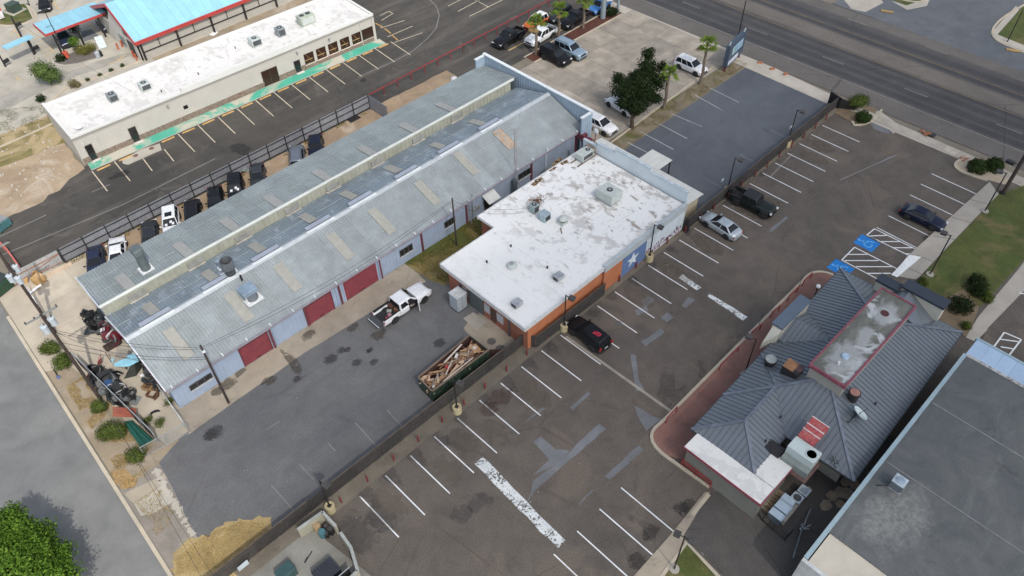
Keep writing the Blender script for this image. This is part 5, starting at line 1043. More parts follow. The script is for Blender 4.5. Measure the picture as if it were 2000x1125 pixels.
t = thing('sloped_duct', 'red painted duct with white straps running up the dark roof from the air unit', 'duct', (40.9, 7.9, 4.5))
b = MB(); b.hexa([(39.95, 7.35, 3.9), (41.9, 7.2, 4.35), (41.9, 8.7, 4.4), (39.95, 8.7, 3.9)], [(39.95, 7.35, 4.6), (41.9, 7.2, 5.15), (41.9, 8.7, 5.2), (39.95, 8.7, 4.6)]); b.build('casing', M('duct_red', (.36, .06, .06), .6, var=.3, vs=2.5, c2=(.30, .16, .15), amt=.45), t)
for k in (.35, .62, .98): x = 39.95+k*1.95; z = 4.62+k*.57; b = MB(); b.bar((x, 7.18, z), (x, 8.74, z+.03), .09, .05); b.build('strap', M('strap_white', (.6, .52, .5), .6), t)
c = onhip((1630, 902)); b = MB()
for i in range(9): b.cyl(c+Vector((U(-.4, .4), U(-.4, .4), 0)), c+Vector((U(-.4, .4), U(-.4, .4), U(.2, .6))), .05, .05, 6)
solo('pipe_cluster', b, M('pipe_mixed', (.14, .16, .17), .5, var=.5), 'tangle of small grey pipes near the lower roof corner', 'pipes')
for px, lab in (((1524, 816), 'tiny black pipe stub in the roof valley'), ((1495, 863), 'tiny black pipe stub on the front hip slope'), ((1709, 790), 'tiny black pipe stub near the satellite dish')):
    c = onhip(px); solo('vent_pipe', MB().cyl(c, c+Vector((0, 0, .3)), .08, .08, 8), DKSTEEL, lab, 'pipe')
for px, lab in (((1565, 962), 'square ground condenser with a bright fan farther from the chest freezers'), ((1555, 978), 'square ground condenser with a dark fan next to the chest freezers')):
    c = g(*px, 0)
c0 = g(1571, 958, .9); c1 = g(1557, 972, .9)
for c, lab, fm in ((c0, 'square ground condenser with a bright fan behind the restaurant', M('fan_bright', (.25, .31, .37), .4, var=.4)), (c1, 'square ground condenser with a dark fan behind the restaurant', ACDARK)):
    t = thing('condenser_unit', lab, 'air conditioner', (c.x, c.y, 0)); b = MB(); b.cbox((0, 0, .45), .84, .84, .85); b.build('casing', M('cond_side', (.12, .14, .16), .5), t, local=True); b = MB(); b.cbox((0, 0, .9), .88, .88, .06); b.build('top', M('cond_top', (.38, .45, .5), .5), t, local=True, bevel=.02); b = MB(); b.cyl((0, 0, .93), (0, 0, .95), .33, .33, 18); b.build('fan_grille', fm, t, local=True)
SL = g(1528, 990, .9); SLw = Vector((SL.x, SL.y, 0))
for k, (px, sx, sy, lab) in enumerate((((1540, 976), .75, 1.1, 'shortest pale blue chest of the three behind the restaurant'), ((1530, 990), 1.1, 1.2, 'widest pale blue chest in the middle of the three behind the restaurant'), ((1519, 1003), .8, 1.2, 'end pale blue chest nearest the black railing behind the restaurant'))):
    c = g(*px, .9); t = thing('chest_cabinet', lab, 'cabinet', (c.x, c.y, 0)); b = MB(); b.cbox((0, 0, .42), sx*.96, sy*.96, .8); b.build('casing', M('cond_side', (.12,)*3), t, local=True); b = MB(); b.cbox((0, 0, .86), sx, sy, .08); b.build('lid', M('lid_pale_blue', (.38, .48, .58), .5, var=.08), t, local=True, bevel=.015)
b = MB(); p0, p1 = g(1578, 960), g(1526, 1025); d = (p1-p0); b.bar(p0+Vector((0, 0, .35)), p1+Vector((0, 0, .35)), .35, .7); solo('low_wall', b, M('low_wall_pale', (.34, .32, .28), .8), 'low pale wall beside the ground condensers', 'wall')
b = MB(); p0 = g(1490, 992); dd = (g(1560, 905)-p0).normalized(); nn = Vector((-dd.y, dd.x, 0))
for i in range(7): q = p0+dd*(i*.36)-nn*.45; b.cbox((q.x, q.y, .1+.05*(i % 2)), .3, 1.0, .1+.06*(i % 3), math.atan2(dd.y, dd.x))
solo('timber_stack', b, M('tan_boards', (.25, .19, .12), .8, var=.3), 'stack of tan boards along the white-roofed wing', 'timber')
def rail_fence(name, label, pts, h, m, post_every=1.2, pickets=0, r=.03, cat='railing', rails=(1.0,)):
    t = thing(name, label, cat, pts[0])
    b = MB()
    for a, c in zip(pts, pts[1:]):
        for k in rails: b.bar(Vector(a)+Vector((0, 0, h*k)), Vector(c)+Vector((0, 0, h*k)), r*2)
    b.build('rail', m, t)
    for a, c in zip(pts, pts[1:]):
        a, c = Vector(a), Vector(c); n = max(1, round((c-a).length/post_every))
        for i in range(n+1):
            p = a.lerp(c, i/n); b = MB(); b.cyl(p, p+Vector((0, 0, h)), r*1.2, r*1.2, 6); b.build('post', m, t)
    if pickets:
        b = MB()
        for a, c in zip(pts, pts[1:]):
            a, c = Vector(a), Vector(c); n = max(2, int((c-a).length/pickets))
            for i in range(n): p = a.lerp(c, (i+.5)/n); b.cyl(p+Vector((0, 0, .08)), p+Vector((0, 0, h)), .012, .012, 4)
        o = b.build('picket', m, t); o['kind'] = 'stuff'
    return t
REDPIPE = M('red_pipe', (.26, .028, .03), .5, var=.2)
rail_fence('iron_railing', 'low black iron railing round the service corner behind the restaurant', [g(1474, 990), g(1488, 1018), g(1532, 1056), g(1545, 1042)], 1.0, DKSTEEL, 1.4, .14, .02, rails=(1, .12))
rail_fence('kerb_rail', 'red pipe rail with three posts beside the white-roofed wing', [g(1330, 909), g(1386, 953)], .95, REDPIPE, 1.9, 0, .045, rails=(1, .55))
for lab, a, c in (('short red hoop rail on the brick walk kerb nearest the street corner of the lot', (1300, 828), (1320, 806)), ('long red hoop rail on the brick walk kerb beside the lamp post', (1404, 724), (1440, 688)), ('red hoop rail on the brick walk kerb where the lamp head hangs', (1465, 660), (1483, 645)), ('red hoop rail on the brick walk kerb in line with the false front', (1504, 622), (1520, 608)), ('red hoop rail on the brick walk kerb third from the rounded end', (1537, 590), (1555, 572)), ('red hoop rail on the brick walk kerb nearest the rounded end', (1566, 560), (1582, 545))):
    rail_fence('kerb_rail', lab, [g(*a), g(*c)], .95, REDPIPE, 2.2, 0, .045)
for px in ((1558, 566), (1482, 636)): q = g(*px); solo('sign_post', MB().cyl(q, q+Vector((0, 0, 1.9)), .025, .025, 6), DKSTEEL, ['thin black sign post on the brick walk kerb near its rounded end', 'thin black sign post on the brick walk kerb near the lamp head'][px[0] < 1500], 'sign post')

# ------------------------------------------------------------------ dark flat roof at the lower right
def _stain():
    t = NT('membrane_stain'); gn = t.n('ShaderNodeSeparateXYZ'); t.l(t.pos, gn.inputs[0]); c_ = g(1748, 1010, 4.6)
    dx = t.math('DIVIDE', t.math('SUBTRACT', gn.outputs[0], c_.x), 3.6); dy = t.math('DIVIDE', t.math('SUBTRACT', gn.outputs[1], c_.y), 2.3)
    r2 = t.math('ADD', t.math('MULTIPLY', dx, dx), t.math('MULTIPLY', dy, dy)); return t, t.math('MULTIPLY', t.ramp(t.math('ADD', r2, t.ramp(t.noise(.7, 6, .7, .8), .3, .7, -.8, .8)), .0, 1.2, .6, 0), t.ramp(t.noise(3, 5, .7), .3, .6))
def _dark():
    t, stain_k = _stain(); a = t.noise(.3, 6, .65, .8); col = t.mix(t.ramp(a, .35, .65), (.074, .082, .085), (.112, .117, .117))
    col = t.mix(t.ramp(t.noise(.5, 7, .7, .6, t.stretch(.35, 1.3, 1)), .54, .70, 0, .7), col, (.135, .146, .146)); col = t.mix(t.ramp(t.noise(.6, 6, .7, .5, t.stretch(1, 1, 1, (7, 3, 0))), .60, .72, 0, .7), col, (.05, .047, .044))
    col = t.mix(stain_k, col, (.26, .265, .245)); col = t.mix(1.0, col, t.mix(t.ramp(t.noise(16, 3), .3, .7), (.85,)*3, (1.15,)*3), 'MULTIPLY'); MATS['dark_membrane'] = t.done(col, .8); return t.m
db = thing('dark_roofed_building', 'large flat dark-roofed building with a pale blue metal edge', 'building', (45, -10, 0)); DZ = 4.6
b = MB(); b.box(31.6, 57.3, -60, 2.4, 0, DZ-.3); b.build('wall', M('dark_wall', (.2, .2, .19), .8), db)
b = MB(); b.box(34.2, 57.4, -60, 2.6, DZ-.3, DZ); b.build('roof', _dark(), db)
EDGE = M('edge_blue', (.27, .36, .40), .5, var=.12, vs=1.2)
b = MB(); b.box(31.2, 57.5, 2.6, 2.92, DZ-.45, DZ+.1); b.build('roof_edge', EDGE, db)
b = MB(); b.box(42.6, 42.68, -40, 2.45, DZ, DZ+.025); b.box(50.5, 50.62, -60, 2.45, DZ, DZ+.03); b.build('roof_seam', M('seam_light', (.19, .2, .2), .8), db)
b = MB(); b.box(31.2, 34.2, -20, 2.5, DZ-.35, DZ-.12); b.build('tan_roof', M('tan_coating', (.47, .435, .36), .75, var=.12, vs=.6, c2=(.40, .34, .26), amt=.25), db)
for i in range(16):
    y = 2.75-i*1.2; b = MB(); b.hexa([(57.5, y, 4.5), (60.4, y, 4.1), (60.4, y-1.185, 4.1), (57.5, y-1.185, 4.5)], [(57.5, y, 4.58), (60.4, y, 4.18), (60.4, y-1.185, 4.18), (57.5, y-1.185, 4.58)]); b.build('awning_panel', M('awning_blue', (.34, .46, .60), .5, var=.06, perobj=.05), db)
b = MB(); b.box(60.38, 60.6, -17, 2.9, 3.9, 4.25); b.build('awning_edge', EDGE, db); b = MB(); b.box(57.4, 57.7, -17, 2.6, DZ-.3, DZ+.05); b.build('awning_flashing', M('flash_white', (.42, .42, .41), .7, var=.35, vs=1.5, c2=(.16, .13, .11), amt=.5), db)
for y in (-3, -9, -15): b = MB(); b.box(60.3, 60.5, y-.1, y+.1, 0, 4.0); b.build('awning_post', DKSTEEL, db)
b = MB(); b.box(30.9, 31.2, -20, 2.9, 0, DZ-.1); b.build('end_parapet', M('end_white', (.5, .52, .52), .7, var=.2, c2=(.18, .08, .05), amt=.3), db)
c = g(1749, 952, DZ); t = thing('rooftop_condenser', 'lone square condenser with a blue-white fan on the dark flat roof', 'air conditioner', c)
b = MB(); b.cbox(c+Vector((0, 0, .6)), .9, .9, .85); b.build('casing', M('cond_side', (.12,)*3), t); b = MB(); b.cbox(c+Vector((0, 0, 1.05)), .95, .95, .06); b.build('top', M('cond_top', (.38,)*3), t, bevel=.02); b = MB(); b.cyl(c+Vector((0, 0, 1.08)), c+Vector((0, 0, 1.1)), .36, .36, 18); b.build('fan_grille', M('fan_bright', (.25,)*3), t)
for dx in (-.35, .35): b = MB(); b.box(c.x+dx-.05, c.x+dx+.05, c.y-.5, c.y+.5, DZ, DZ+.18); b.build('foot', M('foot_pale', (.45,)*3), t)
b = MB(); b.tube([c+Vector((-.5, .4, .3)), c+Vector((-.8, .8, .35)), c+Vector((-.9, 1.1, .05))], .05); b.build('coolant_pipe', DKSTEEL, t)
for i in range(9):
    a = g(1490+i*16, 1012-i*12) if 0 else None
gap_stones = [(1650, 942), (1640, 962), (1655, 965), (1625, 970), (1668, 948), (1640, 985), (1612, 988)]
STO = M('flagstone', (.26, .21, .15), .85, var=.3)
for k, px in enumerate(gap_stones):
    c = g(*px); r = U(.45, .75); sheet('flagstone', STO, [(c.x+r*math.cos(a)*U(.8, 1.1), c.y+r*.8*math.sin(a)*U(.8, 1.1)) for a in (0, 1, 2.1, 3.2, 4.2, 5.3)], LAY[0]*.002+.004+k*.001)
t = thing('faucet_stack', 'tall grey service pipe with fittings lying along the gap between two buildings', 'pipe', g(1562, 1040)); a, c = g(1546, 1095), g(1580, 1000)
b = MB(); b.tube([a+Vector((0, 0, .5)), g(1562, 1040)+Vector((0, 0, .8)), c+Vector((0, 0, .6))], .07); b.build('pipe', M('pipe_mixed', (.14,)*3), t); q = g(1562, 1038); b = MB()
for i in range(8): b.cyl(q+Vector((U(-.3, .3), U(-.3, .3), .6)), q+Vector((U(-.5, .5), U(-.5, .5), 1.1)), .05, .05, 6)
b.build('fitting', GALV, t)
# ================================================================== FENCES, POSTS, POLES, LINES
WOOD = M('weathered_picket', (.040, .036, .034), .85, var=.35, vs=3, fine=.25, fs=20, perobj=.25)
WOODP = M('fence_rail_wood', (.10, .078, .056), .85, var=.3)
def fence_mesh(L, h=1.75):
    b = MB(); x = 0.0; r = random.Random(int(L*100)); pk = .145
    n = int(L/pk)
    for i in range(n):
        hh = h+r.uniform(-.03, .03); o = r.uniform(-.006, .006); b.box(i*pk+.008, (i+1)*pk-.008, -.03+o, -.008+o, .04, hh)
    return b
def picket_fence(name, label, pts, spans=None):
    t = thing(name, label, 'fence', (pts[0][0], pts[0][1], 0)); mesh = None; cap = None
    for (ax, ay), (cx, cy) in zip(pts, pts[1:]):
        L = math.hypot(cx-ax, cy-ay); n = max(1, round(L/2.44)); s = L/n; rz = math.atan2(cy-ay, cx-ax)
        me = fence_mesh(s).mesh('fence_panel', fix=False); me.materials.append(WOOD)
        rl = MB(); 
        for z in (.35, 1.0, 1.6): rl.box(0, s, -.008, .03, z, z+.08)
        mr = rl.mesh('fence_rail'); mr.materials.append(WOODP)
        tb = MB(); tb.box(0, s, -.03, .04, 1.74, 1.79); mt = tb.mesh('top_board'); mt.materials.append(WOODP)
        ps = MB(); ps.box(-.05, .05, .03, .12, 0, 1.7); mp = ps.mesh('fence_post'); mp.materials.append(WOODP)
        for i in range(n):
            mw = WM[t].inverted() @ Matrix.Translation((ax+(cx-ax)*i/n, ay+(cy-ay)*i/n, 0)) @ Matrix.Rotation(rz, 4, 'Z')
            for me_, nm in ((me, 'fence_panel'), (mr, 'fence_rail'), (mp, 'fence_post')):
                o = link(nm, me_, None, t); o.matrix_local = mw @ (Matrix.Rotation(U(-.006, .006), 4, 'X') if nm == 'fence_panel' else Matrix.Identity(4))
            if i % 9 != 4: o = link('top_board', mt, None, t); o.matrix_local = mw
picket_fence('picket_fence', 'long dark weathered picket fence between the truck yard and the striped lot', [(-1.5, 33.85), (33.2, 33.1+.75), (33.2, 33.75)][:2]+[(34.0, 32.95-.25), (44.0, 32.6)])
picket_fence('picket_fence', 'dark weathered picket fence between the blue-grey side lot and the striped lot', [(57.8, 32.55), (90.9, 32.95)])
q = g(1635, 212); b = MB(); b.hexa([(90.9, 32.5, 0), (91.0, 34.2, 0), (91.1, 34.2, 0), (91.0, 32.5, 0)], [(90.9, 32.5, 1.6), (90.85, 34.2, 1.9), (91.05, 34.2, 1.9), (91.0, 32.5, 1.6)]); b.hexa([(91.0, 32.5, 0), (92.0, 30.8, 0), (92.06, 30.85, 0), (91.06, 32.55, 0)], [(91.0, 32.5, 1.5), (92.0, 30.8, .9), (92.06, 30.85, .9), (91.06, 32.55, 1.5)])
solo('tarp_screen', b, M('black_tarp', (.014, .014, .015), .6), 'black tarp screen at the road end of the picket fence', 'tarp')
b = MB(); b.hexa([(57.45, 32.2, 0), (58.0, 32.2, 0), (58.0, 32.75, 0), (57.45, 32.75, 0)], [(57.5, 32.3, 1.9), (57.9, 32.3, 1.9), (57.9, 32.7, 1.9), (57.5, 32.7, 1.9)]); solo('wrapped_post', b, M('black_tarp', (.014,)*3), 'bulky black wrapped post where the fence meets the mural corner', 'post', bevel=.05)
b = MB(); b.cyl((0, 0, 0), (0, 0, .95), .075, .075, 10); b.cyl((0, 0, .95), (0, 0, 1.0), .075, .02, 10); bme = b.mesh('bollard', 40); bme.materials.append(M('bollard_red', (.17, .022, .024), .55, var=.25))
LAMPX = [(79.1, 'nearest the road'), (66.3, 'by the dark green pickup'), (51.2, 'by the star mural'), (37.6, 'by the black emblem car'), (23.6, 'by the roll-off dumpster'), (9.72, 'by the trash enclosure')]
for i in range(-1, 28):
    x = X0+(i+.5)*ST
    o = link('bollard', bme, None, None, (x+U(-.1, .1), 32.85-.3*(x > 57)-.15, 0)); o.rotation_euler = (U(-.04, .04), U(-.04, .04), 0)
    k = min(range(6), key=lambda j: abs(LAMPX[j][0]-x)); nxt = sorted((abs(LAMPX[k][0]-(X0+(j+.5)*ST)), j) for j in range(-1, 28) if (X0+(j+.5)*ST > LAMPX[k][0]) == (x > LAMPX[k][0])); rank = [j for _, j in nxt].index(i)
    tag(o, f"{['first', 'second', 'third', 'fourth', 'fifth', 'sixth'][rank]} red bollard on the {'road' if x > LAMPX[k][0] else 'street'} side of the lamp {LAMPX[k][1]}", 'bollard', 'red bollards along the picket fence')
def lot_lamp(base, h, head, label, drum=True, double=False, arm=.35, sz=(.62, .55, .26)):
    t = thing('lot_lamp', label, 'lamp post', base); base = Vector(base); hd = Vector((*head, 0)).normalized()
    b0 = .0
    if drum:
        b = MB(); b.lathe(base, [(.42, 0), (.42, .85), (.36, .88), (.34, .8), (.02, .78)], 18); b.build('concrete_base', M('base_cream', (.40, .34, .20), .75, var=.12, vs=1.5, c2=(.28, .24, .16), amt=.3), t, 40); b0 = .75
        b = MB(); b.cbox(base+Vector((0, 0, .84)), .3, .3, .06, .4); b.build('base_plate', DKSTEEL, t)
    else:
        b = MB(); b.lathe(base, [(.4, 0), (.4, .18), (.02, .2)], 16); b.build('concrete_base', G_CONC, t, 40)
    b = MB(); b.cyl(base+Vector((0, 0, b0)), base+Vector((0, 0, h)), .075, .06, 8); b.build('pole', M('bronze_pole', (.022, .019, .018), .45), t)
    for s in ((1, -1) if double else (1,)):
        d = hd*s; top = base+Vector((0, 0, h-.08)); b = MB(); b.bar(top, top+d*(arm+.1), .06); b.build('arm', M('bronze_pole', (.022,)*3), t)
        c = top+d*(arm+sz[0]/2); M_ = Matrix.Translation(c) @ Matrix.Rotation(math.atan2(d.y, d.x), 4, 'Z') @ Matrix.Rotation(.08, 4, 'Y')
        b = MB(); b.cbox((0, 0, 0), *sz, M=M_); o = b.build('lamp_head', M('lamp_bronze', (.055, .05, .048), .5), t, bevel=.03)
        b = MB(); b.cbox((0, 0, 0), sz[0]*.8, sz[1]*.8, .02, M=M_ @ Matrix.Translation((0, 0, -sz[2]/2-.011))); b.build('lens', M('lens_grey', (.3, .3, .28), .3), o)
for base, h, lab in (((79.1, 32.95), 5.4, 'lamp post on a cream base nearest the road along the picket fence'), ((66.3, 33.0), 5.2, 'lamp post on a cream base beside the parked dark green pickup'), ((51.2, 32.5), 5.2, 'lamp post on a cream base in front of the lone star mural'), ((37.6, 32.35), 5.1, 'lamp post on a cream base by the black car with the red emblem'), ((23.6, 32.6), 4.9, 'lamp post on a cream base beside the roll-off dumpster'), ((9.72, 32.75), 4.9, 'lamp post on a cream base beside the trash enclosure')):
    lot_lamp((*base, 0), h, (.25, -1), lab)
lot_lamp((70.1, 10.2, 0), 5.7, (-.1, 1), 'lamp post on the lawn with its head hanging over the dark blue car', False)
lot_lamp((25.8, 9.7, 0), 5.7, (-.3, 1), 'twin-headed lamp post on the corner lawn at the bottom of the photo', False, True, .3, (.5, .55, .2))
lot_lamp((45.4, 16.5, 0), 5.4, (-.2, 1), 'lamp post on the brick walk with its head over the lot', False)
q = g(1582, 600); t = thing('globe_lamp', 'short lamp post with a pale glass globe on the brick walk', 'lamp post', q); b = MB(); b.cyl(q, q+Vector((0, 0, 2.9)), .06, .05, 8); b.cyl(q+Vector((0, 0, 2.75)), q+Vector((0, 0, 2.95)), .13, .15, 10); b.build('pole', DKSTEEL, t); b = MB(); b.lathe(q+Vector((0, 0, 3.1)), [(.02, -.2)]+[(.23*math.cos(a*PI/10), .23*math.sin(a*PI/10)) for a in range(-4, 5)]+[(.01, .23)], 14); b.build('globe', M('globe_glass', (.55, .6, .62), .3), t, 60)
lot_lamp((84.0, 10.35, 0), 5.6, (-.3, 1), 'lamp post on the lawn by the road half hidden behind the leaning black pole', False)
# grey sheet fence with black rails behind the warehouse
SHEETF = M('fence_sheet_grey', (.255, .265, .29), .5, .2, var=.14, vs=1.2, fine=.1, c2=(.21, .20, .20), amt=.35, perobj=.14)
fn = thing('sheet_fence', 'grey corrugated sheet fence with black steel posts and rails behind the warehouse', 'fence', (27, 77.4, 0))
fx0, fx1, fy0, fy1, fh, nb = 6.2, 47.6, 77.6, 77.3, 2.1, 16
b = MB(); s = (fx1-fx0)/nb; k = 13
for i in range(k): u = s*i/k; d = s/k; b.quad((u, 0, .05), (u+d*.6, 0, .05), (u+d*.6, 0, fh), (u, 0, fh)); b.quad((u+d*.6, 0, .05), (u+d*.72, -.04, .05), (u+d*.72, -.04, fh), (u+d*.6, 0, fh)); b.quad((u+d*.72, -.04, .05), (u+d*.88, -.04, .05), (u+d*.88, -.04, fh), (u+d*.72, -.04, fh)); b.quad((u+d*.88, -.04, .05), (u+d, 0, .05), (u+d, 0, fh), (u+d*.88, -.04, fh))
pm = b.mesh('fence_panel', fix=False); pm.materials.append(SHEETF)
b = MB(); b.box(-.05, .05, -.16, -.06, 0, fh+.15); pp = b.mesh('fence_post'); pp.materials.append(DKSTEEL)
b = MB()
for z in (.12, 1.0, 1.85): b.box(0, s, -.11, -.05, z, z+.08)
prl = b.mesh('fence_rail'); prl.materials.append(DKSTEEL)
for i in range(nb):
    mw = WM[fn].inverted() @ Matrix.Translation((fx0+s*i, fy0+(fy1-fy0)*i/nb, 0))
    for me_ in (pm, pp, prl): o = link(me_.name, me_, None, fn); o.matrix_local = mw
o = link('fence_post', pp, None, fn); o.matrix_local = WM[fn].inverted() @ Matrix.Translation((fx1, fy1, 0))
b = MB(); 
for i in range(8): y = 77.2-i*.5; b.box(fx1-.02, fx1+.02, y-.49, y-.01, 0, 2.2)
b.build('return_panel', SHEETF, fn)
gt = thing('sheet_gate', 'pale rusty corrugated sheet gate panel at the near end of the sheet fence', 'gate', (3.6, 77.7, 0))
for i in range(9):
    x = .9+i*.57; b = MB(); b.hexa([(x+.01, 77.7, .05), (x+.56, 77.69, .05), (x+.56, 77.72, .05), (x+.01, 77.73, .05)], [(x+.01, 77.7, 1.9), (x+.56, 77.69, 1.9), (x+.56, 77.72, 1.9), (x+.01, 77.73, 1.9)]); b.build('gate_sheet', M('gate_sheet_grey', (.36, .37, .37), .5, .2, var=.15, perobj=.1), gt)
b = MB(); b.bar((.9, 77.66, 1.35), (6.0, 77.64, 1.45), .06); b.bar((.9, 77.66, .3), (6.0, 77.64, .3), .06); b.bar((.9, 77.64, .4), (6, 77.62, 1.4), .04); b.build('gate_brace', M('gate_rust', (.28, .12, .07), .7), gt)
b = MB(); b.bar((6.6, 76.9, .12), (3.2, 76.9, .12), .3, .24); solo('timber_beam', b, M('pale_timber', (.50, .39, .29), .8, var=.15), 'long pale timber beam on the ground along the sheet gate', 'beam')
rail_fence('pipe_rail', 'long dark red pipe rail beside the back lot', [(48.6, 78.5, 0), (66, 79.0, 0), (94, 79.6, 0)], 1.15, REDPIPE, 2.35, 0, .05)
rail_fence('red_barrier', 'faded red steel barrier strip at the left edge by the alley', [g(0, 478), g(20, 497), g(42, 528)], .9, M('faded_red', (.42, .12, .10), .7), 1.6, 0, .09, rails=(1, .6, .3))
# chain-link run along the street, dark slats, pale top rail
cl = thing('chain_link_fence', 'slatted chain-link fence with a pale top rail along the street side', 'fence', (1.5, 60, 0))
pA, pB, pC = Vector((1.3, 62.5, 0)), Vector((2.6, 49.0, 0)), Vector((5.2, 48.35, 0))
GALVR = M('galv_rail', (.40, .43, .44), .4, .4, var=.12); SLAT = M('fence_slat', (.030, .022, .020), .8, var=.5, vs=3)
b = MB(); b.bar(pA+Vector((0, 0, 2)), pB+Vector((0, 0, 2)), .07); b.build('top_rail', GALVR, cl)
n = 6
for i in range(n+1): p = pA.lerp(pB, i/n); b = MB(); b.cyl(p, p+Vector((0, 0, 2.05)), .04, .04, 6); b.build('fence_post', GALVR, cl)
b = MB()
for i in range(105):
    t_ = i/105
    if RND.random() < .06: continue
    p = pA.lerp(pB, t_); b.cbox((p.x, p.y, 1.0+U(-.04, .04)), .02, .115, 1.85, math.atan2(pB.y-pA.y, pB.x-pA.x)-PI/2)
o = b.build('fence_slat', SLAT, cl); o['kind'] = 'stuff'
def mesh_fence(name, label, pts, h=1.9, gate=False):
    t = thing(name, label, 'fence', pts[0]); b = MB()
    for a, c in zip(pts, pts[1:]):
        b.bar(a+Vector((0, 0, h)), c+Vector((0, 0, h)), .05); b.bar(a+Vector((0, 0, .1)), c+Vector((0, 0, .1)), .035)
    b.build('rail', GALVR, t)
    for a, c in zip(pts, pts[1:]):
        k = max(1, round((c-a).length/1.7))
        for i in range(k+1): p = a.lerp(c, i/k); b = MB(); b.cyl(p, p+Vector((0, 0, h)), .035, .035, 6); b.build('fence_post', GALVR, t)
    b = MB()
    for a, c in zip(pts, pts[1:]):
        L = (c-a).length; k = int(L/.16)
        for i in range(-12, k+1):
            for s in (1, -1):
                x0, x1 = i*.16, i*.16+h*.9
                if s < 0: x0, x1 = x1, x0
                z0, z1 = 0, h
                if min(x0, x1) < 0 or max(x0, x1) > L: continue
                b.bar(a+(c-a)*(x0/L)+Vector((0, 0, z0)), a+(c-a)*(x1/L)+Vector((0, 0, z1)), .008)
    o = b.build('wire_mesh', GALVR, t); o['kind'] = 'stuff'
mesh_fence('chain_link_gate', 'bare chain-link panel closing the scrap yard beside the truck yard', [g(285, 892), g(372, 845)], 1.5)
mesh_fence('chain_link_gate', 'bare chain-link run from the warehouse corner to the yard edge', [g(318, 770), g(366, 838)], 1.6)
mesh_fence('chain_link_gate', 'bare chain-link fence with pale rail by the cardboard boxes', [g(62, 575), g(100, 640), g(118, 672)], 1.8)
# utility poles and lines
WPOLE = M('pole_wood', (.045, .032, .027), .85, var=.35, vs=2); TRANSF = M('transformer_grey', (.40, .45, .48), .45, var=.08)
def upole(name, label, base, h, r=.16, arm=None, transf=(), lean=(0, 0)):
    t = thing(name, label, 'utility pole', base); base = Vector(base); top = base+Vector((lean[0], lean[1], h))
    b = MB(); b.cyl(base, top, r, r*.72, 10); b.build('pole', WPOLE, t)
    if arm:
        z, L, d = arm; d = Vector((*d, 0)).normalized(); c = base.lerp(top, z/h); b = MB(); b.bar(c-d*L/2, c+d*L/2, .13, .13); o = b.build('crossarm', M('arm_grey', (.20, .21, .205), .8, var=.2), t)
        for s in (-.48, -.2, .48): b = MB(); b.lathe(c+d*(L*s)+Vector((0, 0, .06)), [(.05, 0), (.07, .06), (.05, .1), (.06, .16), (.02, .2)], 8); b.build('insulator', DKSTEEL, o)
    for dx, dy, z in transf:
        p = base.lerp(top, z/h)+Vector((dx, dy, 0)); b = MB(); b.lathe(p, [(.02, -.42), (.26, -.4), (.28, .3), (.29, .4), (.2, .46), (.02, .47)], 16); o = b.build('transformer', TRANSF, t, 40)
        b = MB(); b.cyl(p+Vector((.1, 0, .45)), p+Vector((.1, 0, .68)), .05, .03, 8); b.build('bushing', DKSTEEL, o); b = MB(); b.bar(p, base.lerp(top, z/h), .1, .2); b.build('bracket', DKSTEEL, o)
    return top
pB_ = g(198, 782); TB = None
# height of the second pole from its top in the photo
def hz(base, px):
    best = None
    for k in range(20, 320):
        z = k*.05; d = Vector((base[0], base[1], z))-EYE; dep = d.dot(FW); X = 1000+CF*d.dot(RT)/dep; Y = 562.5-CF*d.dot(UP)/dep
        e = (X-px[0])**2+(Y-px[1])**2
        if best is None or e < best[0]: best = (e, z)
    return best[1]
hB = hz(pB_, (83, 612)); topB = upole('utility_pole', 'tall wooden utility pole with a crossarm and two transformers by the street', pB_, hB, .17, (hB-.12, 2.7, (1, .05)), ((-.36, -.05, hB-1.55), (.42, .12, hB-1.3)))
pA_ = g(108, 650); topA = upole('utility_pole', 'wooden utility pole with three pale transformers clustered high at the left edge', pA_, 13, .17, (11.8, 2.4, (1, .05)), ((-.42, .1, 8.2), (.42, .3, 8.7), (.05, -.45, 8.0)))
p1 = g(447, 787); h1 = hz(p1, (389, 676)); top1 = upole('utility_pole', 'slim dark wooden pole at the truck yard edge by the near red door', p1, h1, .12)
p2 = g(892, 480); h2 = hz(p2, (873, 388)); top2 = upole('utility_pole', 'slim dark wooden pole in the weedy strip beside the white-roofed shop', p2, h2, .11)
b = MB(); b.cbox(top1+Vector((.0, -.1, -.75)), .25, .2, .2); solo('pole_bracket', b, WHITECAP, 'small white bracket box on the slim pole at the truck yard', 'bracket')
WIRE = M('wire_black', (.02, .02, .022), .6)
def wire(label, a, c, sag=.6, r=.018):
    a, c = Vector(a), Vector(c); pts = [a.lerp(c, i/14)-Vector((0, 0, sag*4*(i/14)*(1-i/14))) for i in range(15)]
    solo('power_line', MB().tube(pts, r, 5), WIRE, label, 'wire')
Bz = lambda dz: topB+Vector((0, 0, dz))
wire('upper overhead wire from the transformer pole to the truck yard pole', Bz(-1.9), top1+Vector((0, 0, -.25)), .7)
wire('lower overhead wire from the transformer pole to the truck yard pole', Bz(-2.2), top1+Vector((0, 0, -.45)), .9)
wire('lowest overhead wire crossing the warehouse gable to the truck yard pole', Bz(-3.6), top1+Vector((0, 0, -1.6)), .8)
wire('second lowest overhead wire crossing the warehouse gable', Bz(-4.4), top1+Vector((0, 0, -1.9)), .7)
wire('slack wire from the transformer pole down to the warehouse gable', Bz(-2.0), (5.3, 54.5, 4.4), .7)
wire('upper overhead wire from the truck yard pole to the weedy strip pole', top1+Vector((0, 0, -.25)), top2+Vector((0, 0, -.2)), 1.0)
wire('lower overhead wire from the truck yard pole to the weedy strip pole', top1+Vector((0, 0, -.45)), top2+Vector((0, 0, -.4)), 1.3)
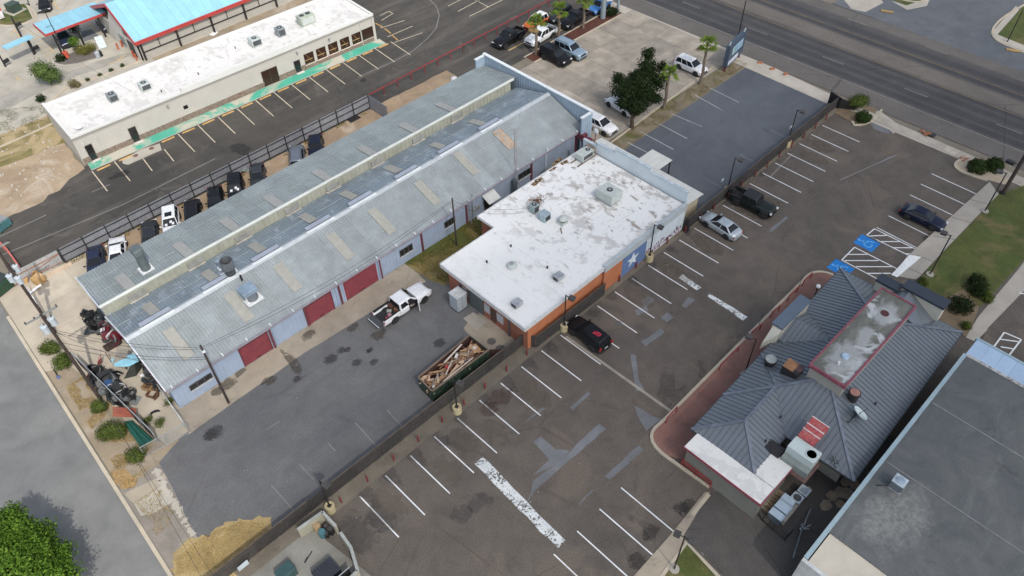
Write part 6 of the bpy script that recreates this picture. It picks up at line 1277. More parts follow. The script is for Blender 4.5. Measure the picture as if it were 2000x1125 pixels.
wire('service wire from the weedy strip pole to the warehouse meters', top2+Vector((0, 0, -.2)), (41.5, 50.6, 3.4), .4)
wire('service wire from the weedy strip pole to the white roof condenser', top2+Vector((0, 0, -.6)), g(1040, 405, RZ+.8), .6, .014)
wire('service wire from the weedy strip pole to the white roof edge', top2+Vector((0, 0, -.9)), g(1025, 414, RZ+.1), .7, .014)
wire('thin overhead wire crossing the street verge above the bushes', g(180, 760, 6), g(420, 1130, 6), .1, .013)
wire('second thin overhead wire crossing the street verge above the bushes', g(200, 780, 6.3), g(395, 1130, 6.3), .1, .013)
wire('long overhead wire across the drive-in from the left edge', g(0, 20, 7), g(260, 180, 5), .6, .015)
q = g(1441, 76); t = thing('street_light', 'street light with a curved arm behind the blue pylon sign', 'street light', q); ht = 6.2
b = MB(); b.cyl(q, q+Vector((0, 0, ht)), .1, .07, 8); b.build('pole', DKSTEEL, t); b = MB(); b.tube([q+Vector((0, 0, ht)), q+Vector((.6, -.3, ht+.3)), q+Vector((1.5, -.9, ht+.45))], .04); b.build('arm', GALVR, t); b = MB(); b.cbox(q+Vector((1.8, -1.1, ht+.45)), .7, .3, .12, -.5); b.cbox(q+Vector((0, 0, ht+.1)), .45, .45, .25); b.build('lamp_head', M('lamp_pale', (.4, .45, .45), .4), t, bevel=.03)
q = g(1958, 378); tp = thing('leaning_pole', 'thick black pole rising out of the right edge at the lawn corner', 'utility pole', q); b = MB(); b.cyl(q, q+Vector((.2, -.1, 9)), .21, .2, 10); b.build('pole', WPOLE, tp); b = MB(); b.cyl(q, q+Vector((0, 0, .3)), .35, .3, 12); b.build('collar', DKSTEEL, tp); b = MB(); b.cbox(q+Vector((-.2, .9, 4.2)), .5, .9, .3); b.bar(q+Vector((0, 0, 4.2)), q+Vector((-.1, .5, 4.2)), .08); b.build('lamp_head', DKSTEEL, tp)
q = g(1815, 534)
q = g(1955, 55); solo('lamp_post', MB().cyl(g(1967, 82), g(1967, 82)+Vector((0, 0, 5)), .08, .06, 8), DKSTEEL, 'thin dark pole on the far corner lawn across the road', 'lamp post')
# pylon signs
s0, s1 = g(1413, 141), g(1444, 110)
t = thing('pylon_sign', 'blue-grey pylon sign with two pale panels beside the road', 'sign', (s0+s1)/2)
dd = (s1-s0).normalized(); nn = Vector((dd.y, -dd.x, 0)); nn = nn if nn.dot(EYE-s0) > 0 else -nn; L = (s1-s0).length
def spanel(b, u0, u1, z0, z1, d0, d1): return b.hexa([s0+dd*u0+nn*d0+Vector((0, 0, z0)), s0+dd*u1+nn*d0+Vector((0, 0, z0)), s0+dd*u1+nn*d1+Vector((0, 0, z0)), s0+dd*u0+nn*d1+Vector((0, 0, z0))], [s0+dd*u0+nn*d0+Vector((0, 0, z1)), s0+dd*u1+nn*d0+Vector((0, 0, z1)), s0+dd*u1+nn*d1+Vector((0, 0, z1)), s0+dd*u0+nn*d1+Vector((0, 0, z1))])
b = MB(); spanel(b, 0, L, .8, 4.0, -.3, .3); b.build('cabinet', M('sign_slate', (.05, .075, .11), .5, var=.15), t)
o = spanel(MB(), L*.2, L*.85, 2.2, 3.35, .3, .33).build('sign_panel', M('sign_pale_blue', (.30, .43, .53), .5, var=.08), t); spanel(MB(), L*.28, L*.52, 2.35, 3.1, .33, .34).build('emblem', M('sign_emblem', (.16, .31, .42), .5, var=.2, vs=4), o)
spanel(MB(), L*.26, L*.3, 2.3, 3.2, .33, .342).build('emblem_bar', M('sign_yellow', (.40, .42, .20), .5), o); spanel(MB(), L*.56, L*.8, 2.55, 2.95, .33, .34).build('sign_lettering', M('sign_letter', (.17, .30, .43), .5, var=.3, vs=8), o)
spanel(MB(), L*.04, L*.66, 1.0, 1.6, .3, .33).build('message_panel', M('sign_white', (.50, .55, .62), .5, var=.05), t)
b = MB(); spanel(b, .1, .35, 0, .8, -.15, .15); spanel(b, L-.5, L-.2, 0, .8, -.15, .15); b.build('leg', M('sign_leg', (.14, .05, .05), .6), t)
for u in (.2, L-.3): b = MB(); b.bar(s0+dd*u+Vector((0, 0, 4.0)), s0+dd*(u+.15)+nn*.1+Vector((0, 0, 4.5)), .14); b.build('floodlight', M('lamp_pale', (.4,)*3), t)
q0, q1 = g(1177, 36), g(1206, 27); t = thing('pylon_sign', 'tall white pylon sign on thick round legs cut off by the top edge', 'sign', q0)
for q, r in ((q0, .42), (q1, .22)): b = MB(); b.cyl(q, q+Vector((0, 0, 6)), r, r, 14); b.build('leg', M('leg_grey_blue', (.22, .27, .29), .5, var=.06), t, 40)
d = (q1-q0).normalized(); b = MB(); b.bar(q0+d*.5+Vector((0, 0, 4.2)), q1-d*.1+Vector((0, 0, 4.2)), .3, 3.2); o = b.build('sign_panel', M('sign_face_white', (.55, .58, .57), .5), t); b = MB(); n_ = Vector((d.y, -d.x, 0)); n_ = n_ if n_.dot(EYE-q0) > 0 else -n_; b.bar(q0+d*.7+n_*.16+Vector((0, 0, 4.6)), q0+d*1.9+n_*.16+Vector((0, 0, 4.6)), .03, 1.6); b.build('sign_emblem', M('emblem_rose', (.42, .10, .14), .5), o)

# roll-off dumpster with scrap lumber
DG = M('dumpster_green', (.022, .045, .030), .6, var=.3, vs=1.2, c2=(.05, .04, .03), amt=.3); DIN = M('dumpster_rust', (.045, .02, .016), .8, var=.4)
A, B_, C_, D_ = [Vector(v) for v in ((22.85, 37.0, 0), (29.55, 37.35, 0), (29.6, 34.75, 0), (22.75, 34.9, 0))]
t = thing('roll_off_dumpster', 'long dark green roll-off dumpster heaped with scrap lumber', 'dumpster', (A+C_)/2)
DH = 1.75
def wallq(b, p, q, h0=.25, h1=DH, th=.07): b.bar(p+Vector((0, 0, (h0+h1)/2)), q+Vector((0, 0, (h0+h1)/2)), th, h1-h0)
for p, q in ((A, B_), (B_, C_), (C_, D_), (D_, A)): b = MB(); wallq(b, p, q); b.build('side_panel', DG, t)
for p, q in ((A, B_), (B_, C_), (C_, D_), (D_, A)):
    c = (A+B_+C_+D_)/4; p2_, q2_ = p.lerp(c, .02), q.lerp(c, .02); b = MB(); wallq(b, p2_, q2_, .3, DH-.05, .03); b.build('liner', DIN, t)
b = MB(); b.hexa([A, B_, C_, D_], [v+Vector((0, 0, .3)) for v in (A, B_, C_, D_)]); b.build('floor', DIN, t)
b = MB()
for p, q in ((A, B_), (C_, D_), (D_, A)): b.bar(p+Vector((0, 0, DH+.04)), q+Vector((0, 0, DH+.04)), .13, .1)
b.build('top_rail', M('rail_worn', (.17, .12, .085), .7, var=.35), t)
for i in range(9): p = D_.lerp(C_, (i+.5)/9)+Vector((0, -.07, 0)); b = MB(); b.cbox(p+Vector((0, 0, 1.0)), .13, .1, 1.45); b.build('side_rib', DG, t)
for p in (D_.lerp(C_, .06), D_.lerp(C_, .9), A.lerp(B_, .06)): b = MB(); b.cyl(p+Vector((0, -.12, .12)), p+Vector((0, .12, .12)), .13, .13, 10); b.build('wheel', DKSTEEL, t)
b = MB(); wallq(b, C_+Vector((.08, .0, 0)), C_+Vector((1.1, -.9, 0)), .25, DH); b.build('tail_door', DIN, t)
rr = random.Random(21)
LUM = [M('lumber_tan', (.36, .22, .12), .8, var=.3, vs=4), M('lumber_brown', (.20, .105, .06), .8, var=.35, vs=4), M('lumber_pale', (.48, .35, .24), .8, var=.25, vs=4), M('lumber_grey', (.23, .185, .155), .8, var=.3, vs=4)]
def in_box(): u, v = rr.uniform(.05, .93), rr.uniform(.12, .88); return A.lerp(B_, u).lerp(D_.lerp(C_, u), v), u, v
for i in range(75):
    c, u, v = in_box(); L = rr.uniform(.6, 2.4); a = rr.gauss(.15, .45) if rr.random() < .75 else rr.uniform(0, PI); L = min(L, 2.0*(1-abs(math.sin(a))*.5)); z = .95+rr.uniform(0, .75)*(1-abs(v-.5)*1.1)
    L = min(L, 2*min(u, 1-u)*6.3+.5)
    M_ = Matrix.Translation((c.x, c.y, z)) @ Matrix.Rotation(a, 4, 'Z') @ Matrix.Rotation(rr.uniform(-.14, .14), 4, 'Y') @ Matrix.Rotation(rr.uniform(-.5, .5), 4, 'X')
    b = MB(); b.cbox((0, 0, 0), L, rr.choice((.09, .14, .19)), .04, M=M_); kk = rr.randrange(4); tag(b.build('scrap_board', LUM[kk]), f"{['tan', 'brown', 'pale', 'grey'][kk]} splintered board in the {['street', 'middle', 'road'][min(2, int(u*3))]} third of the dumpster heap", 'board', 'scrap boards in the roll-off dumpster')
for i in range(16):
    c, u, v = in_box(); z = 1.05+rr.uniform(0, .5); M_ = Matrix.Translation((c.x, c.y, z)) @ Matrix.Rotation(rr.uniform(0, PI), 4, 'Z') @ Matrix.Rotation(rr.uniform(-.3, .3), 4, 'Y') @ Matrix.Rotation(rr.uniform(-.3, .3), 4, 'X')
    b = MB(); s = rr.uniform(.4, .9); b.cbox((0, 0, 0), s, s*rr.uniform(.5, 1), .03, M=M_); kk = rr.randrange(4); tag(b.build('scrap_sheet', LUM[kk]), f"{['tan', 'brown', 'pale', 'grey'][kk]} torn plywood sheet in the {['street', 'middle', 'road'][min(2, int(u*3))]} third of the dumpster heap", 'plywood', 'torn plywood sheets in the roll-off dumpster')
for k, (u, v, m, s, lab) in enumerate(((.62, .35, 'lumber_white', .5, 'white foam slab on the dumpster heap near its far end'), (.4, .5, 'rag_red', .5, 'crumpled red cloth on the middle of the dumpster heap'), (.9, .55, 'lumber_white', .35, 'small white scrap at the far end of the dumpster heap'), (.06, .85, 'lumber_white', .3, 'small white scrap at the near corner of the dumpster'))):
    c = A.lerp(B_, u).lerp(D_.lerp(C_, u), v); b = MB(); b.cbox((0, 0, 0), s, s*.5, .12, M=Matrix.Translation((c.x, c.y, 1.75)) @ Matrix.Rotation(.5+k, 4, 'Z') @ Matrix.Rotation(.2, 4, 'X')); solo('scrap_piece', b, M(m, (.5, .48, .44) if 'white' in m else (.34, .03, .035), .7), lab, 'scrap')
for k, (u0, v0, u1, v1, w_, lab) in enumerate(((.42, .25, .80, .12, .16, 'long pale plank lying over the far side of the dumpster heap'), (.30, .75, .52, .42, .08, 'slim white lath slanting over the middle of the dumpster heap'), (.2, .95, .75, .9, .1, 'long pale board along the near side of the dumpster heap'))):
    p = A.lerp(B_, u0).lerp(D_.lerp(C_, u0), v0)+Vector((0, 0, 1.8)); q = A.lerp(B_, u1).lerp(D_.lerp(C_, u1), v1)+Vector((0, 0, 1.9)); b = MB(); b.bar(p, q, w_, .04); solo('loose_plank', b, M('lath_pale', (.50, .42, .35), .8, var=.2), lab, 'board')
# green bins left edge
for px, rz, lab in (((8, 446), .35, 'teal and grey wheeled dumpster at the left edge of the alley'), ((4, 568), .35, 'large dark green dumpster at the left edge beside the street')):
    c = g(*px); t = thing('dumpster', lab, 'dumpster', c, rz); big = 'large' in lab
    sx, sy, sz = (2.4, 1.9, 1.4) if big else (1.7, 1.2, 1.1); b = MB(); b.hexa([(-sx/2, -sy/2*.8, .15), (sx/2, -sy/2*.8, .15), (sx/2, sy/2, .15), (-sx/2, sy/2, .15)], [(-sx/2, -sy/2, sz), (sx/2, -sy/2, sz), (sx/2, sy/2, sz), (-sx/2, sy/2, sz)]); b.build('body', M('bin_green', (.018, .055, .03), .6, var=.2) if big else M('bin_teal', (.06, .16, .17), .5), t, local=True)
    b = MB(); b.cbox((0, .1, sz+.05), sx*1.0, sy*.8, .08); b.build('lid', M('bin_lid_dark', (.03, .04, .035), .5) if big else M('bin_lid_grey', (.22, .23, .24), .5), t, local=True)
    for dx in (-.6, .6): b = MB(); b.cyl((dx, -.5, .1), (dx, -.4, .1), .1, .1, 8); b.build('wheel', DKSTEEL, t, local=True)
# cardboard boxes by the gate
CARD = M('cardboard', (.40, .25, .11), .8, var=.12, vs=2)
for px, s, z, rz, tilt, lab in (((79, 552), (1.0, 1.0, .9), .45, .3, 0, 'large flattened tan cardboard box by the sheet gate'), ((72, 537), (.9, .7, .8), .4, .3, .25, 'tan cardboard box behind the large one by the sheet gate'), ((52, 548), (.5, 1.0, .5), .3, -.4, .3, 'crushed orange-tan cardboard box against the red barrier')):
    c = g(*px); b = MB(); M_ = Matrix.Translation((c.x, c.y, z)) @ Matrix.Rotation(rz, 4, 'Z') @ Matrix.Rotation(tilt, 4, 'Y'); b.cbox((0, 0, 0), *s, M=M_); t = thing('cardboard_box', lab, 'box', c); b.build('carton', CARD, t)
    b = MB(); b.cbox((0, 0, 0), s[0]*.55, s[1]*.98, .02, M=M_ @ Matrix.Translation((s[0]*.25, 0, s[2]/2+.03)) @ Matrix.Rotation(-.15, 4, 'Y')); b.build('flap', M('cardboard_light', (.46, .30, .15), .8), t)
c = g(70, 572); b = MB(); b.bar(c+Vector((-.8, .0, .3)), c+Vector((.9, .3, .4)), .3, .15); solo('scrap_bumper', b, M('scrap_white', (.62,)*3, .4), 'white bumper cover by the cardboard boxes', 'car bumper', bevel=.06)
# trash enclosure at the bottom
te = thing('trash_enclosure', 'cream walled trash enclosure at the end of the picket fence', 'enclosure', (8, 30, 0)); EN = M('enclosure_cream', (.30, .285, .22), .8, var=.15, vs=1, c2=(.28, .26, .2), amt=.35); ENT = M('enclosure_cap', (.29, .305, .285), .8, var=.2)
for a, c in (((6.6, 32.5), (8.9, 32.35)), ((8.9, 32.35), (8.95, 30.6)), ((8.9, 29.9), (8.75, 28.3)), ((8.75, 28.3), (8.0, 26.4)), ((8.0, 26.4), (5.5, 26.3))):
    a, c = Vector((*a, 0)), Vector((*c, 0)); b = MB(); b.bar(a+Vector((0, 0, .7)), c+Vector((0, 0, .7)), .2, 1.4); o = b.build('wall', EN, te); b = MB(); b.bar(a+Vector((0, 0, 1.43)), c+Vector((0, 0, 1.43)), .24, .06); b.build('wall_cap', ENT, o)
t = thing('enclosure_gate', 'dark slatted gate leaf standing in the trash enclosure', 'gate', (6.3, 26.6, 0))
for i in range(9): b = MB(); b.box(5.4+i*.25, 5.4+i*.25+.22, 27.0, 27.05, .15, 1.5); b.build('slat', DKSTEEL, t)
b = MB(); b.bar((5.3, 27.02, 1.55), (7.7, 27.02, 1.55), .07); b.build('top_rail', GALVR, t)
t = thing('grease_bin', 'dark ribbed steel bin in the middle of the trash enclosure', 'dumpster', (6.3, 28.3, 0)); b = MB(); b.box(5.4, 7.2, 27.6, 29.0, .1, 1.1); b.build('body', M('bin_navy', (.03, .035, .05), .5, var=.2), t, bevel=.03)
for i in range(8): b = MB(); b.box(5.45+i*.22, 5.53+i*.22, 27.55, 29.05, 1.1, 1.14); b.build('lid_rib', DKSTEEL, t)
for px, m, lab in (((622, 1035), 'barrel_tan', 'tan-lidded barrel in the corner of the trash enclosure'), ((632, 1047), 'barrel_teal', 'teal barrel in the corner of the trash enclosure')):
    c = g(*px); solo('barrel', MB().lathe(c, [(.28, 0), (.32, .4), (.28, .85), (.02, .87)], 14), M(m, (.33, .24, .13) if 'tan' in m else (.06, .15, .17), .5), lab, 'barrel', smooth=40)
for k, px in enumerate(((640, 1032), (648, 1040), (638, 1046))):
    c = g(*px); t = thing('milk_crate', 'black plastic crate stacked in the trash enclosure', 'crate', c, .4*k, 'black crates in the trash enclosure'); b = MB(); b.box(-.25, .25, -.25, .25, 0, .55+.2*(k == 1)); b.build('body', DKSTEEL, t, local=True); b = MB(); b.box(-.2, .2, -.2, .2, .555+.2*(k == 1), .57+.2*(k == 1)); b.build('rim', M('crate_rim', (.05, .045, .045), .6), t, local=True)
c = g(603, 1088); b = MB(); b.cbox((c.x, c.y, .04), 1.0, .1, .08, .4); b.cbox((c.x-.3, c.y-.1, .05), .5, .12, .1, .5); solo('broken_board', b, DKSTEEL, 'dark broken board on the trash enclosure pad', 'board')
c = g(562, 1125); solo('dumpster', MB().box(c.x-.7, c.x+.7, c.y-.5, c.y+.5, .1, 1.1), M('bin_green2', (.03, .07, .07), .5), 'dark green bin cut off by the bottom edge in front of the fence', 'dumpster', bevel=.04)
for k, px in enumerate(((483, 1117),)): c = g(*px); b = MB(); b.cbox((c.x, c.y+.1, 1.0), .9, .05, .6, .05); solo('fence_sign', b, M('sign_pale_grey', (.4, .46, .5), .5), 'pale blank sign board on the picket fence at the bottom edge', 'sign')
for k, (px, lab) in enumerate((((890, 768), 'small blank pale sign on the fence by the dumpster lamp'), ((1413, 372), 'small blank pale sign on the fence by the dark green pickup lamp'), ((1545, 268), 'small blank pale sign on the fence at the lamp nearest the road'))):
    c = g(*px); b = MB(); b.cbox((c.x-.2, 33.9, 1.5), .5, .04, .35); solo('fence_sign', b, M('sign_pale_grey', (.4,)*3), lab, 'sign')
# ================================================================== VEHICLES
TYRE = M('tyre_rubber', (.018, .018, .018), .85, var=.2); RIM = plain('alloy_rim', (.36, .37, .38), .35, .6); RIMD = plain('dark_rim', (.04, .04, .042), .4, .4)
BLACKTRIM = plain('black_trim', (.014, .014, .015), .45); LAMPC = plain('headlamp_glass', (.55, .57, .6), .15); TAILC = plain('tail_lamp', (.30, .02, .02), .2); CGLASS = plain('car_glass', (.010, .012, .014), .05, 0, .45); CHROME = plain('bright_trim', (.5, .5, .52), .25, .8); PLATE = plain('number_plate', (.55, .57, .6), .5)
def paint(n, c, metal=.15): dk = max(c) < .08; return plain('paint_'+n, c, .22 if dk else .28, metal, .25 if dk else .5, .12 if dk else .5)
SPEC = {
 'sedan': dict(L=4.85, W=1.86, H=1.46, gc=.2, st=[(-1, .70, .60, .66), (-.975, .86, .80, .90), (-.88, .95, .90, 1.02), (-.6, 1, .92, 1.03), (-.3, 1, .92, .98), (.2, 1, .92, .98), (.46, .99, .90, .99), (.74, .96, .82, .90), (.92, .88, .72, .78), (.985, .74, .6, .66), (1, .6, .5, .52)], belt=.95, b0=-.80, b1=.46, r0=-.46, r1=.06, rw=.66, wx=(.57, -.58), wr=.33),
 'coupe': dict(L=4.75, W=1.9, H=1.36, gc=.16, st=[(-1, .72, .62, .70), (-.97, .88, .84, .95), (-.85, .97, .92, 1.02), (-.55, 1, .92, 1.0), (-.2, 1, .88, .93), (.2, 1, .88, .93), (.40, 1, .88, .96), (.75, .97, .80, .88), (.93, .9, .68, .74), (1, .7, .5, .55)], belt=.9, b0=-.80, b1=.36, r0=-.40, r1=-.04, rw=.62, wx=(.6, -.6), wr=.35),
 'suv': dict(L=4.75, W=1.92, H=1.74, gc=.25, st=[(-1, .82, .80, .9), (-.97, .94, 1.02, 1.08), (-.6, 1, 1.06, 1.08), (.2, 1, 1.06, 1.08), (.46, .99, 1.04, 1.13), (.78, .96, .96, 1.05), (.93, .9, .85, .92), (.985, .8, .7, .74), (1, .7, .55, .58)], belt=1.06, b0=-.975, b1=.48, r0=-.86, r1=.10, rw=.73, wx=(.6, -.58), wr=.37),
 'bigsuv': dict(L=5.3, W=2.03, H=1.92, gc=.28, st=[(-1, .88, .9, 1.0), (-.975, .97, 1.12, 1.18), (-.6, 1, 1.16, 1.18), (.2, 1, 1.16, 1.18), (.46, 1, 1.14, 1.24), (.85, .97, 1.08, 1.17), (.95, .93, .98, 1.05), (1, .85, .7, .74)], belt=1.16, b0=-.985, b1=.46, r0=-.92, r1=.14, rw=.80, wx=(.62, -.56), wr=.4),
 'pickup': dict(L=5.9, W=2.02, H=1.92, gc=.34, st=[(-.32, 1, 1.20, 1.22), (.2, 1, 1.20, 1.22), (.42, 1, 1.18, 1.28), (.84, .97, 1.10, 1.20), (.94, .93, 1.0, 1.06), (.985, .88, .8, .85), (1, .80, .6, .64)], belt=1.2, b0=-.32, b1=.40, r0=-.29, r1=.15, rw=.83, wx=(.64, -.58), wr=.41, bed=True, bx=-.335),
 'jeep': dict(L=5.5, W=1.95, H=1.90, gc=.38, st=[(-.42, .92, 1.16, 1.18), (.2, .92, 1.16, 1.18), (.36, .92, 1.16, 1.22), (.40, .86, 1.14, 1.22), (.86, .72, 1.10, 1.16), (.95, .70, 1.0, 1.04), (.97, .68, .8, .85), (1, .66, .6, .64)], belt=1.16, b0=-.42, b1=.32, r0=-.40, r1=.22, rw=.84, wx=(.68, -.58), wr=.43, bed=True, bx=-.43),
}
def xf(o, c, rz): o.location = c; o.rotation_euler = (0, 0, rz)
def car(label, kind, col, c, rz, group=None, name=None, cat=None, roof=None, rails=False, sunroof=False, rim=None, emblem=False, flat=False, door_open=False, tail_down=False, stickers=False, lower=None, box=False, chrome=False, lscale=1.0):
    S = SPEC[kind]; L, W, H = S['L']*lscale, S['W'], S['H']; hl, hw = L/2, W/2; gc = S['gc']
    t = thing(name or {'sedan': 'parked_sedan', 'coupe': 'parked_coupe', 'suv': 'parked_suv', 'bigsuv': 'parked_suv', 'pickup': 'pickup_truck', 'jeep': 'pickup_truck'}[kind], label, cat or {'pickup': 'pickup truck', 'jeep': 'pickup truck', 'suv': 'SUV', 'bigsuv': 'SUV'}.get(kind, 'car'), (c[0], c[1], .05 if 61 < c[0] < 93 and 49.6 < c[1] < 69.6 else .03), rz, group)
    BX = lambda u: u*hl
    rings = []
    for u, wf, zs, zt in S['st']:
        w_ = hw*wf; x = BX(u); side = [(w_*.80, gc), (w_*.965, gc+.10), (w_, (gc+zs)*.52), (w_*.985, zs-.08), (w_*.93, zs), (w_*.80, zt-.02), (w_*.45, zt+.006)]
        rings.append([(x, -y, z) for y, z in side]+[(x, y, z) for y, z in reversed(side)])
    b = MB(); b.rings(rings); body = b.build('body', col, t, smooth=48, local=True)
    if lower:
        b = MB(); xs = (-.93, .93); 
        for s in (-1, 1): b.hexa([(BX(-.95), s*hw*.985, gc), (BX(.95), s*hw*.95, gc), (BX(.95), s*hw*1.0, gc), (BX(-.95), s*hw*1.012, gc)], [(BX(-.95), s*hw*.985, .68), (BX(.95), s*hw*.95, .62), (BX(.95), s*hw*.975, .62), (BX(-.95), s*hw*1.012, .68)])
        b.build('lower_trim', lower, t, local=True)
    # greenhouse
    zb, zr = S['belt'], H; bw, rw = hw*.94, hw*S['rw']; b0, b1, r0, r1 = BX(S['b0']), BX(S['b1']), BX(S['r0']), BX(S['r1'])
    if box: bw = hw*.90
    lo = [(b0, -bw, zb-.03), (b1, -bw*.95, zb-.0), (b1, bw*.95, zb-.0), (b0, bw, zb-.03)]
    mid = [(r0-.03, -rw, zr-.07), (r1+.05, -rw*.98, zr-.07), (r1+.05, rw*.98, zr-.07), (r0-.03, rw, zr-.07)]
    hi = [(r0+.12, -rw*.84, zr), (r1-.08, -rw*.82, zr), (r1-.08, rw*.82, zr), (r0+.12, rw*.84, zr)]
    b = MB(); b.rings([lo, mid, hi]); cab = b.build('cabin', roof or col, t, smooth=25, local=True)
    cab.modifiers.new('bevel', 'BEVEL').width = .045; cab.modifiers['bevel'].segments = 2
    V = Vector
    def pane(q, name, m, f=.88, fy=None, par=None, off=.012):
        q = [V(p) for p in q]; ce = sum(q, V())/4; n = (q[1]-q[0]).cross(q[3]-q[0]).normalized()
        if n.dot(ce-V((0, 0, zb-.4))) < 0: n = -n
        b = MB(); b.poly([ce+(p-ce)*f+n*off for p in q]); return b.build(name, m, par or t, local=True)
    LO, MI = [V(p) for p in lo], [V(p) for p in mid]
    pane([LO[1], LO[2], MI[2], MI[1]], 'windshield', CGLASS, .90)
    pane([LO[3], LO[0], MI[0], MI[3]], 'rear_window', CGLASS, .86)
    nwin = {'sedan': 2, 'coupe': 1, 'suv': 3, 'bigsuv': 3, 'pickup': 2, 'jeep': 2}[kind]
    for s, (a0, a1, c0, c1) in ((-1, (LO[0], LO[1], MI[0], MI[1])), (1, (LO[3], LO[2], MI[3], MI[2]))):
        for i in range(nwin):
            u0, u1 = .06+i*.9/nwin+.004, .06+(i+1)*.9/nwin-.004
            if door_open and s < 0 and i == nwin-1: continue
            pane([a0.lerp(a1, u0), a0.lerp(a1, u1), c0.lerp(c1, u1), c0.lerp(c1, u0)], 'side_window', CGLASS, .93, off=.01)
    if chrome:
        for s in (-1, 1): b = MB(); b.bar((b0+.1, s*(bw+.01), zb+.02), (b1-.2, s*(bw+.0), zb+.02), .02, .03); b.build('window_trim', CHROME, t, local=True)
    if rails:
        for s in (-1, 1): b = MB(); b.bar((r0+.2, s*rw*.86, zr+.03), (r1-.15, s*rw*.84, zr+.03), .05, .04); b.build('roof_rail', BLACKTRIM, t, local=True)
    if sunroof:
        b = MB(); b.box(r1-.95, r1-.2, -rw*.55, rw*.55, zr+.002, zr+.012); b.build('sunroof', CGLASS, cab, local=True)
    # wheels, arches
    wr = S['wr']
    tb = MB(); tb.lathe((0, 0, 0), [(wr*.62, -.11), (wr*.95, -.115), (wr, -.08), (wr, .08), (wr*.95, .115), (wr*.62, .11)], 18)
    tb.v = [Vector((p.x, p.z, p.y)) for p in tb.v]; tm = tb.mesh('tyre', 40); tm.materials.append(TYRE)
    rb = MB(); rb.lathe((0, 0, 0), [(wr*.62, -.09), (wr*.62, .09), (wr*.5, .075), (wr*.15, .095), (.01, .095)], 14); rb.v = [Vector((p.x, p.z, p.y)) for p in rb.v]; rm = rb.mesh('rim', 40); rm.materials.append(rim or RIM)
    sb = MB()
    for i in range(5): a = i*2*PI/5; sb.poly([(wr*.18*math.cos(a+.5), .1, wr*.18*math.sin(a+.5)), (wr*.48*math.cos(a+.25), .088, wr*.48*math.sin(a+.25)), (wr*.48*math.cos(a+.95), .088, wr*.48*math.sin(a+.95)), (wr*.2*math.cos(a+.75), .1, wr*.2*math.sin(a+.75))])
    sm_ = sb.mesh('rim_slot', fix=False); sm_.materials.append(BLACKTRIM)
    for u in S['wx']:
        for s in (-1, 1):
            x = BX(u); b = MB(); b.cyl((x, s*hw*.70, wr+.02), (x, s*(hw*1.004), wr+.02), wr+.075, wr+.075, 18); b.build('wheel_arch', BLACKTRIM, t, local=True)
            o = link('wheel', tm, None, t, (x, s*(hw*.93), wr)); o.rotation_euler = (0, 0, 0 if s > 0 else PI)
            q = link('rim', rm, None, o); q2 = link('rim_slot', sm_, None, o)
    # lamps and trim
    f = S['st'][-1]; zf = S['st'][-3][2]
    for s in (-1, 1):
        b = MB(); b.cbox((BX(.955), s*hw*.70, zf-.10), .22, hw*.34, .12, s*-.35); b.build('headlight', LAMPC, t, local=True)
        zt_ = (S['st'][1][2] if not S.get('bed') else 1.05)
        b = MB(); b.cbox((BX(-.982), s*hw*(.80 if not S.get('bed') else .93), zt_-.08), .12, hw*.26 if not S.get('bed') else .12, .16 if kind in ('sedan', 'coupe') else .36, s*.25); b.build('tail_lamp', TAILC, t, local=True)
        b = MB(); b.cbox((b1-.28, s*(hw+.09), zb+.06), .12, .24, .16, s*.2); b.build('mirror', BLACKTRIM if roof or kind in ('pickup', 'jeep') else col, t, local=True, bevel=.03)
    b = MB(); b.cbox((BX(.985), 0, zf-.22), .1, hw*1.05, .2); b.build('grille', BLACKTRIM, t, local=True); b = MB(); b.cbox((BX(.97), 0, gc+.14), .22, hw*1.5, .2); b.build('front_bumper', BLACKTRIM if kind in ('pickup', 'jeep', 'suv', 'bigsuv') else col, t, local=True, bevel=.04)
    if not S.get('bed'):
        b = MB(); b.cbox((BX(-.965), 0, gc+.22), .22, hw*1.55, .24); b.build('rear_bumper', col if kind in ('sedan', 'coupe') else BLACKTRIM, t, local=True, bevel=.04)
        b = MB(); b.cbox((BX(-1.0)-.004, 0, .72), .02, .42, .15); b.build('number_plate', PLATE, t, local=True)
    b = MB(); b.box(BX(-.95), BX(.93), -hw*.86, hw*.86, gc*.8, gc+.06); b.build('underbody', BLACKTRIM, t, local=True)
    # shut lines on the bonnet and doors
    zh = S['belt']
    for s in (-1, 1):
        b = MB()
        for xx in (b1-.12, b1-1.12 if kind != 'coupe' else b1-1.35): b.bar((xx, s*hw*1.002, gc+.2), (xx, s*hw*.99, zb-.12), .018, .012)
        b.build('door_seam', BLACKTRIM, t, local=True)
        b = MB(); b.cbox((b1-1.0, s*(hw*1.0+.006), zb-.17), .2, .03, .035); b.build('door_handle', CHROME if chrome else col, t, local=True)
    if S.get('bed'):
        x0, x1 = BX(-1), BX(S['bx']); zt_ = 1.22
        for s in (-1, 1):
            b = MB(); b.rings([[(x, s*hw*.72, .55), (x, s*hw*.97, .55), (x, s*hw*1.0, .9), (x, s*hw*.98, zt_-.08), (x, s*hw*.95, zt_), (x, s*hw*.84, zt_), (x, s*hw*.82, zt_-.05)] for x in (x0+.02, x0+.06, x1-.02, x1)]); b.build('bed_side', col, t, local=True, smooth=40)
            b = MB(); b.box(x0+.08, x1-.02, s*hw*.835-.004, s*hw*.955+.004, zt_, zt_+.02); b.build('bed_rail', BLACKTRIM, t, local=True)
        BED = plain('bed_liner', (.016, .017, .018), .8); b = MB(); b.box(x0+.03, x1, -hw*.83, hw*.83, .6, .78); b.build('bed_floor', BED, t, local=True)
        b = MB(); b.box(x1-.05, x1+.04, -hw*.9, hw*.9, .6, zt_); b.build('bulkhead', BED, t, local=True)
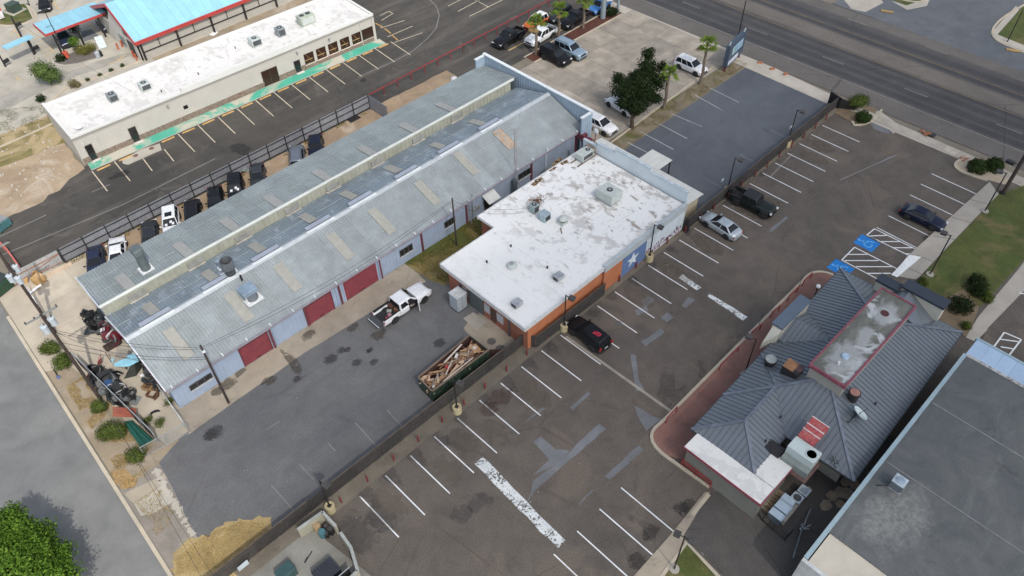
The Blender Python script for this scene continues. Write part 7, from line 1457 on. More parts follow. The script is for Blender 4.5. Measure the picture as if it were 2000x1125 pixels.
        for s in (-1, 1): b = MB(); b.box(x0+.08, x1-.04, s*hw*.82-.02, s*hw*.82+.012, .75, zt_+.015); b.build('bed_liner', BED, t, local=True)
        if tail_down:
            b = MB(); b.box(x0-.62, x0+.02, -hw*.84, hw*.84, .80, .87); b.build('tailgate', plain('tailgate_liner', (.05, .055, .06), .6), t, local=True)
            b = MB(); b.box(x0-.66, x0-.60, -hw*.86, hw*.86, .76, .86); b.build('tailgate_edge', col, t, local=True)
        else: b = MB(); b.box(x0-.03, x0+.05, -hw*.86, hw*.86, .6, zt_); b.build('tailgate', col, t, local=True, bevel=.02)
        b = MB(); b.cbox((x0-.08, 0, .55), .16, W*.92, .2); b.build('rear_bumper', CHROME if tail_down else BLACKTRIM, t, local=True)
        b = MB(); b.cbox((0.2, 0, .36), L*.42, W*.98, .06); b.build('side_step', BLACKTRIM, t, local=True)
    if door_open:
        hx = b1-.14; a = rad(62); dl = 1.05; R_ = Matrix.Translation((hx, -hw*.98, 0)) @ Matrix.Rotation(a, 4, 'Z')
        b = MB(); b.cbox((-dl/2, 0, .85), dl, .09, .74, M=R_ @ Matrix.Translation((-dl/2, 0, .85))); o = b.build('open_door', col, t, local=True, bevel=.03)
        b = MB()
        for p, q in (((-.08, 0, 1.2), (-.5, 0, 1.72)), ((-.5, 0, 1.72), (-dl+.05, 0, 1.74)), ((-dl+.05, 0, 1.74), (-dl+.02, 0, 1.2))): b.bar(R_ @ V(p), R_ @ V(q), .06)
        b.build('window_frame', col, o, local=True)
        b = MB(); b.cbox((0, 0, 0), dl*.9, .02, .62, M=R_ @ Matrix.Translation((-dl/2, .055, .84))); b.build('door_card', BLACKTRIM, o, local=True)
        b = MB(); b.box(hx-1.08, hx-.05, -hw*1.006, -hw*.9, .5, 1.2); b.hexa([(hx-1.05, -hw*1.0, 1.2), (hx-.12, -hw*.985, 1.2), (hx-.12, -hw*.8, 1.2), (hx-1.05, -hw*.8, 1.2)], [(hx-1.05, -hw*.86, 1.78), (hx-.68, -hw*.85, 1.78), (hx-.68, -hw*.7, 1.78), (hx-1.05, -hw*.7, 1.78)]); b.build('cab_opening', BLACKTRIM, t, local=True)
        b = MB(); b.cbox((hx-.7, -hw*.86, .95), .5, .5, .12); b.build('seat', plain('seat_tan', (.2, .16, .13), .8), t, local=True)
    if emblem:
        m = plain('emblem_red', (.62, .03, .07), .5); z = zr+.006; ox, sc_ = (r0+r1)/2-.25, .27
        def stk(pts, wd=.16):
            b = MB()
            for (p, q) in zip(pts, pts[1:]):
                p, q = V((ox+p[0]*sc_, p[1]*sc_, z)), V((ox+q[0]*sc_, q[1]*sc_, z)); d = (q-p).normalized(); n = V((-d.y, d.x, 0))*wd*sc_; b.poly([p+n, q+n, q-n, p-n])
            b.build('roof_emblem', m, cab, local=True, fix=False)
        stk([(1.5, 1.1), (.5, .9), (-.6, .6)]); stk([(1.1, -.2), (1.2, .7), (.2, .7)]); stk([(.5, .6), (.4, -.5), (-.2, -.5)]); stk([(-.3, .9), (-.4, -.5), (-1.2, -.6), (-1.1, .7), (-.3, .9)])
    if stickers:
        for k, (u, v_) in enumerate(((.25, .3), (.72, .35), (.6, .55))):
            p = LO[1].lerp(LO[2], u).lerp(MI[1].lerp(MI[2], u), v_); n = (LO[2]-LO[1]).cross(MI[1]-LO[1]).normalized(); n = n if n.z > 0 else -n; d1 = (LO[2]-LO[1]).normalized(); d2 = (MI[1]-LO[1]).normalized()
            b = MB(); b.poly([p+n*.03+d1*a*.13+d2*e*.14 for a, e in ((-1, -1), (1, -1), (1, 1), (-1, 1))]); b.build('window_sticker', PLATE, t, local=True)
    return t
def by_wheels(rear, front, W, kind):
    a, b = g(*rear), g(*front); d = (b-a); rz = math.atan2(d.y, d.x); n = Vector((-d.y, d.x, 0)).normalized(); n = n if n.dot(Vector((a.x, a.y, 0))) > 0 else -n
    wx = SPEC[kind]['wx']; mid = (a+b)/2; off = -(wx[0]+wx[1])/2*SPEC[kind]['L']/2
    c = mid+n*(W/2)+d.normalized()*off; return (c.x, c.y, 0), rz
BLK = paint('black', (.010, .010, .012)); WHT = paint('white', (.66, .67, .68), 0); SIL = paint('silver', (.42, .47, .50), .4); NAV = paint('navy', (.008, .012, .030)); DGR = paint('dark_green', (.013, .019, .018)); CHA = paint('charcoal', (.028, .032, .038)); SLV = paint('ice_silver', (.27, .36, .44), .4)
BLU = paint('bright_blue', (.05, .19, .50)); ORA = paint('orange', (.50, .12, .02)); TAN = paint('tan', (.30, .26, .19)); GMT = paint('gunmetal', (.05, .055, .06), .4); DBL = paint('dusk_blue', (.02, .028, .055))
def place(label, kind, col, w_, **k): c, rz = by_wheels(*w_, SPEC[kind]['W'], kind); return car(label, kind, col, c, rz, **k)
place('silver sedan parked nose-in between the mural corner and the dark pickup', 'sedan', SIL, ((1416, 468), (1376, 443)))
jp = place('dark green boxy pickup with a black hardtop in the striped lot', 'jeep', DGR, ((1436, 402), (1487, 427)), roof=plain('soft_black_top', (.012, .013, .016), .6), box=True, rim=RIMD)
for s in (-1, 1):
    for u in (.68, -.58): b = MB(); b.cbox((u*2.75, s*.86, .93), 1.05, .3, .1); b.build('mudguard', BLACKTRIM, jp, local=True, bevel=.05)
b = MB(); b.bar((-2.75, 0, .95), (-2.95, 0, .95), .75); b.cyl((-2.6, 0, 1.0), (-2.42, 0, 1.0), .4, .4, 14); b.build('spare_wheel', TYRE, jp, local=True)
place('black hatchback SUV with a red emblem on its roof', 'suv', BLK, ((1153, 685), (1117, 656)), emblem=True, rim=RIMD)
place('dark blue sedan parked facing the lawn walk', 'sedan', NAV, ((1768, 429), (1817, 451)), chrome=True)
wp = place('white crew-cab pickup with its door open and tailgate down', 'pickup', WHT, ((773, 632), (831, 591)), door_open=True, tail_down=True, lscale=1.07)
wpc, wpr = by_wheels((773, 632), (831, 591), 2.02, 'pickup')
WPM = Matrix.Translation(Vector(wpc)) @ Matrix.Rotation(wpr, 4, 'Z')
def inbed(p): return WPM @ Vector(p)
b = MB(); b.cbox((0, 0, 0), .35, 1.6, .35, M=WPM @ Matrix.Translation((-.62, 0, 1.3))); solo('bed_toolbox', b, plain('tool_black', (.02, .02, .022), .5), 'black toolbox across the front of the open pickup bed', 'toolbox', bevel=.02)
for k, (x, y, z, s, m, lab) in enumerate(((-1.15, .45, 1.0, (.5, .6, .4), 'cargo_brown', 'brown duffel bag in the bed of the white pickup'), (-1.05, -.35, 1.0, (.55, .5, .42), 'cargo_rust', 'rust brown box in the bed of the white pickup'), (-1.7, .1, .9, (.35, .5, .2), 'cargo_grey', 'grey scrap panel in the bed of the white pickup'), (-2.05, -.45, .9, (.6, .4, .2), 'cargo_rose', 'faded red cool box in the bed of the white pickup'), (-2.45, -.4, .88, (.2, .22, .18), 'cargo_red', 'small red bucket in the bed of the white pickup'))):
    colr = {'cargo_brown': (.10, .04, .025), 'cargo_rust': (.16, .065, .035), 'cargo_grey': (.3, .3, .28), 'cargo_rose': (.40, .2, .22), 'cargo_red': (.36, .05, .07)}[m]
    b = MB(); b.cbox((0, 0, 0), *s, M=WPM @ Matrix.Translation((x, y, z)) @ Matrix.Rotation(k*.4, 4, 'Z')); solo(['duffel_bag', 'rusty_box', 'scrap_sheet', 'cool_box', 'bucket'][k], b, M(m, colr, .7), lab, ['bag', 'box', 'panel', 'cool box', 'bucket'][k], bevel=.05)
place('black pickup nearest the red pipe rail in the dealer row', 'pickup', BLK, ((1020, 77), (986, 98)), lscale=.95)
place('white pickup with an open bed by the first palm', 'pickup', WHT, ((1083, 72), (1047, 95)), lscale=.97)
dlr = lambda px: g(*px)
car('orange hatchback with a white striped roof behind the white pickup', 'suv', ORA, tuple(dlr((1046, 52))), rad(185), roof=WHT, lscale=.92)
car('dark blue-grey SUV half hidden by the second palm', 'suv', CHA, tuple(dlr((1092, 36))), rad(185))
car('black pickup between the second and third palms', 'pickup', BLK, tuple(dlr((1122, 46))), rad(185), lscale=.95)
car('bright blue hatchback beside the tall white pylon sign', 'suv', BLU, tuple(dlr((1170, 20))), rad(187), lscale=.92)
place('black SUV parked against the mulch strip', 'bigsuv', BLK, ((1062, 118), (1090, 132)), rails=True, lscale=.92)
c, rz = by_wheels((1091, 106), (1119, 119), 2.03, 'bigsuv'); car('pale silver-blue SUV parked beside the black one at the mulch strip', 'bigsuv', SLV, c, rz, rails=True, lscale=.96)
place('white SUV parked behind the palm near the pylon sign', 'suv', WHT, ((1325, 136), (1356, 150)))
place('white coupe with a black sunroof under the big dark tree', 'coupe', WHT, ((1217, 227), (1189, 210)), sunroof=True, rim=RIMD)
c = g(1171, 252); car('white and tan SUV beside the warehouse corner', 'suv', WHT, (c.x, c.y, 0), rad(-88), lower=TAN)
# row behind the warehouse
ROW = [((184, 505), 'sedan', DBL, -112, 'black sedan nearest the sheet gate behind the warehouse', {}), ((226, 485), 'sedan', WHT, 66, 'white sedan with a curved dark rear window behind the warehouse', dict(sunroof=False)), ((290, 452), 'sedan', CHA, 66, 'dark sedan between the two white cars behind the warehouse', {}),
       ((331, 428), 'suv', WHT, -115, 'white SUV with a dark sunroof and marked windshield behind the warehouse', dict(sunroof=True, stickers=True)), ((374, 408), 'suv', BLK, 64, 'black hatchback next to the white sunroof SUV', {}), ((419, 385), 'sedan', BLK, -117, 'black sedan in the middle of the row behind the warehouse', {}),
       ((458, 362), 'suv', BLK, -118, 'black SUV with white stickers on its windshield', dict(stickers=True)), ((502, 339), 'sedan', GMT, -119, 'dark grey sedan next to the scrap pile behind the warehouse', {}), ((578, 299), 'suv', paint('steel', (.16, .18, .21), .4), 58, 'steel grey SUV second from the far end of the back row', dict(rails=True)), ((616, 281), 'sedan', NAV, -123, 'navy sedan at the far end of the back row', {})]
for px, kind, col, hd, lab, kw in ROW:
    zc = SPEC[kind]['H']*.75; c = g(*px, zc); car(lab, kind, col, (c.x, c.y, 0), rad(hd), **kw)
c = g(480, 335); b = MB()
for i in range(14): b.cbox((0, 0, 0), U(.2, .6), U(.1, .3), .06, M=Matrix.Translation((c.x+U(-.4, .4), c.y+U(-.4, .4), U(.1, .6))) @ Matrix.Rotation(U(0, 3), 4, 'Z') @ Matrix.Rotation(U(-.8, .8), 4, 'X'))
tag(b.build('scrap_heap', M('scrap_pale', (.30, .33, .32), .5, var=.5), None), 'small heap of pale metal scrap by the dark grey sedan', 'scrap', kind='stuff')
for px, hd, lab, kind in (((124, 72), -100, 'dark SUV parked under the outer end of the stall canopy', 'suv'), ((203, 42), -100, 'black SUV parked under the canopy beside the drive-in wall', 'suv'), ((86, 3), -112, 'black sedan cut off by the top edge beside the grass island', 'sedan')):
    c = g(*px, .9); car(lab, kind, DBL if kind == 'suv' else BLK, (c.x, c.y, 0), rad(hd))

# ================================================================== PLANTS
def leaf_cloud(name, parent, m, blobs, n, size, flat=.5, seed=1, shell=.55):
    r = random.Random(seed); v = []; f = []; tot = sum(b_[1]**2 for b_ in blobs)
    inv = WM[parent].inverted() if parent is not None else Matrix.Identity(4)
    for (c, R_, sq) in blobs:
        k = int(n*R_*R_/tot)
        for _ in range(k):
            d = Vector((r.gauss(0, 1), r.gauss(0, 1), r.gauss(0, 1))).normalized(); rr_ = R_*(shell+(1-shell)*r.random()**.6); nz = noise.noise(d*2.1+Vector(c)*.7)*.45+noise.noise(d*5+Vector(c))*.24
            p = Vector(c)+Vector((d.x, d.y, d.z*sq))*rr_*(1+nz)
            nrm = (d+Vector((r.uniform(-1, 1), r.uniform(-1, 1), r.uniform(-.4, 1)))*.75).normalized(); t1 = nrm.cross(Vector((r.uniform(-1, 1), r.uniform(-1, 1), r.uniform(-1, 1)))).normalized(); t2 = nrm.cross(t1)
            s = size*r.uniform(.6, 1.35); i = len(v); v += [inv @ (p+t1*s), inv @ (p+t2*s*flat), inv @ (p-t1*s), inv @ (p-t2*s*flat)]; f.append((i, i+1, i+2, i+3))
    me = bpy.data.meshes.new(name); me.from_pydata([tuple(p) for p in v], [], f); me.update(); return link(name, me, m, parent)
BARK = M('bark', (.07, .05, .035), .9, var=.35, vs=4)
def limb(b, p, q, r0, r1, wig=.15, n=4):
    p, q = Vector(p), Vector(q); pts = [p.lerp(q, i/n)+Vector((U(-wig, wig), U(-wig, wig), 0))*(0 < i < n) for i in range(n+1)]
    for i in range(n): b.cyl(pts[i], pts[i+1], r0+(r1-r0)*i/n, r0+(r1-r0)*(i+1)/n, 8, False)
L_OAK = leafmat('oak_leaf', (.010, .019, .008), (.020, .034, .012), (.040, .058, .020)); L_LITE = leafmat('mesquite_leaf', (.05, .105, .014), (.085, .165, .02), (.15, .235, .035)); L_BUSH = leafmat('bush_leaf', (.05, .075, .018), (.08, .11, .025), (.13, .15, .04)); L_BOX = leafmat('clipped_leaf', (.018, .038, .010), (.035, .06, .016), (.05, .08, .022)); L_TREE2 = leafmat('drive_tree_leaf', (.06, .10, .03), (.10, .15, .045), (.15, .19, .06))
def tree(name, label, base, crown, m, n, size, trunk_r=.2, cat='tree', seed=1, shell=.5):
    t = thing(name, label, cat, base); base = Vector(base); b = MB(); top = min(c[2] for c, _, _ in crown)
    fork = base+Vector((0, 0, max(.5, top*.55))); limb(b, base, fork, trunk_r, trunk_r*.75)
    for c, R_, sq in crown: limb(b, fork, Vector(c)-Vector((0, 0, R_*.3)), trunk_r*.5, trunk_r*.15, .2)
    b.build('trunk', BARK, t, 50); leaf_cloud('crown', t, m, crown, n, size, .5, seed, shell); return t
ob = g(1233, 250)
oak = [((g(1250, 158, 4.6)), 1.7, .85), ((g(1266, 140, 5.0)), 1.3, .85), ((g(1222, 174, 3.8)), 2.0, .8), ((g(1255, 186, 3.4)), 1.7, .8), ((g(1264, 128, 5.6)), 1.35, .9), ((g(1284, 158, 4.2)), 1.35, .85), ((g(1244, 205, 3.0)), 1.5, .75), ((g(1266, 104, 6.6)), .95, .9), ((g(1208, 152, 4.6)), .9, .8), ((g(1294, 130, 5.2)), .9, .85), ((g(1262, 178, 3.6)), 1.4, .8), ((g(1218, 200, 3.0)), 1.0, .8), ((g(1242, 150, 5.0)), 1.1, .8), ((g(1282, 192, 3.2)), .9, .7)]
tree('oak_tree', 'big dense dark green tree over the white coupe', ob, [(tuple(c), r*1.0, s) for c, r, s in oak], L_OAK, 18000, .14, .3, seed=4, shell=.3)
tb_ = g(60, 1075)
LT = [(tuple(g(px, py, z)), r, .8) for px, py, z, r in ((20, 1040, 4.8, 1.9), (55, 1085, 4.6, 2.2), (95, 1110, 4.0, 1.7), (0, 1100, 5.0, 2.4), (70, 1050, 4.2, 1.5), (110, 1085, 3.6, 1.3), (40, 1130, 5.2, 2.4), (105, 1135, 4.2, 1.9), (20, 1005, 4.2, 1.0))]
tree('mesquite_tree', 'bright green feathery tree at the bottom left corner over the street', (g(30, 1120).x, g(30, 1120).y, 0), LT, L_LITE, 42000, .12, .25, seed=9, shell=.25)
def bush(label, px, blobs, m, n, size, name='bush', seed=1, shell=.4, cat='bush', group=None):
    c = g(*px); t = thing(name, label, cat, c, 0, group); b = MB()
    for dx, dy, z, R_ in blobs: limb(b, c, c+Vector((dx, dy, z)), .05, .02, .05, 2)
    b.build('stems', BARK, t); leaf_cloud('foliage', t, m, [((c.x+dx, c.y+dy, z), R_, .85) for dx, dy, z, R_ in blobs], n, size, .5, seed, shell); return t
bush('two-lobed green bush outside the street fence nearest the transformers', (103, 688), [(0, 0, .8, .85), (-.4, .3, .6, .6), (.3, -.4, .7, .6)], L_BUSH, 2200, .085, seed=11)
bush('rounder green bush second from the transformers on the street verge', (128, 715), [(0, 0, .8, .95), (.3, .3, .8, .6)], L_BUSH, 2400, .085, seed=12)
bush('small scrubby bush on the dry verge beside the red slats', (196, 800), [(0, 0, .6, .7), (.3, -.3, .5, .5)], L_BUSH, 1600, .08, seed=13)
bush('largest spreading green bush on the street verge', (222, 850), [(0, 0, .8, 1.05), (-.6, .3, .6, .7), (.5, -.5, .7, .8)], L_BUSH, 3200, .085, seed=14)
bush('dark green bush at the end of the street fence by the truck yard', (268, 897), [(0, 0, .7, .85), (.3, -.2, .6, .6)], L_BUSH, 2000, .08, seed=15)
bush('loose grey-green shrub at the road end of the picket fence', (1672, 212), [(0, 0, 1.2, 1.2), (.6, -.3, 1.2, .9), (-.5, .4, 1.0, .8)], L_BUSH, 3000, .10, 'shrub', 16, .2)
bush('clipped green mound below the loose shrub at the fence end', (1684, 236), [(0, 0, .5, .95)], L_BOX, 4500, .075, 'clipped_bush', 17, .75)
bush('round clipped bush on the planter island nearer the stalls', (1905, 333), [(0, 0, .65, 1.0)], L_BOX, 5200, .075, 'clipped_bush', 18, .85); bush('round clipped bush on the planter island nearer the pole', (1938, 330), [(0, 0, .65, 1.0)], L_BOX, 5200, .075, 'clipped_bush', 19, .85)
bush('dark wide shrub beside the lawn and the right-hand walk', (1905, 565), [(0, 0, .6, 1.2), (.8, .3, .5, .9), (-.7, -.4, .5, .8)], L_OAK, 3000, .09, 'shrub', 20, .6); bush('dark shrub right beside the navy-capped front of the restaurant', (1868, 604), [(0, 0, .7, 1.2), (.5, -.5, .6, .9)], L_OAK, 2600, .09, 'shrub', 21, .6)
bush('bright green low hedge tuft along the right-hand walk', (1928, 588), [(0, 0, .4, .6), (.5, .5, .4, .55), (1.1, 1.0, .4, .5)], L_BUSH, 1800, .08, 'shrub', 22); bush('small green plant in the gravel bed by the restaurant corner', (1885, 640), [(0, 0, .35, .5)], L_BUSH, 700, .08, 'shrub', 23); bush('low weed clump beside the lawn at the restaurant front', (1800, 556), [(0, 0, .3, .6), (.5, .2, .25, .4)], L_BUSH, 900, .07, 'shrub', 24)
bush('tree-like green bush at the near corner of the strip building', (100, 165), [(0, 0, 2.2, 1.6), (.6, -.4, 1.4, 1.3), (-.5, .5, 2.6, 1.2)], L_TREE2, 3800, .13, 'small_tree', 25, .35, 'tree'); bush('small dark bush at the strip building corner', (82, 198), [(0, 0, .5, .7)], L_OAK, 700, .09, seed=26); bush('dry brown-green shrub behind the strip building near the tree', (146, 170), [(0, 0, .6, .75), (.4, -.3, .4, .5)], leafmat('dry_leaf', (.12, .10, .05), (.16, .14, .07), (.2, .18, .09)), 1000, .09, 'shrub', 27)
for k, (px, lab) in enumerate((((172, 158), 'first tiny bush along the kerb behind the strip building'), ((196, 149), 'second tiny bush along the kerb behind the strip building'), ((218, 139), 'third tiny bush along the kerb behind the strip building'), ((240, 130), 'fourth tiny bush along the kerb behind the strip building'))): bush(lab, px, [(0, 0, .22, .35)], L_BOX, 260, .07, seed=30+k)
bush('golden green ground bush in the drive-in planting bed', (168, 104), [(0, 0, .5, 1.1), (1.0, .3, .5, .9), (-.4, .8, .5, .9)], leafmat('gold_leaf', (.10, .11, .03), (.16, .16, .04), (.2, .19, .06)), 2600, .09, seed=36); bush('spiky dark sago plant beside the red drum lamp', (120, 118), [(0, 0, .4, .8)], L_OAK, 600, .13, 'sago_plant', 37, .3, 'plant'); bush('small round tree in the drive-in planting bed', (155, 104), [(0, 0, 2.0, .8)], L_LITE, 1200, .08, 'small_tree', 38, .5, 'tree'); bush('leafy green shrub standing by a canopy post', (152, 72), [(0, 0, 1.4, .9)], L_OAK, 900, .1, 'shrub', 39, .4)
bush('dark hedge plant under the tall white pylon sign', (1192, 33), [(0, 0, .9, .9), (.7, -.2, .8, .7)], L_OAK, 1400, .1, 'shrub', 40)
for k, (px, lab) in enumerate((((288, 826), 'weed clump growing inside the scrap yard by the green pipes'), ((330, 790), 'weed tuft at the foot of the warehouse corner'), ((312, 830), 'low weed patch on the scrap yard concrete'))): bush(lab, px, [(0, 0, .3, .5), (.4, .2, .2, .35)], L_BUSH, 500, .06, 'weed', 41+k, .3, 'weed')
PALMB = M('palm_trunk', (.16, .125, .095), .9, var=.3, vs=5); L_PALM = leafmat('palm_leaf', (.075, .13, .018), (.13, .20, .03), (.20, .26, .06)); L_PALMD = leafmat('dry_frond', (.22, .15, .06), (.28, .2, .09), (.35, .26, .12))
def palm(label, px, top, seed, R_=1.45, nf=34):
    base = g(*px); h = hz(base, top); t = thing('palm_tree', label, 'palm tree', base); r = random.Random(seed); b = MB(); n = 9
    pts = [base+Vector((.05*math.sin(i*1.3+seed), .05*math.cos(i*.9), h*i/n)) for i in range(n+1)]
    for i in range(n): b.cyl(pts[i], pts[i+1], .23-.07*i/n+.012*(i % 2), .225-.07*(i+1)/n, 10, False)
    b.build('trunk', PALMB, t); top_ = pts[-1]
    for k in range(nf):
        a = k*2.399+r.uniform(-.2, .2); el = r.uniform(-.55, 1.2); L = R_*r.uniform(.65, 1.05); d = Vector((math.cos(a)*math.cos(el), math.sin(a)*math.cos(el), math.sin(el))); side = d.cross(Vector((0, 0, 1))).normalized()
        c = top_+Vector((0, 0, .1))+d*L*.62; b = MB(); b.bar(top_, c, .03)     # stalk, then a fan of leaflets
        upv = side.cross(d)
        for j in range(11):
            w_ = (j-5)/5*1.25; dl = (d*math.cos(w_)+side*math.sin(w_)).normalized(); tip = c+dl*L*.62*(1-.18*abs(w_))-Vector((0, 0, L*.20*(1+abs(w_)*.6))); sd = dl.cross(upv).normalized()*.055
            m_ = c.lerp(tip, .5)+upv*.04; b.poly([c, m_+sd, tip, m_-sd])
        b.v = [WM[t].inverted() @ p for p in b.v]; o = b.build('frond', L_PALM if el > -.4 else L_PALMD, t, local=True, fix=False)
    return t
palm('palm at the near end of the mulch strip', (1047, 108), (1042, 44), 1); palm('palm second along the mulch strip', (1091, 76), (1089, 20), 2); palm('palm third along the mulch strip, cut off at the top', (1139, 56), (1143, 3), 3, 1.4, 30); palm('palm right beside the big dark tree', (1297, 212), (1308, 143), 4, 1.35, 30); palm('tallest palm standing by the white SUV near the pylon sign', (1368, 164), (1377, 86), 5, 1.5, 34)
b = MB(); c = g(1298, 195, 2.0)
# short grass and weeds as blades
def blades(name, label, polys, n, h, w_, m, seed=1, cat=None, z=.0, clump=0):
    r = random.Random(seed); v = []; f = []
    for poly, share in polys:
        xs = [p[0] for p in poly]; ys = [p[1] for p in poly]; k = 0; goal = int(n*share); tries = 0
        while k < goal and tries < goal*12:
            tries += 1; x, y = r.uniform(min(xs), max(xs)), r.uniform(min(ys), max(ys)); ins = False; j = len(poly)-1
            for i in range(len(poly)):
                if (poly[i][1] > y) != (poly[j][1] > y) and x < (poly[j][0]-poly[i][0])*(y-poly[i][1])/(poly[j][1]-poly[i][1])+poly[i][0]: ins = not ins
                j = i
            if not ins or noise.noise(Vector((x*.6, y*.6, seed))) < clump: continue
            k += 1; a = r.uniform(0, 2*PI); hh = h*r.uniform(.4, 1.3); ln = hh*r.uniform(.1, .7); dx, dy = math.cos(a), math.sin(a); i0 = len(v); zz = z
            v += [(x-dy*w_, y+dx*w_, zz), (x+dy*w_, y-dx*w_, zz), (x+dx*ln, y+dy*ln, zz+hh)]; f.append((i0, i0+1, i0+2))
    me = bpy.data.meshes.new(name); me.from_pydata(v, [], f); me.update(); o = link(name, me, m); o['kind'] = 'stuff'; o['label'] = label; return o
GR = leafmat('grass_blade', (.04, .075, .014), (.06, .095, .018), (.14, .12, .04)); DR = leafmat('dry_blade', (.34, .24, .08), (.42, .31, .12), (.19, .15, .05)); WD = leafmat('weed_blade', (.08, .09, .02), (.22, .17, .05), (.33, .24, .07))
blades('lawn_grass', 'mown green lawn between the stalls and the right-hand walk', [(P((1950, 384), (1914, 422), (1838, 500), (1796, 549), (1802, 572), (1850, 582), (1915, 598), (2000, 505), (2030, 455), (2030, 355)), 1)], 16000, .10, .018, GR, 3, clump=-.25)
blades('corner_grass', 'small triangle of lawn at the bottom edge', [(P((1341, 1068), (1298, 1128), (1398, 1128)), 1)], 3000, .10, .018, GR, 4)
blades('dry_grass', 'straw-coloured dry grass patch by the picket fence at the bottom', [(P((345, 1122), (345, 1090), (400, 1045), (470, 1018), (515, 1022), (530, 1045), (470, 1105)), 1)], 14000, .07, .02, DR, 5, clump=-.5)
blades('weeds', 'dry weeds between the warehouse and the white-roofed shop', [([(32.6, 50.8), (32.8, 47.4), (33.6, 45.4), (40, 45.3), (57, 47.8), (58.5, 50.8)], 1)], 9000, .24, .03, WD, 6, clump=-.2)
blades('verge_grass', 'scattered dry grass on the street verge', [([(KX(48)+.8, 48), (2.2, 49), (1.0, 61), (KX(61)+.9, 61)], .8), ([(KX(42)+.6, 41), (.6, 41), (1.4, 47.5), (KX(47.5)+.6, 47.5)], .2)], 6000, .16, .025, DR, 7, clump=0)
blades('side_grass', 'thin weedy grass strip below the dark tree', [([(58, 47.1), (92, 47.3), (92, 49.5), (58, 49.5)], 1)], 6000, .14, .025, WD, 8, clump=-.05)
blades('fence_weeds', 'line of dry weeds along the truck yard side of the picket fence', [([(1, 34.0), (30, 34.0), (30, 34.7), (1, 34.6)], 1)], 3500, .16, .02, DR, 9, clump=-.1)
blades('back_weeds', 'scattered weeds along the foot of the sheet fence', [([(6, 76.8), (47, 76.6), (47, 77.3), (6, 77.5)], 1)], 1500, .2, .03, WD, 10, clump=.1)
blades('corner_grass', 'patchy grass at the upper left beside the drive-in', [(P((0, 270), (60, 245), (100, 232), (92, 205), (0, 215)), .6), (P((0, 50), (35, 50), (66, 36), (48, 10), (20, 14)), .4)], 4000, .14, .03, GR, 12, clump=-.1)

# ================================================================== SCRAP YARD
SCR = {'black': M('scrap_black', (.016, .017, .018), .45, var=.4), 'dark': M('scrap_dark', (.035, .04, .042), .5, var=.4), 'white': M('scrap_white', (.62,)*3, .4), 'maroon': M('scrap_maroon', (.11, .012, .02), .4), 'blue': M('scrap_blue', (.035, .085, .20), .4), 'grey': M('scrap_grey', (.16, .17, .175), .5, var=.4), 'rust': M('scrap_rust', (.12, .06, .035), .8), 'red': M('scrap_red', (.28, .025, .03), .4), 'tan': M('scrap_tan', (.30, .20, .10), .8)}
rs_ = random.Random(33)
def part_mesh(kind, r):
    b = MB()
    if kind == 'bumper_cover':
        n = 9; L = r.uniform(1.3, 1.8); out = []
        for i in range(n): u = (i/(n-1)-.5)*2; x = u*L/2; y = -.28*u*u-(.25*max(0, abs(u)-.75)/.25); out.append([(x, y, 0), (x, y+.06, .10), (x, y+.02, .34), (x, y-.05, .36), (x, y-.04, .05)])
        b.rings(out)
    elif kind == 'loose_fender':
        out = []
        for i in range(8): a = PI*(i/7); out.append([(.48*math.cos(a), 0, .48*math.sin(a)), (.62*math.cos(a)+.1, 0, .66*math.sin(a)+.05), (.6*math.cos(a)+.1, .16, .64*math.sin(a)+.05), (.48*math.cos(a), .05, .48*math.sin(a))])
        b.rings(out)
    elif kind == 'door_shell': b.hexa([(-.55, 0, 0), (.55, 0, 0), (.55, .1, 0), (-.55, .1, 0)], [(-.5, 0, .65), (.58, 0, .65), (.58, .1, .65), (-.5, .1, .65)]); [b.bar(p, q, .05) for p, q in (((-.48, .05, .65), (-.1, .05, 1.05)), ((-.1, .05, 1.05), (.5, .05, 1.05)), ((.5, .05, 1.05), (.56, .05, .65)))]
    elif kind == 'bonnet_panel': b.rings([[(x, -.6+.05*abs(x), .03*math.cos(x*2)), (x, .6-.05*abs(x), .03*math.cos(x*2)), (x, .55-.05*abs(x), .08+.05*math.cos(x*2)), (x, 0, .12+.05*math.cos(x*2)), (x, -.55+.05*abs(x), .08+.05*math.cos(x*2))] for x in (-.55, -.2, .2, .55)])
    elif kind == 'tyre':
        b.rings([[((.26+.09*math.cos(t))*math.cos(a), (.26+.09*math.cos(t))*math.sin(a), .1+.1*math.sin(t)) for t in [j*PI/4 for j in range(8)]] for a in [i*PI/7 for i in range(15)]], False)
    elif kind == 'engine_part':
        b.cbox((0, 0, .25), .5, .45, .45); b.cyl((-.1, -.3, .3), (-.1, .3, .3), .16, .16, 10); b.cyl((.25, 0, .2), (.45, 0, .2), .12, .12, 8); b.cbox((0, .05, .55), .35, .2, .15)
    elif kind == 'radiator':
        b.cbox((0, 0, .3), .8, .06, .5); b.cbox((0, 0, .58), .84, .1, .08); b.cbox((0, 0, .03), .84, .1, .08); b.cyl((-.3, .04, .3), (-.3, .1, .3), .2, .2, 10)
    elif kind == 'torn_seat': b.cbox((0, 0, .2), .5, .5, .2); b.hexa([(-.25, .2, .25), (.25, .2, .25), (.25, .32, .25), (-.25, .32, .25)], [(-.2, .35, .85), (.2, .35, .85), (.2, .45, .85), (-.2, .45, .85)])
    return b
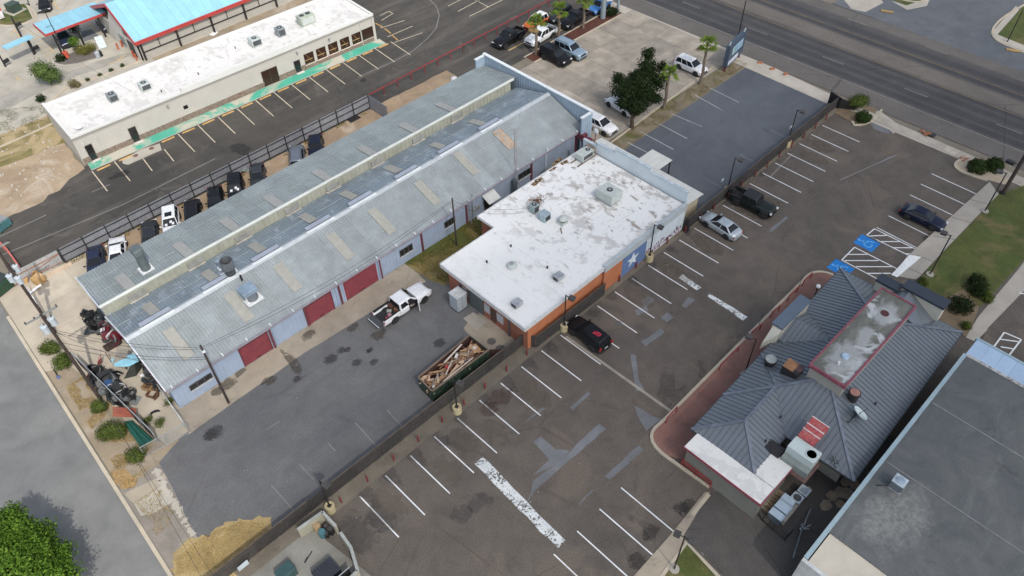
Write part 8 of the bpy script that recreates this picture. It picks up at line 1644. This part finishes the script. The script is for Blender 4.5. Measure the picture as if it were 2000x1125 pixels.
def scrap(kind, px, z, col, label=None, rot=None, group=None, sc_=1.0):
    c = g(*px, z); b = part_mesh(kind, rs_); r = rot or (rs_.uniform(-.7, .7), rs_.uniform(-.7, .7), rs_.uniform(0, 6.28)); o = b.build(kind, SCR[col], None, smooth=40); o.location = c; o.rotation_euler = r; o.scale = (sc_,)*3
    cat = {'bumper_cover': 'car bumper', 'loose_fender': 'car fender', 'door_shell': 'car door', 'bonnet_panel': 'car hood', 'tyre': 'tyre', 'engine_part': 'engine', 'radiator': 'radiator', 'torn_seat': 'car seat'}[kind]
    return tag(o, label, cat, group)
H1 = 'scrap car parts heaped against the warehouse end wall'; H2 = 'scrap car parts heaped along the street fence'; H3 = 'scrap car parts stacked along the foot of the warehouse end wall'
kinds = ['bumper_cover', 'loose_fender', 'bonnet_panel', 'engine_part', 'radiator', 'door_shell', 'tyre', 'bumper_cover', 'engine_part']
kl = {'bumper_cover': 'bumper cover', 'loose_fender': 'fender', 'bonnet_panel': 'hood panel', 'engine_part': 'engine block', 'radiator': 'radiator', 'door_shell': 'door shell', 'tyre': 'worn tyre', 'torn_seat': 'seat'}
for i in range(40):
    k = kinds[i % len(kinds)]; u = rs_.random(); v = rs_.uniform(-1, 1); px = (180+u*48+v*14, 612+u*56-v*6); col = rs_.choice(['black', 'black', 'dark', 'black', 'dark', 'grey', 'black']) if u < .5 else rs_.choice(['maroon', 'dark', 'black', 'rust', 'black', 'grey'])
    scrap(k, px, rs_.uniform(.05, .75), col, f'{ {"black": "black", "dark": "dark grey", "grey": "grey", "maroon": "maroon", "rust": "rusty"}[col]} {kl[k]} in the heap against the warehouse end wall', group=H1, sc_=rs_.uniform(.95, 1.35))
for px, z, r_, k, col, lab in (((197, 652), .9, (.2, 1.2, 1.2), 'bumper_cover', 'white', 'white bumper cover lying on the heap by the warehouse end wall'), ((215, 657), .9, (.3, .1, .5), 'radiator', 'white', 'small white part on the maroon side of the heap'), ((178, 645), .3, (.1, .1, 2.5), 'bonnet_panel', 'dark', 'dark hood panel spread out at the outer edge of the heap'), ((172, 630), .3, (.3, .2, 1.1), 'loose_fender', 'black', 'black fender pointing out from the heap like a fin')): scrap(k, px, z, col, lab, r_)
t = thing('slat_pallet', 'dark louvred rack lying at the warehouse end wall below the heap', 'rack', g(218, 677)); a_, c_ = g(207, 684), g(236, 667); d = (c_-a_).normalized(); n = Vector((-d.y, d.x, 0))
for i in range(9): p = a_+d*((c_-a_).length*i/8); b = MB(); b.bar(p-n*.35+Vector((0, 0, .3)), p+n*.35+Vector((0, 0, .3)), .14, .12); b.build('slat', M('rack_brown', (.05, .03, .025), .7), t)
for s in (-1, 1): b = MB(); b.bar(a_+n*s*.36+Vector((0, 0, .2)), c_+n*s*.36+Vector((0, 0, .2)), .07, .3); b.build('side_rail', M('rack_brown', (.05,)*3), t)
for i in range(46):
    k = kinds[(i*2) % len(kinds)]; u = rs_.random(); v = rs_.uniform(-1, 1); px = (182+u*66+v*13, 722+u*68-v*7); col = rs_.choice(['black', 'black', 'dark', 'dark', 'grey', 'black', 'black'])
    if u < .12: col = rs_.choice(['red', 'maroon', 'black'])
    scrap(k, px, rs_.uniform(.05, .8), col, f'{ {"black": "black", "dark": "dark grey", "grey": "grey", "red": "red", "maroon": "maroon"}[col]} {kl[k]} in the heap along the street fence', group=H2, sc_=rs_.uniform(.95, 1.35))
for px, z, r_, k, col, lab, s_ in (((212, 749), 1.0, (.2, .2, .6), 'bonnet_panel', 'blue', 'bright blue hood panel on top of the street fence heap', .75), ((203, 748), .9, (.2, .4, 1.9), 'bonnet_panel', 'white', 'white corner panel beside the blue hood', .5), ((228, 752), .7, (.1, .2, -.55), 'bumper_cover', 'white', 'long white curved bumper strip beside the blue hood', 1.05), ((236, 765), .5, (.4, .1, -.2), 'bumper_cover', 'white', 'broad white bumper cover below the blue hood', 1.0), ((213, 732), .8, (.2, .1, -.1), 'bumper_cover', 'black', 'long black bumper cover at the top of the street fence heap', 1.2), ((238, 775), .2, (0, 0, 0), 'tyre', 'black', 'worn black tyre at the edge of the street fence heap', 1.1), ((262, 768), .2, (.1, .1, .5), 'engine_part', 'dark', 'dark square engine part set apart from the heap', .7), ((262, 782), .1, (.1, .0, .6), 'bonnet_panel', 'grey', 'flat dark grey panel on the ground by the red slats', .9), ((196, 712), .6, (.2, .3, .9), 'door_shell', 'red', 'red door shell leaning at the top of the street fence heap', .8)): scrap(k, px, z, col, lab, r_, sc_=s_)
for i in range(16):
    k = rs_.choice(['engine_part', 'radiator', 'tyre', 'torn_seat', 'bumper_cover']); u = i/15; px = (276+u*34+rs_.uniform(-4, 4), 703+u*58+rs_.uniform(-4, 4)); col = rs_.choice(['black', 'dark', 'grey', 'black', 'rust', 'dark']); scrap(k, px, rs_.uniform(.02, .5), col, f'{ {"black": "black", "dark": "dark grey", "grey": "grey", "rust": "rusty"}[col]} {kl[k]} in the row along the foot of the warehouse end wall', group=H3, sc_=1.1)
scrap('bumper_cover', (302, 801), .05, 'black', 'lone black bumper cover lying on the pale concrete', (PI/2-.3, 0, -.35), sc_=1.0)
c = g(292, 757); t = thing('wooden_spool_box', 'open tan wooden crate at the foot of the warehouse end wall', 'crate', c, .5); b = MB()
for s in (-1, 1): b.cbox((s*.45, 0, .25), .05, .9, .5); b.cbox((0, s*.45, .25), .9, .05, .5)
b.build('side_board', SCR['tan'], t, local=True); b = MB(); b.cbox((0, 0, .05), .85, .85, .05); b.build('bottom_board', SCR['rust'], t, local=True)
c = g(299, 771); t = thing('steel_crate', 'square dark metal frame beside the open wooden crate', 'crate', c, .5); b = MB()
for s in (-1, 1): b.cbox((s*.4, 0, .2), .07, .85, .4); b.cbox((0, s*.4, .2), .85, .07, .4)
b.build('frame_bar', SCR['rust'], t, local=True)
c = g(283, 742); solo('white_jug', MB().lathe(c+Vector((0, 0, .4)), [(.02, 0), (.2, .02), (.2, .4), (.06, .5), (.02, .52)], 10), SCR['white'], 'white plastic jug on the scrap along the warehouse end wall', 'jug', smooth=40)
# blue lean-to sheets and dark tent
t = thing('lean_shelter', 'light blue sheet shelter with a weathered board against the warehouse end wall', 'shelter', g(240, 700)); a_ = g(228, 708, 1.7)
q = [g(215, 702, 1.5), g(262, 690, 2.1), g(272, 705, 2.1), g(252, 716, 1.7), g(225, 716, 1.5)]; b = MB(); b.poly(q); b.build('sheet', M('tarp_blue', (.22, .45, .55), .5, var=.15), t)
q = [g(229, 682, 1.95), g(251, 683, 2.1), g(244, 722, 1.4), g(220, 712, 1.4)]; b = MB(); b.hexa([p+Vector((0, 0, .03)) for p in q], [p+Vector((0, 0, .08)) for p in q]); b.build('board', M('grey_board', (.22, .20, .165), .8, var=.2), t)
for px in ((218, 708), (246, 720)): p = g(*px); b = MB(); b.bar(p, p+Vector((0, 0, 1.5)), .07); b.build('post', SCR['rust'], t)
ap = g(262, 700, 1.9); t = thing('dark_tarp', 'dark tarp draped like a tent at the warehouse end wall', 'tarp', g(260, 720)); b = MB()
q = [g(p[0], p[1], 0.02) for p in ((241, 741), (266, 735), (280, 716), (262, 706))]
for i in range(4): b.poly([ap, q[i], q[(i+1) % 4]])
b.build('sheet', M('tarp_dark', (.03, .032, .03), .6, var=.3), t)
# red slats and green pipes over the fence
t = thing('red_slat_stack', 'stack of long red-brown slats leaning across the street fence', 'slats', g(245, 805))
for i in range(6):
    a_, c_ = g(220, 796+i*3.2, 1.9-.05*i), g(266, 799+i*3.0, .9-.04*i); b = MB(); b.bar(a_, c_, .12, .05); b.build('slat', M('slat_red', (.30, .085, .055), .7, var=.2), t)
t = thing('green_pipe_bundle', 'bundle of long dark green pipes lying inside the street fence', 'pipes', g(265, 850))
for i in range(5): a_, c_ = g(244+i*3, 825-i*.5, .3+.1*(i % 2)), g(277+i*5, 872-i*3, .3+.1*(i % 2)); b = MB(); b.cyl(a_, c_, .13, .13, 10); b.build('pipe', M('pipe_green', (.015, .085, .065), .45, var=.15), t, 40)
p = g(110, 735); t = thing('valve_marker', 'short dark post with a blue cap lying on the street verge', 'marker', p); b = MB(); b.cyl(g(106, 724)+Vector((0, 0, .2)), g(114, 736)+Vector((0, 0, .1)), .05, .05, 6); b.build('post', DKSTEEL, t); b = MB(); b.cbox(g(115, 738)+Vector((0, 0, .1)), .3, .3, .2); b.build('cap', M('cap_blue', (.10, .13, .25), .5), t)
p = g(490, 330)
c = g(690, 232); b = MB(); b.box(c.x-.8, c.x+.8, c.y-.6, c.y+.6, .05, .12); solo('black_mat', b, DKSTEEL, 'black rubber mat on the dirt by the sheet fence', 'mat')
c = g(887, 157); solo('white_bundle', MB().lathe(c, [(.02, 0), (.5, .05), (.45, .4), (.2, .55), (.02, .58)], 10), SCR['white'], 'white wrapped bundle behind the far warehouse roof edge', 'bundle', smooth=60)
for px, lab in (((220, 670), ''),): pass
lit = MB(); rq = random.Random(77)
for i in range(46):
    c = g(rq.uniform(420, 1150), rq.uniform(560, 1020)); s_ = rq.uniform(.02, .05)
    if 32.2 < c.y < 34.2 or c.y > 47 or (c.x > 32 and c.y > 32): continue
    lit.cbox((c.x, c.y, .055), s_*1.6, s_, .03, rq.uniform(0, 3))
o = lit.build('litter', M('litter_pale', (.45, .43, .40), .8, var=.4), None); tag(o, 'flecks of pale litter scattered over the asphalt', kind='stuff')
# litter, cones and works on the verge of the main road
ORG = M('barrier_orange', (.36, .14, .07), .7, var=.3, vs=3)
for k, (px, lab) in enumerate((((1484, 124), 'orange plastic barrier nearest the pylon sign at the road edge'), ((1508, 136), 'orange plastic barrier in the middle of the road-edge trench'), ((1534, 146), 'orange plastic barrier at the far end of the road-edge trench'))): c = g(*px); b = MB(); b.cbox(c+Vector((0, 0, .15)), .7, .28, .3, -.9+k*.3); solo('barrier', b, ORG, lab, 'barrier', bevel=.04)
c = g(1812, 263); t = thing('drain_works', 'opened drain with rust-red rubble on the front walk', 'drain', c); b = MB(); b.cbox(c+Vector((.2, -.3, .13)), .9, 1.1, .04); b.build('pit', DKSTEEL, t); b = MB()
for i in range(22): b.cbox(c+Vector((U(-.6, .3), U(-.2, .9), .14+U(0, .1))), U(.1, .35), U(.1, .2), .1, U(0, 3))
o = b.build('rubble', M('rubble_red', (.30, .13, .07), .8, var=.3), t); o['kind'] = 'stuff'
c = g(1889, 314); t = thing('brick_border', 'small heap of reddish brick pavers on the planter island', 'bricks', c)
for i in range(10): b = MB(); b.cbox(c+Vector((U(-.4, .4), U(-.9, .9), .08+U(0, .08))), .22, .4, .1, U(-.4, .4)+1.2); b.build('brick', M('paver_brick', (.27, .13, .085), .8, var=.3), t)
for px, lab in (((1732, 24), 'yellow kerb inlet at the far corner across the road'), ((1978, 100), 'yellow kerb inlet at the right edge across the road')): c = g(*px); b = MB(); b.cbox(c+Vector((0, 0, .15)), .5, 1.8, .14, .4); solo('kerb_inlet', b, M('inlet_ochre', (.33, .22, .09), .8), lab, 'drain')
"""cloud overhead, drifting off to the sunward side of the lots"""
# ------------------------------------------------------------------ the cloud over the lots: its shade covers everything but the left and the upper left
def cloud(ground_xy, h, lobes, dens):
    off = SUNDIR*(h/SUNDIR.z)          # back along the light
    b = MB(); n = 40; m = 9
    for (gx_, gy_, rx, ry, th, ang) in lobes:
        c = Vector((gx_+off.x, gy_+off.y, h)); ca, sa = math.cos(ang), math.sin(ang); rings = []
        for sgn in (-1, 1):
            for i in (range(m) if sgn < 0 else range(m-2, -1, -1)):
                t_ = 1-i/(m-1) if True else 0; t_ = max(t_, .004); hh = th/2*(1-t_*t_)**1.6*sgn*-1
                ring = []
                for k in range(n):
                    a = 2*PI*k/n; q = Vector((rx*t_*math.cos(a), ry*t_*math.sin(a), 0)); q = Vector((q.x*ca-q.y*sa, q.x*sa+q.y*ca, hh))+c
                    w_ = 1+.35*noise.noise(Vector((q.x*.02, q.y*.02, 0))); ring.append(Vector((c.x+(q.x-c.x)*w_, c.y+(q.y-c.y)*w_, c.z+hh*(1+.4*noise.noise(Vector((q.x*.03, q.y*.03, 7)))))))
                rings.append(ring)
        b.rings(rings)
    m_ = bpy.data.materials.new('cloud_vapour'); m_.use_nodes = True; t = m_.node_tree; t.nodes.clear(); o_ = t.nodes.new('ShaderNodeOutputMaterial'); v = t.nodes.new('ShaderNodeVolumePrincipled')
    v.inputs['Color'].default_value = (1, 1, 1, 1); v.inputs['Density'].default_value = dens; t.links.new(v.outputs[0], o_.inputs['Volume'])
    o = b.build('cloud', m_, None); o['kind'] = 'structure'; return o
cloud(None, 230, [(78, 18, 88, 86, 60, .3)], .04)
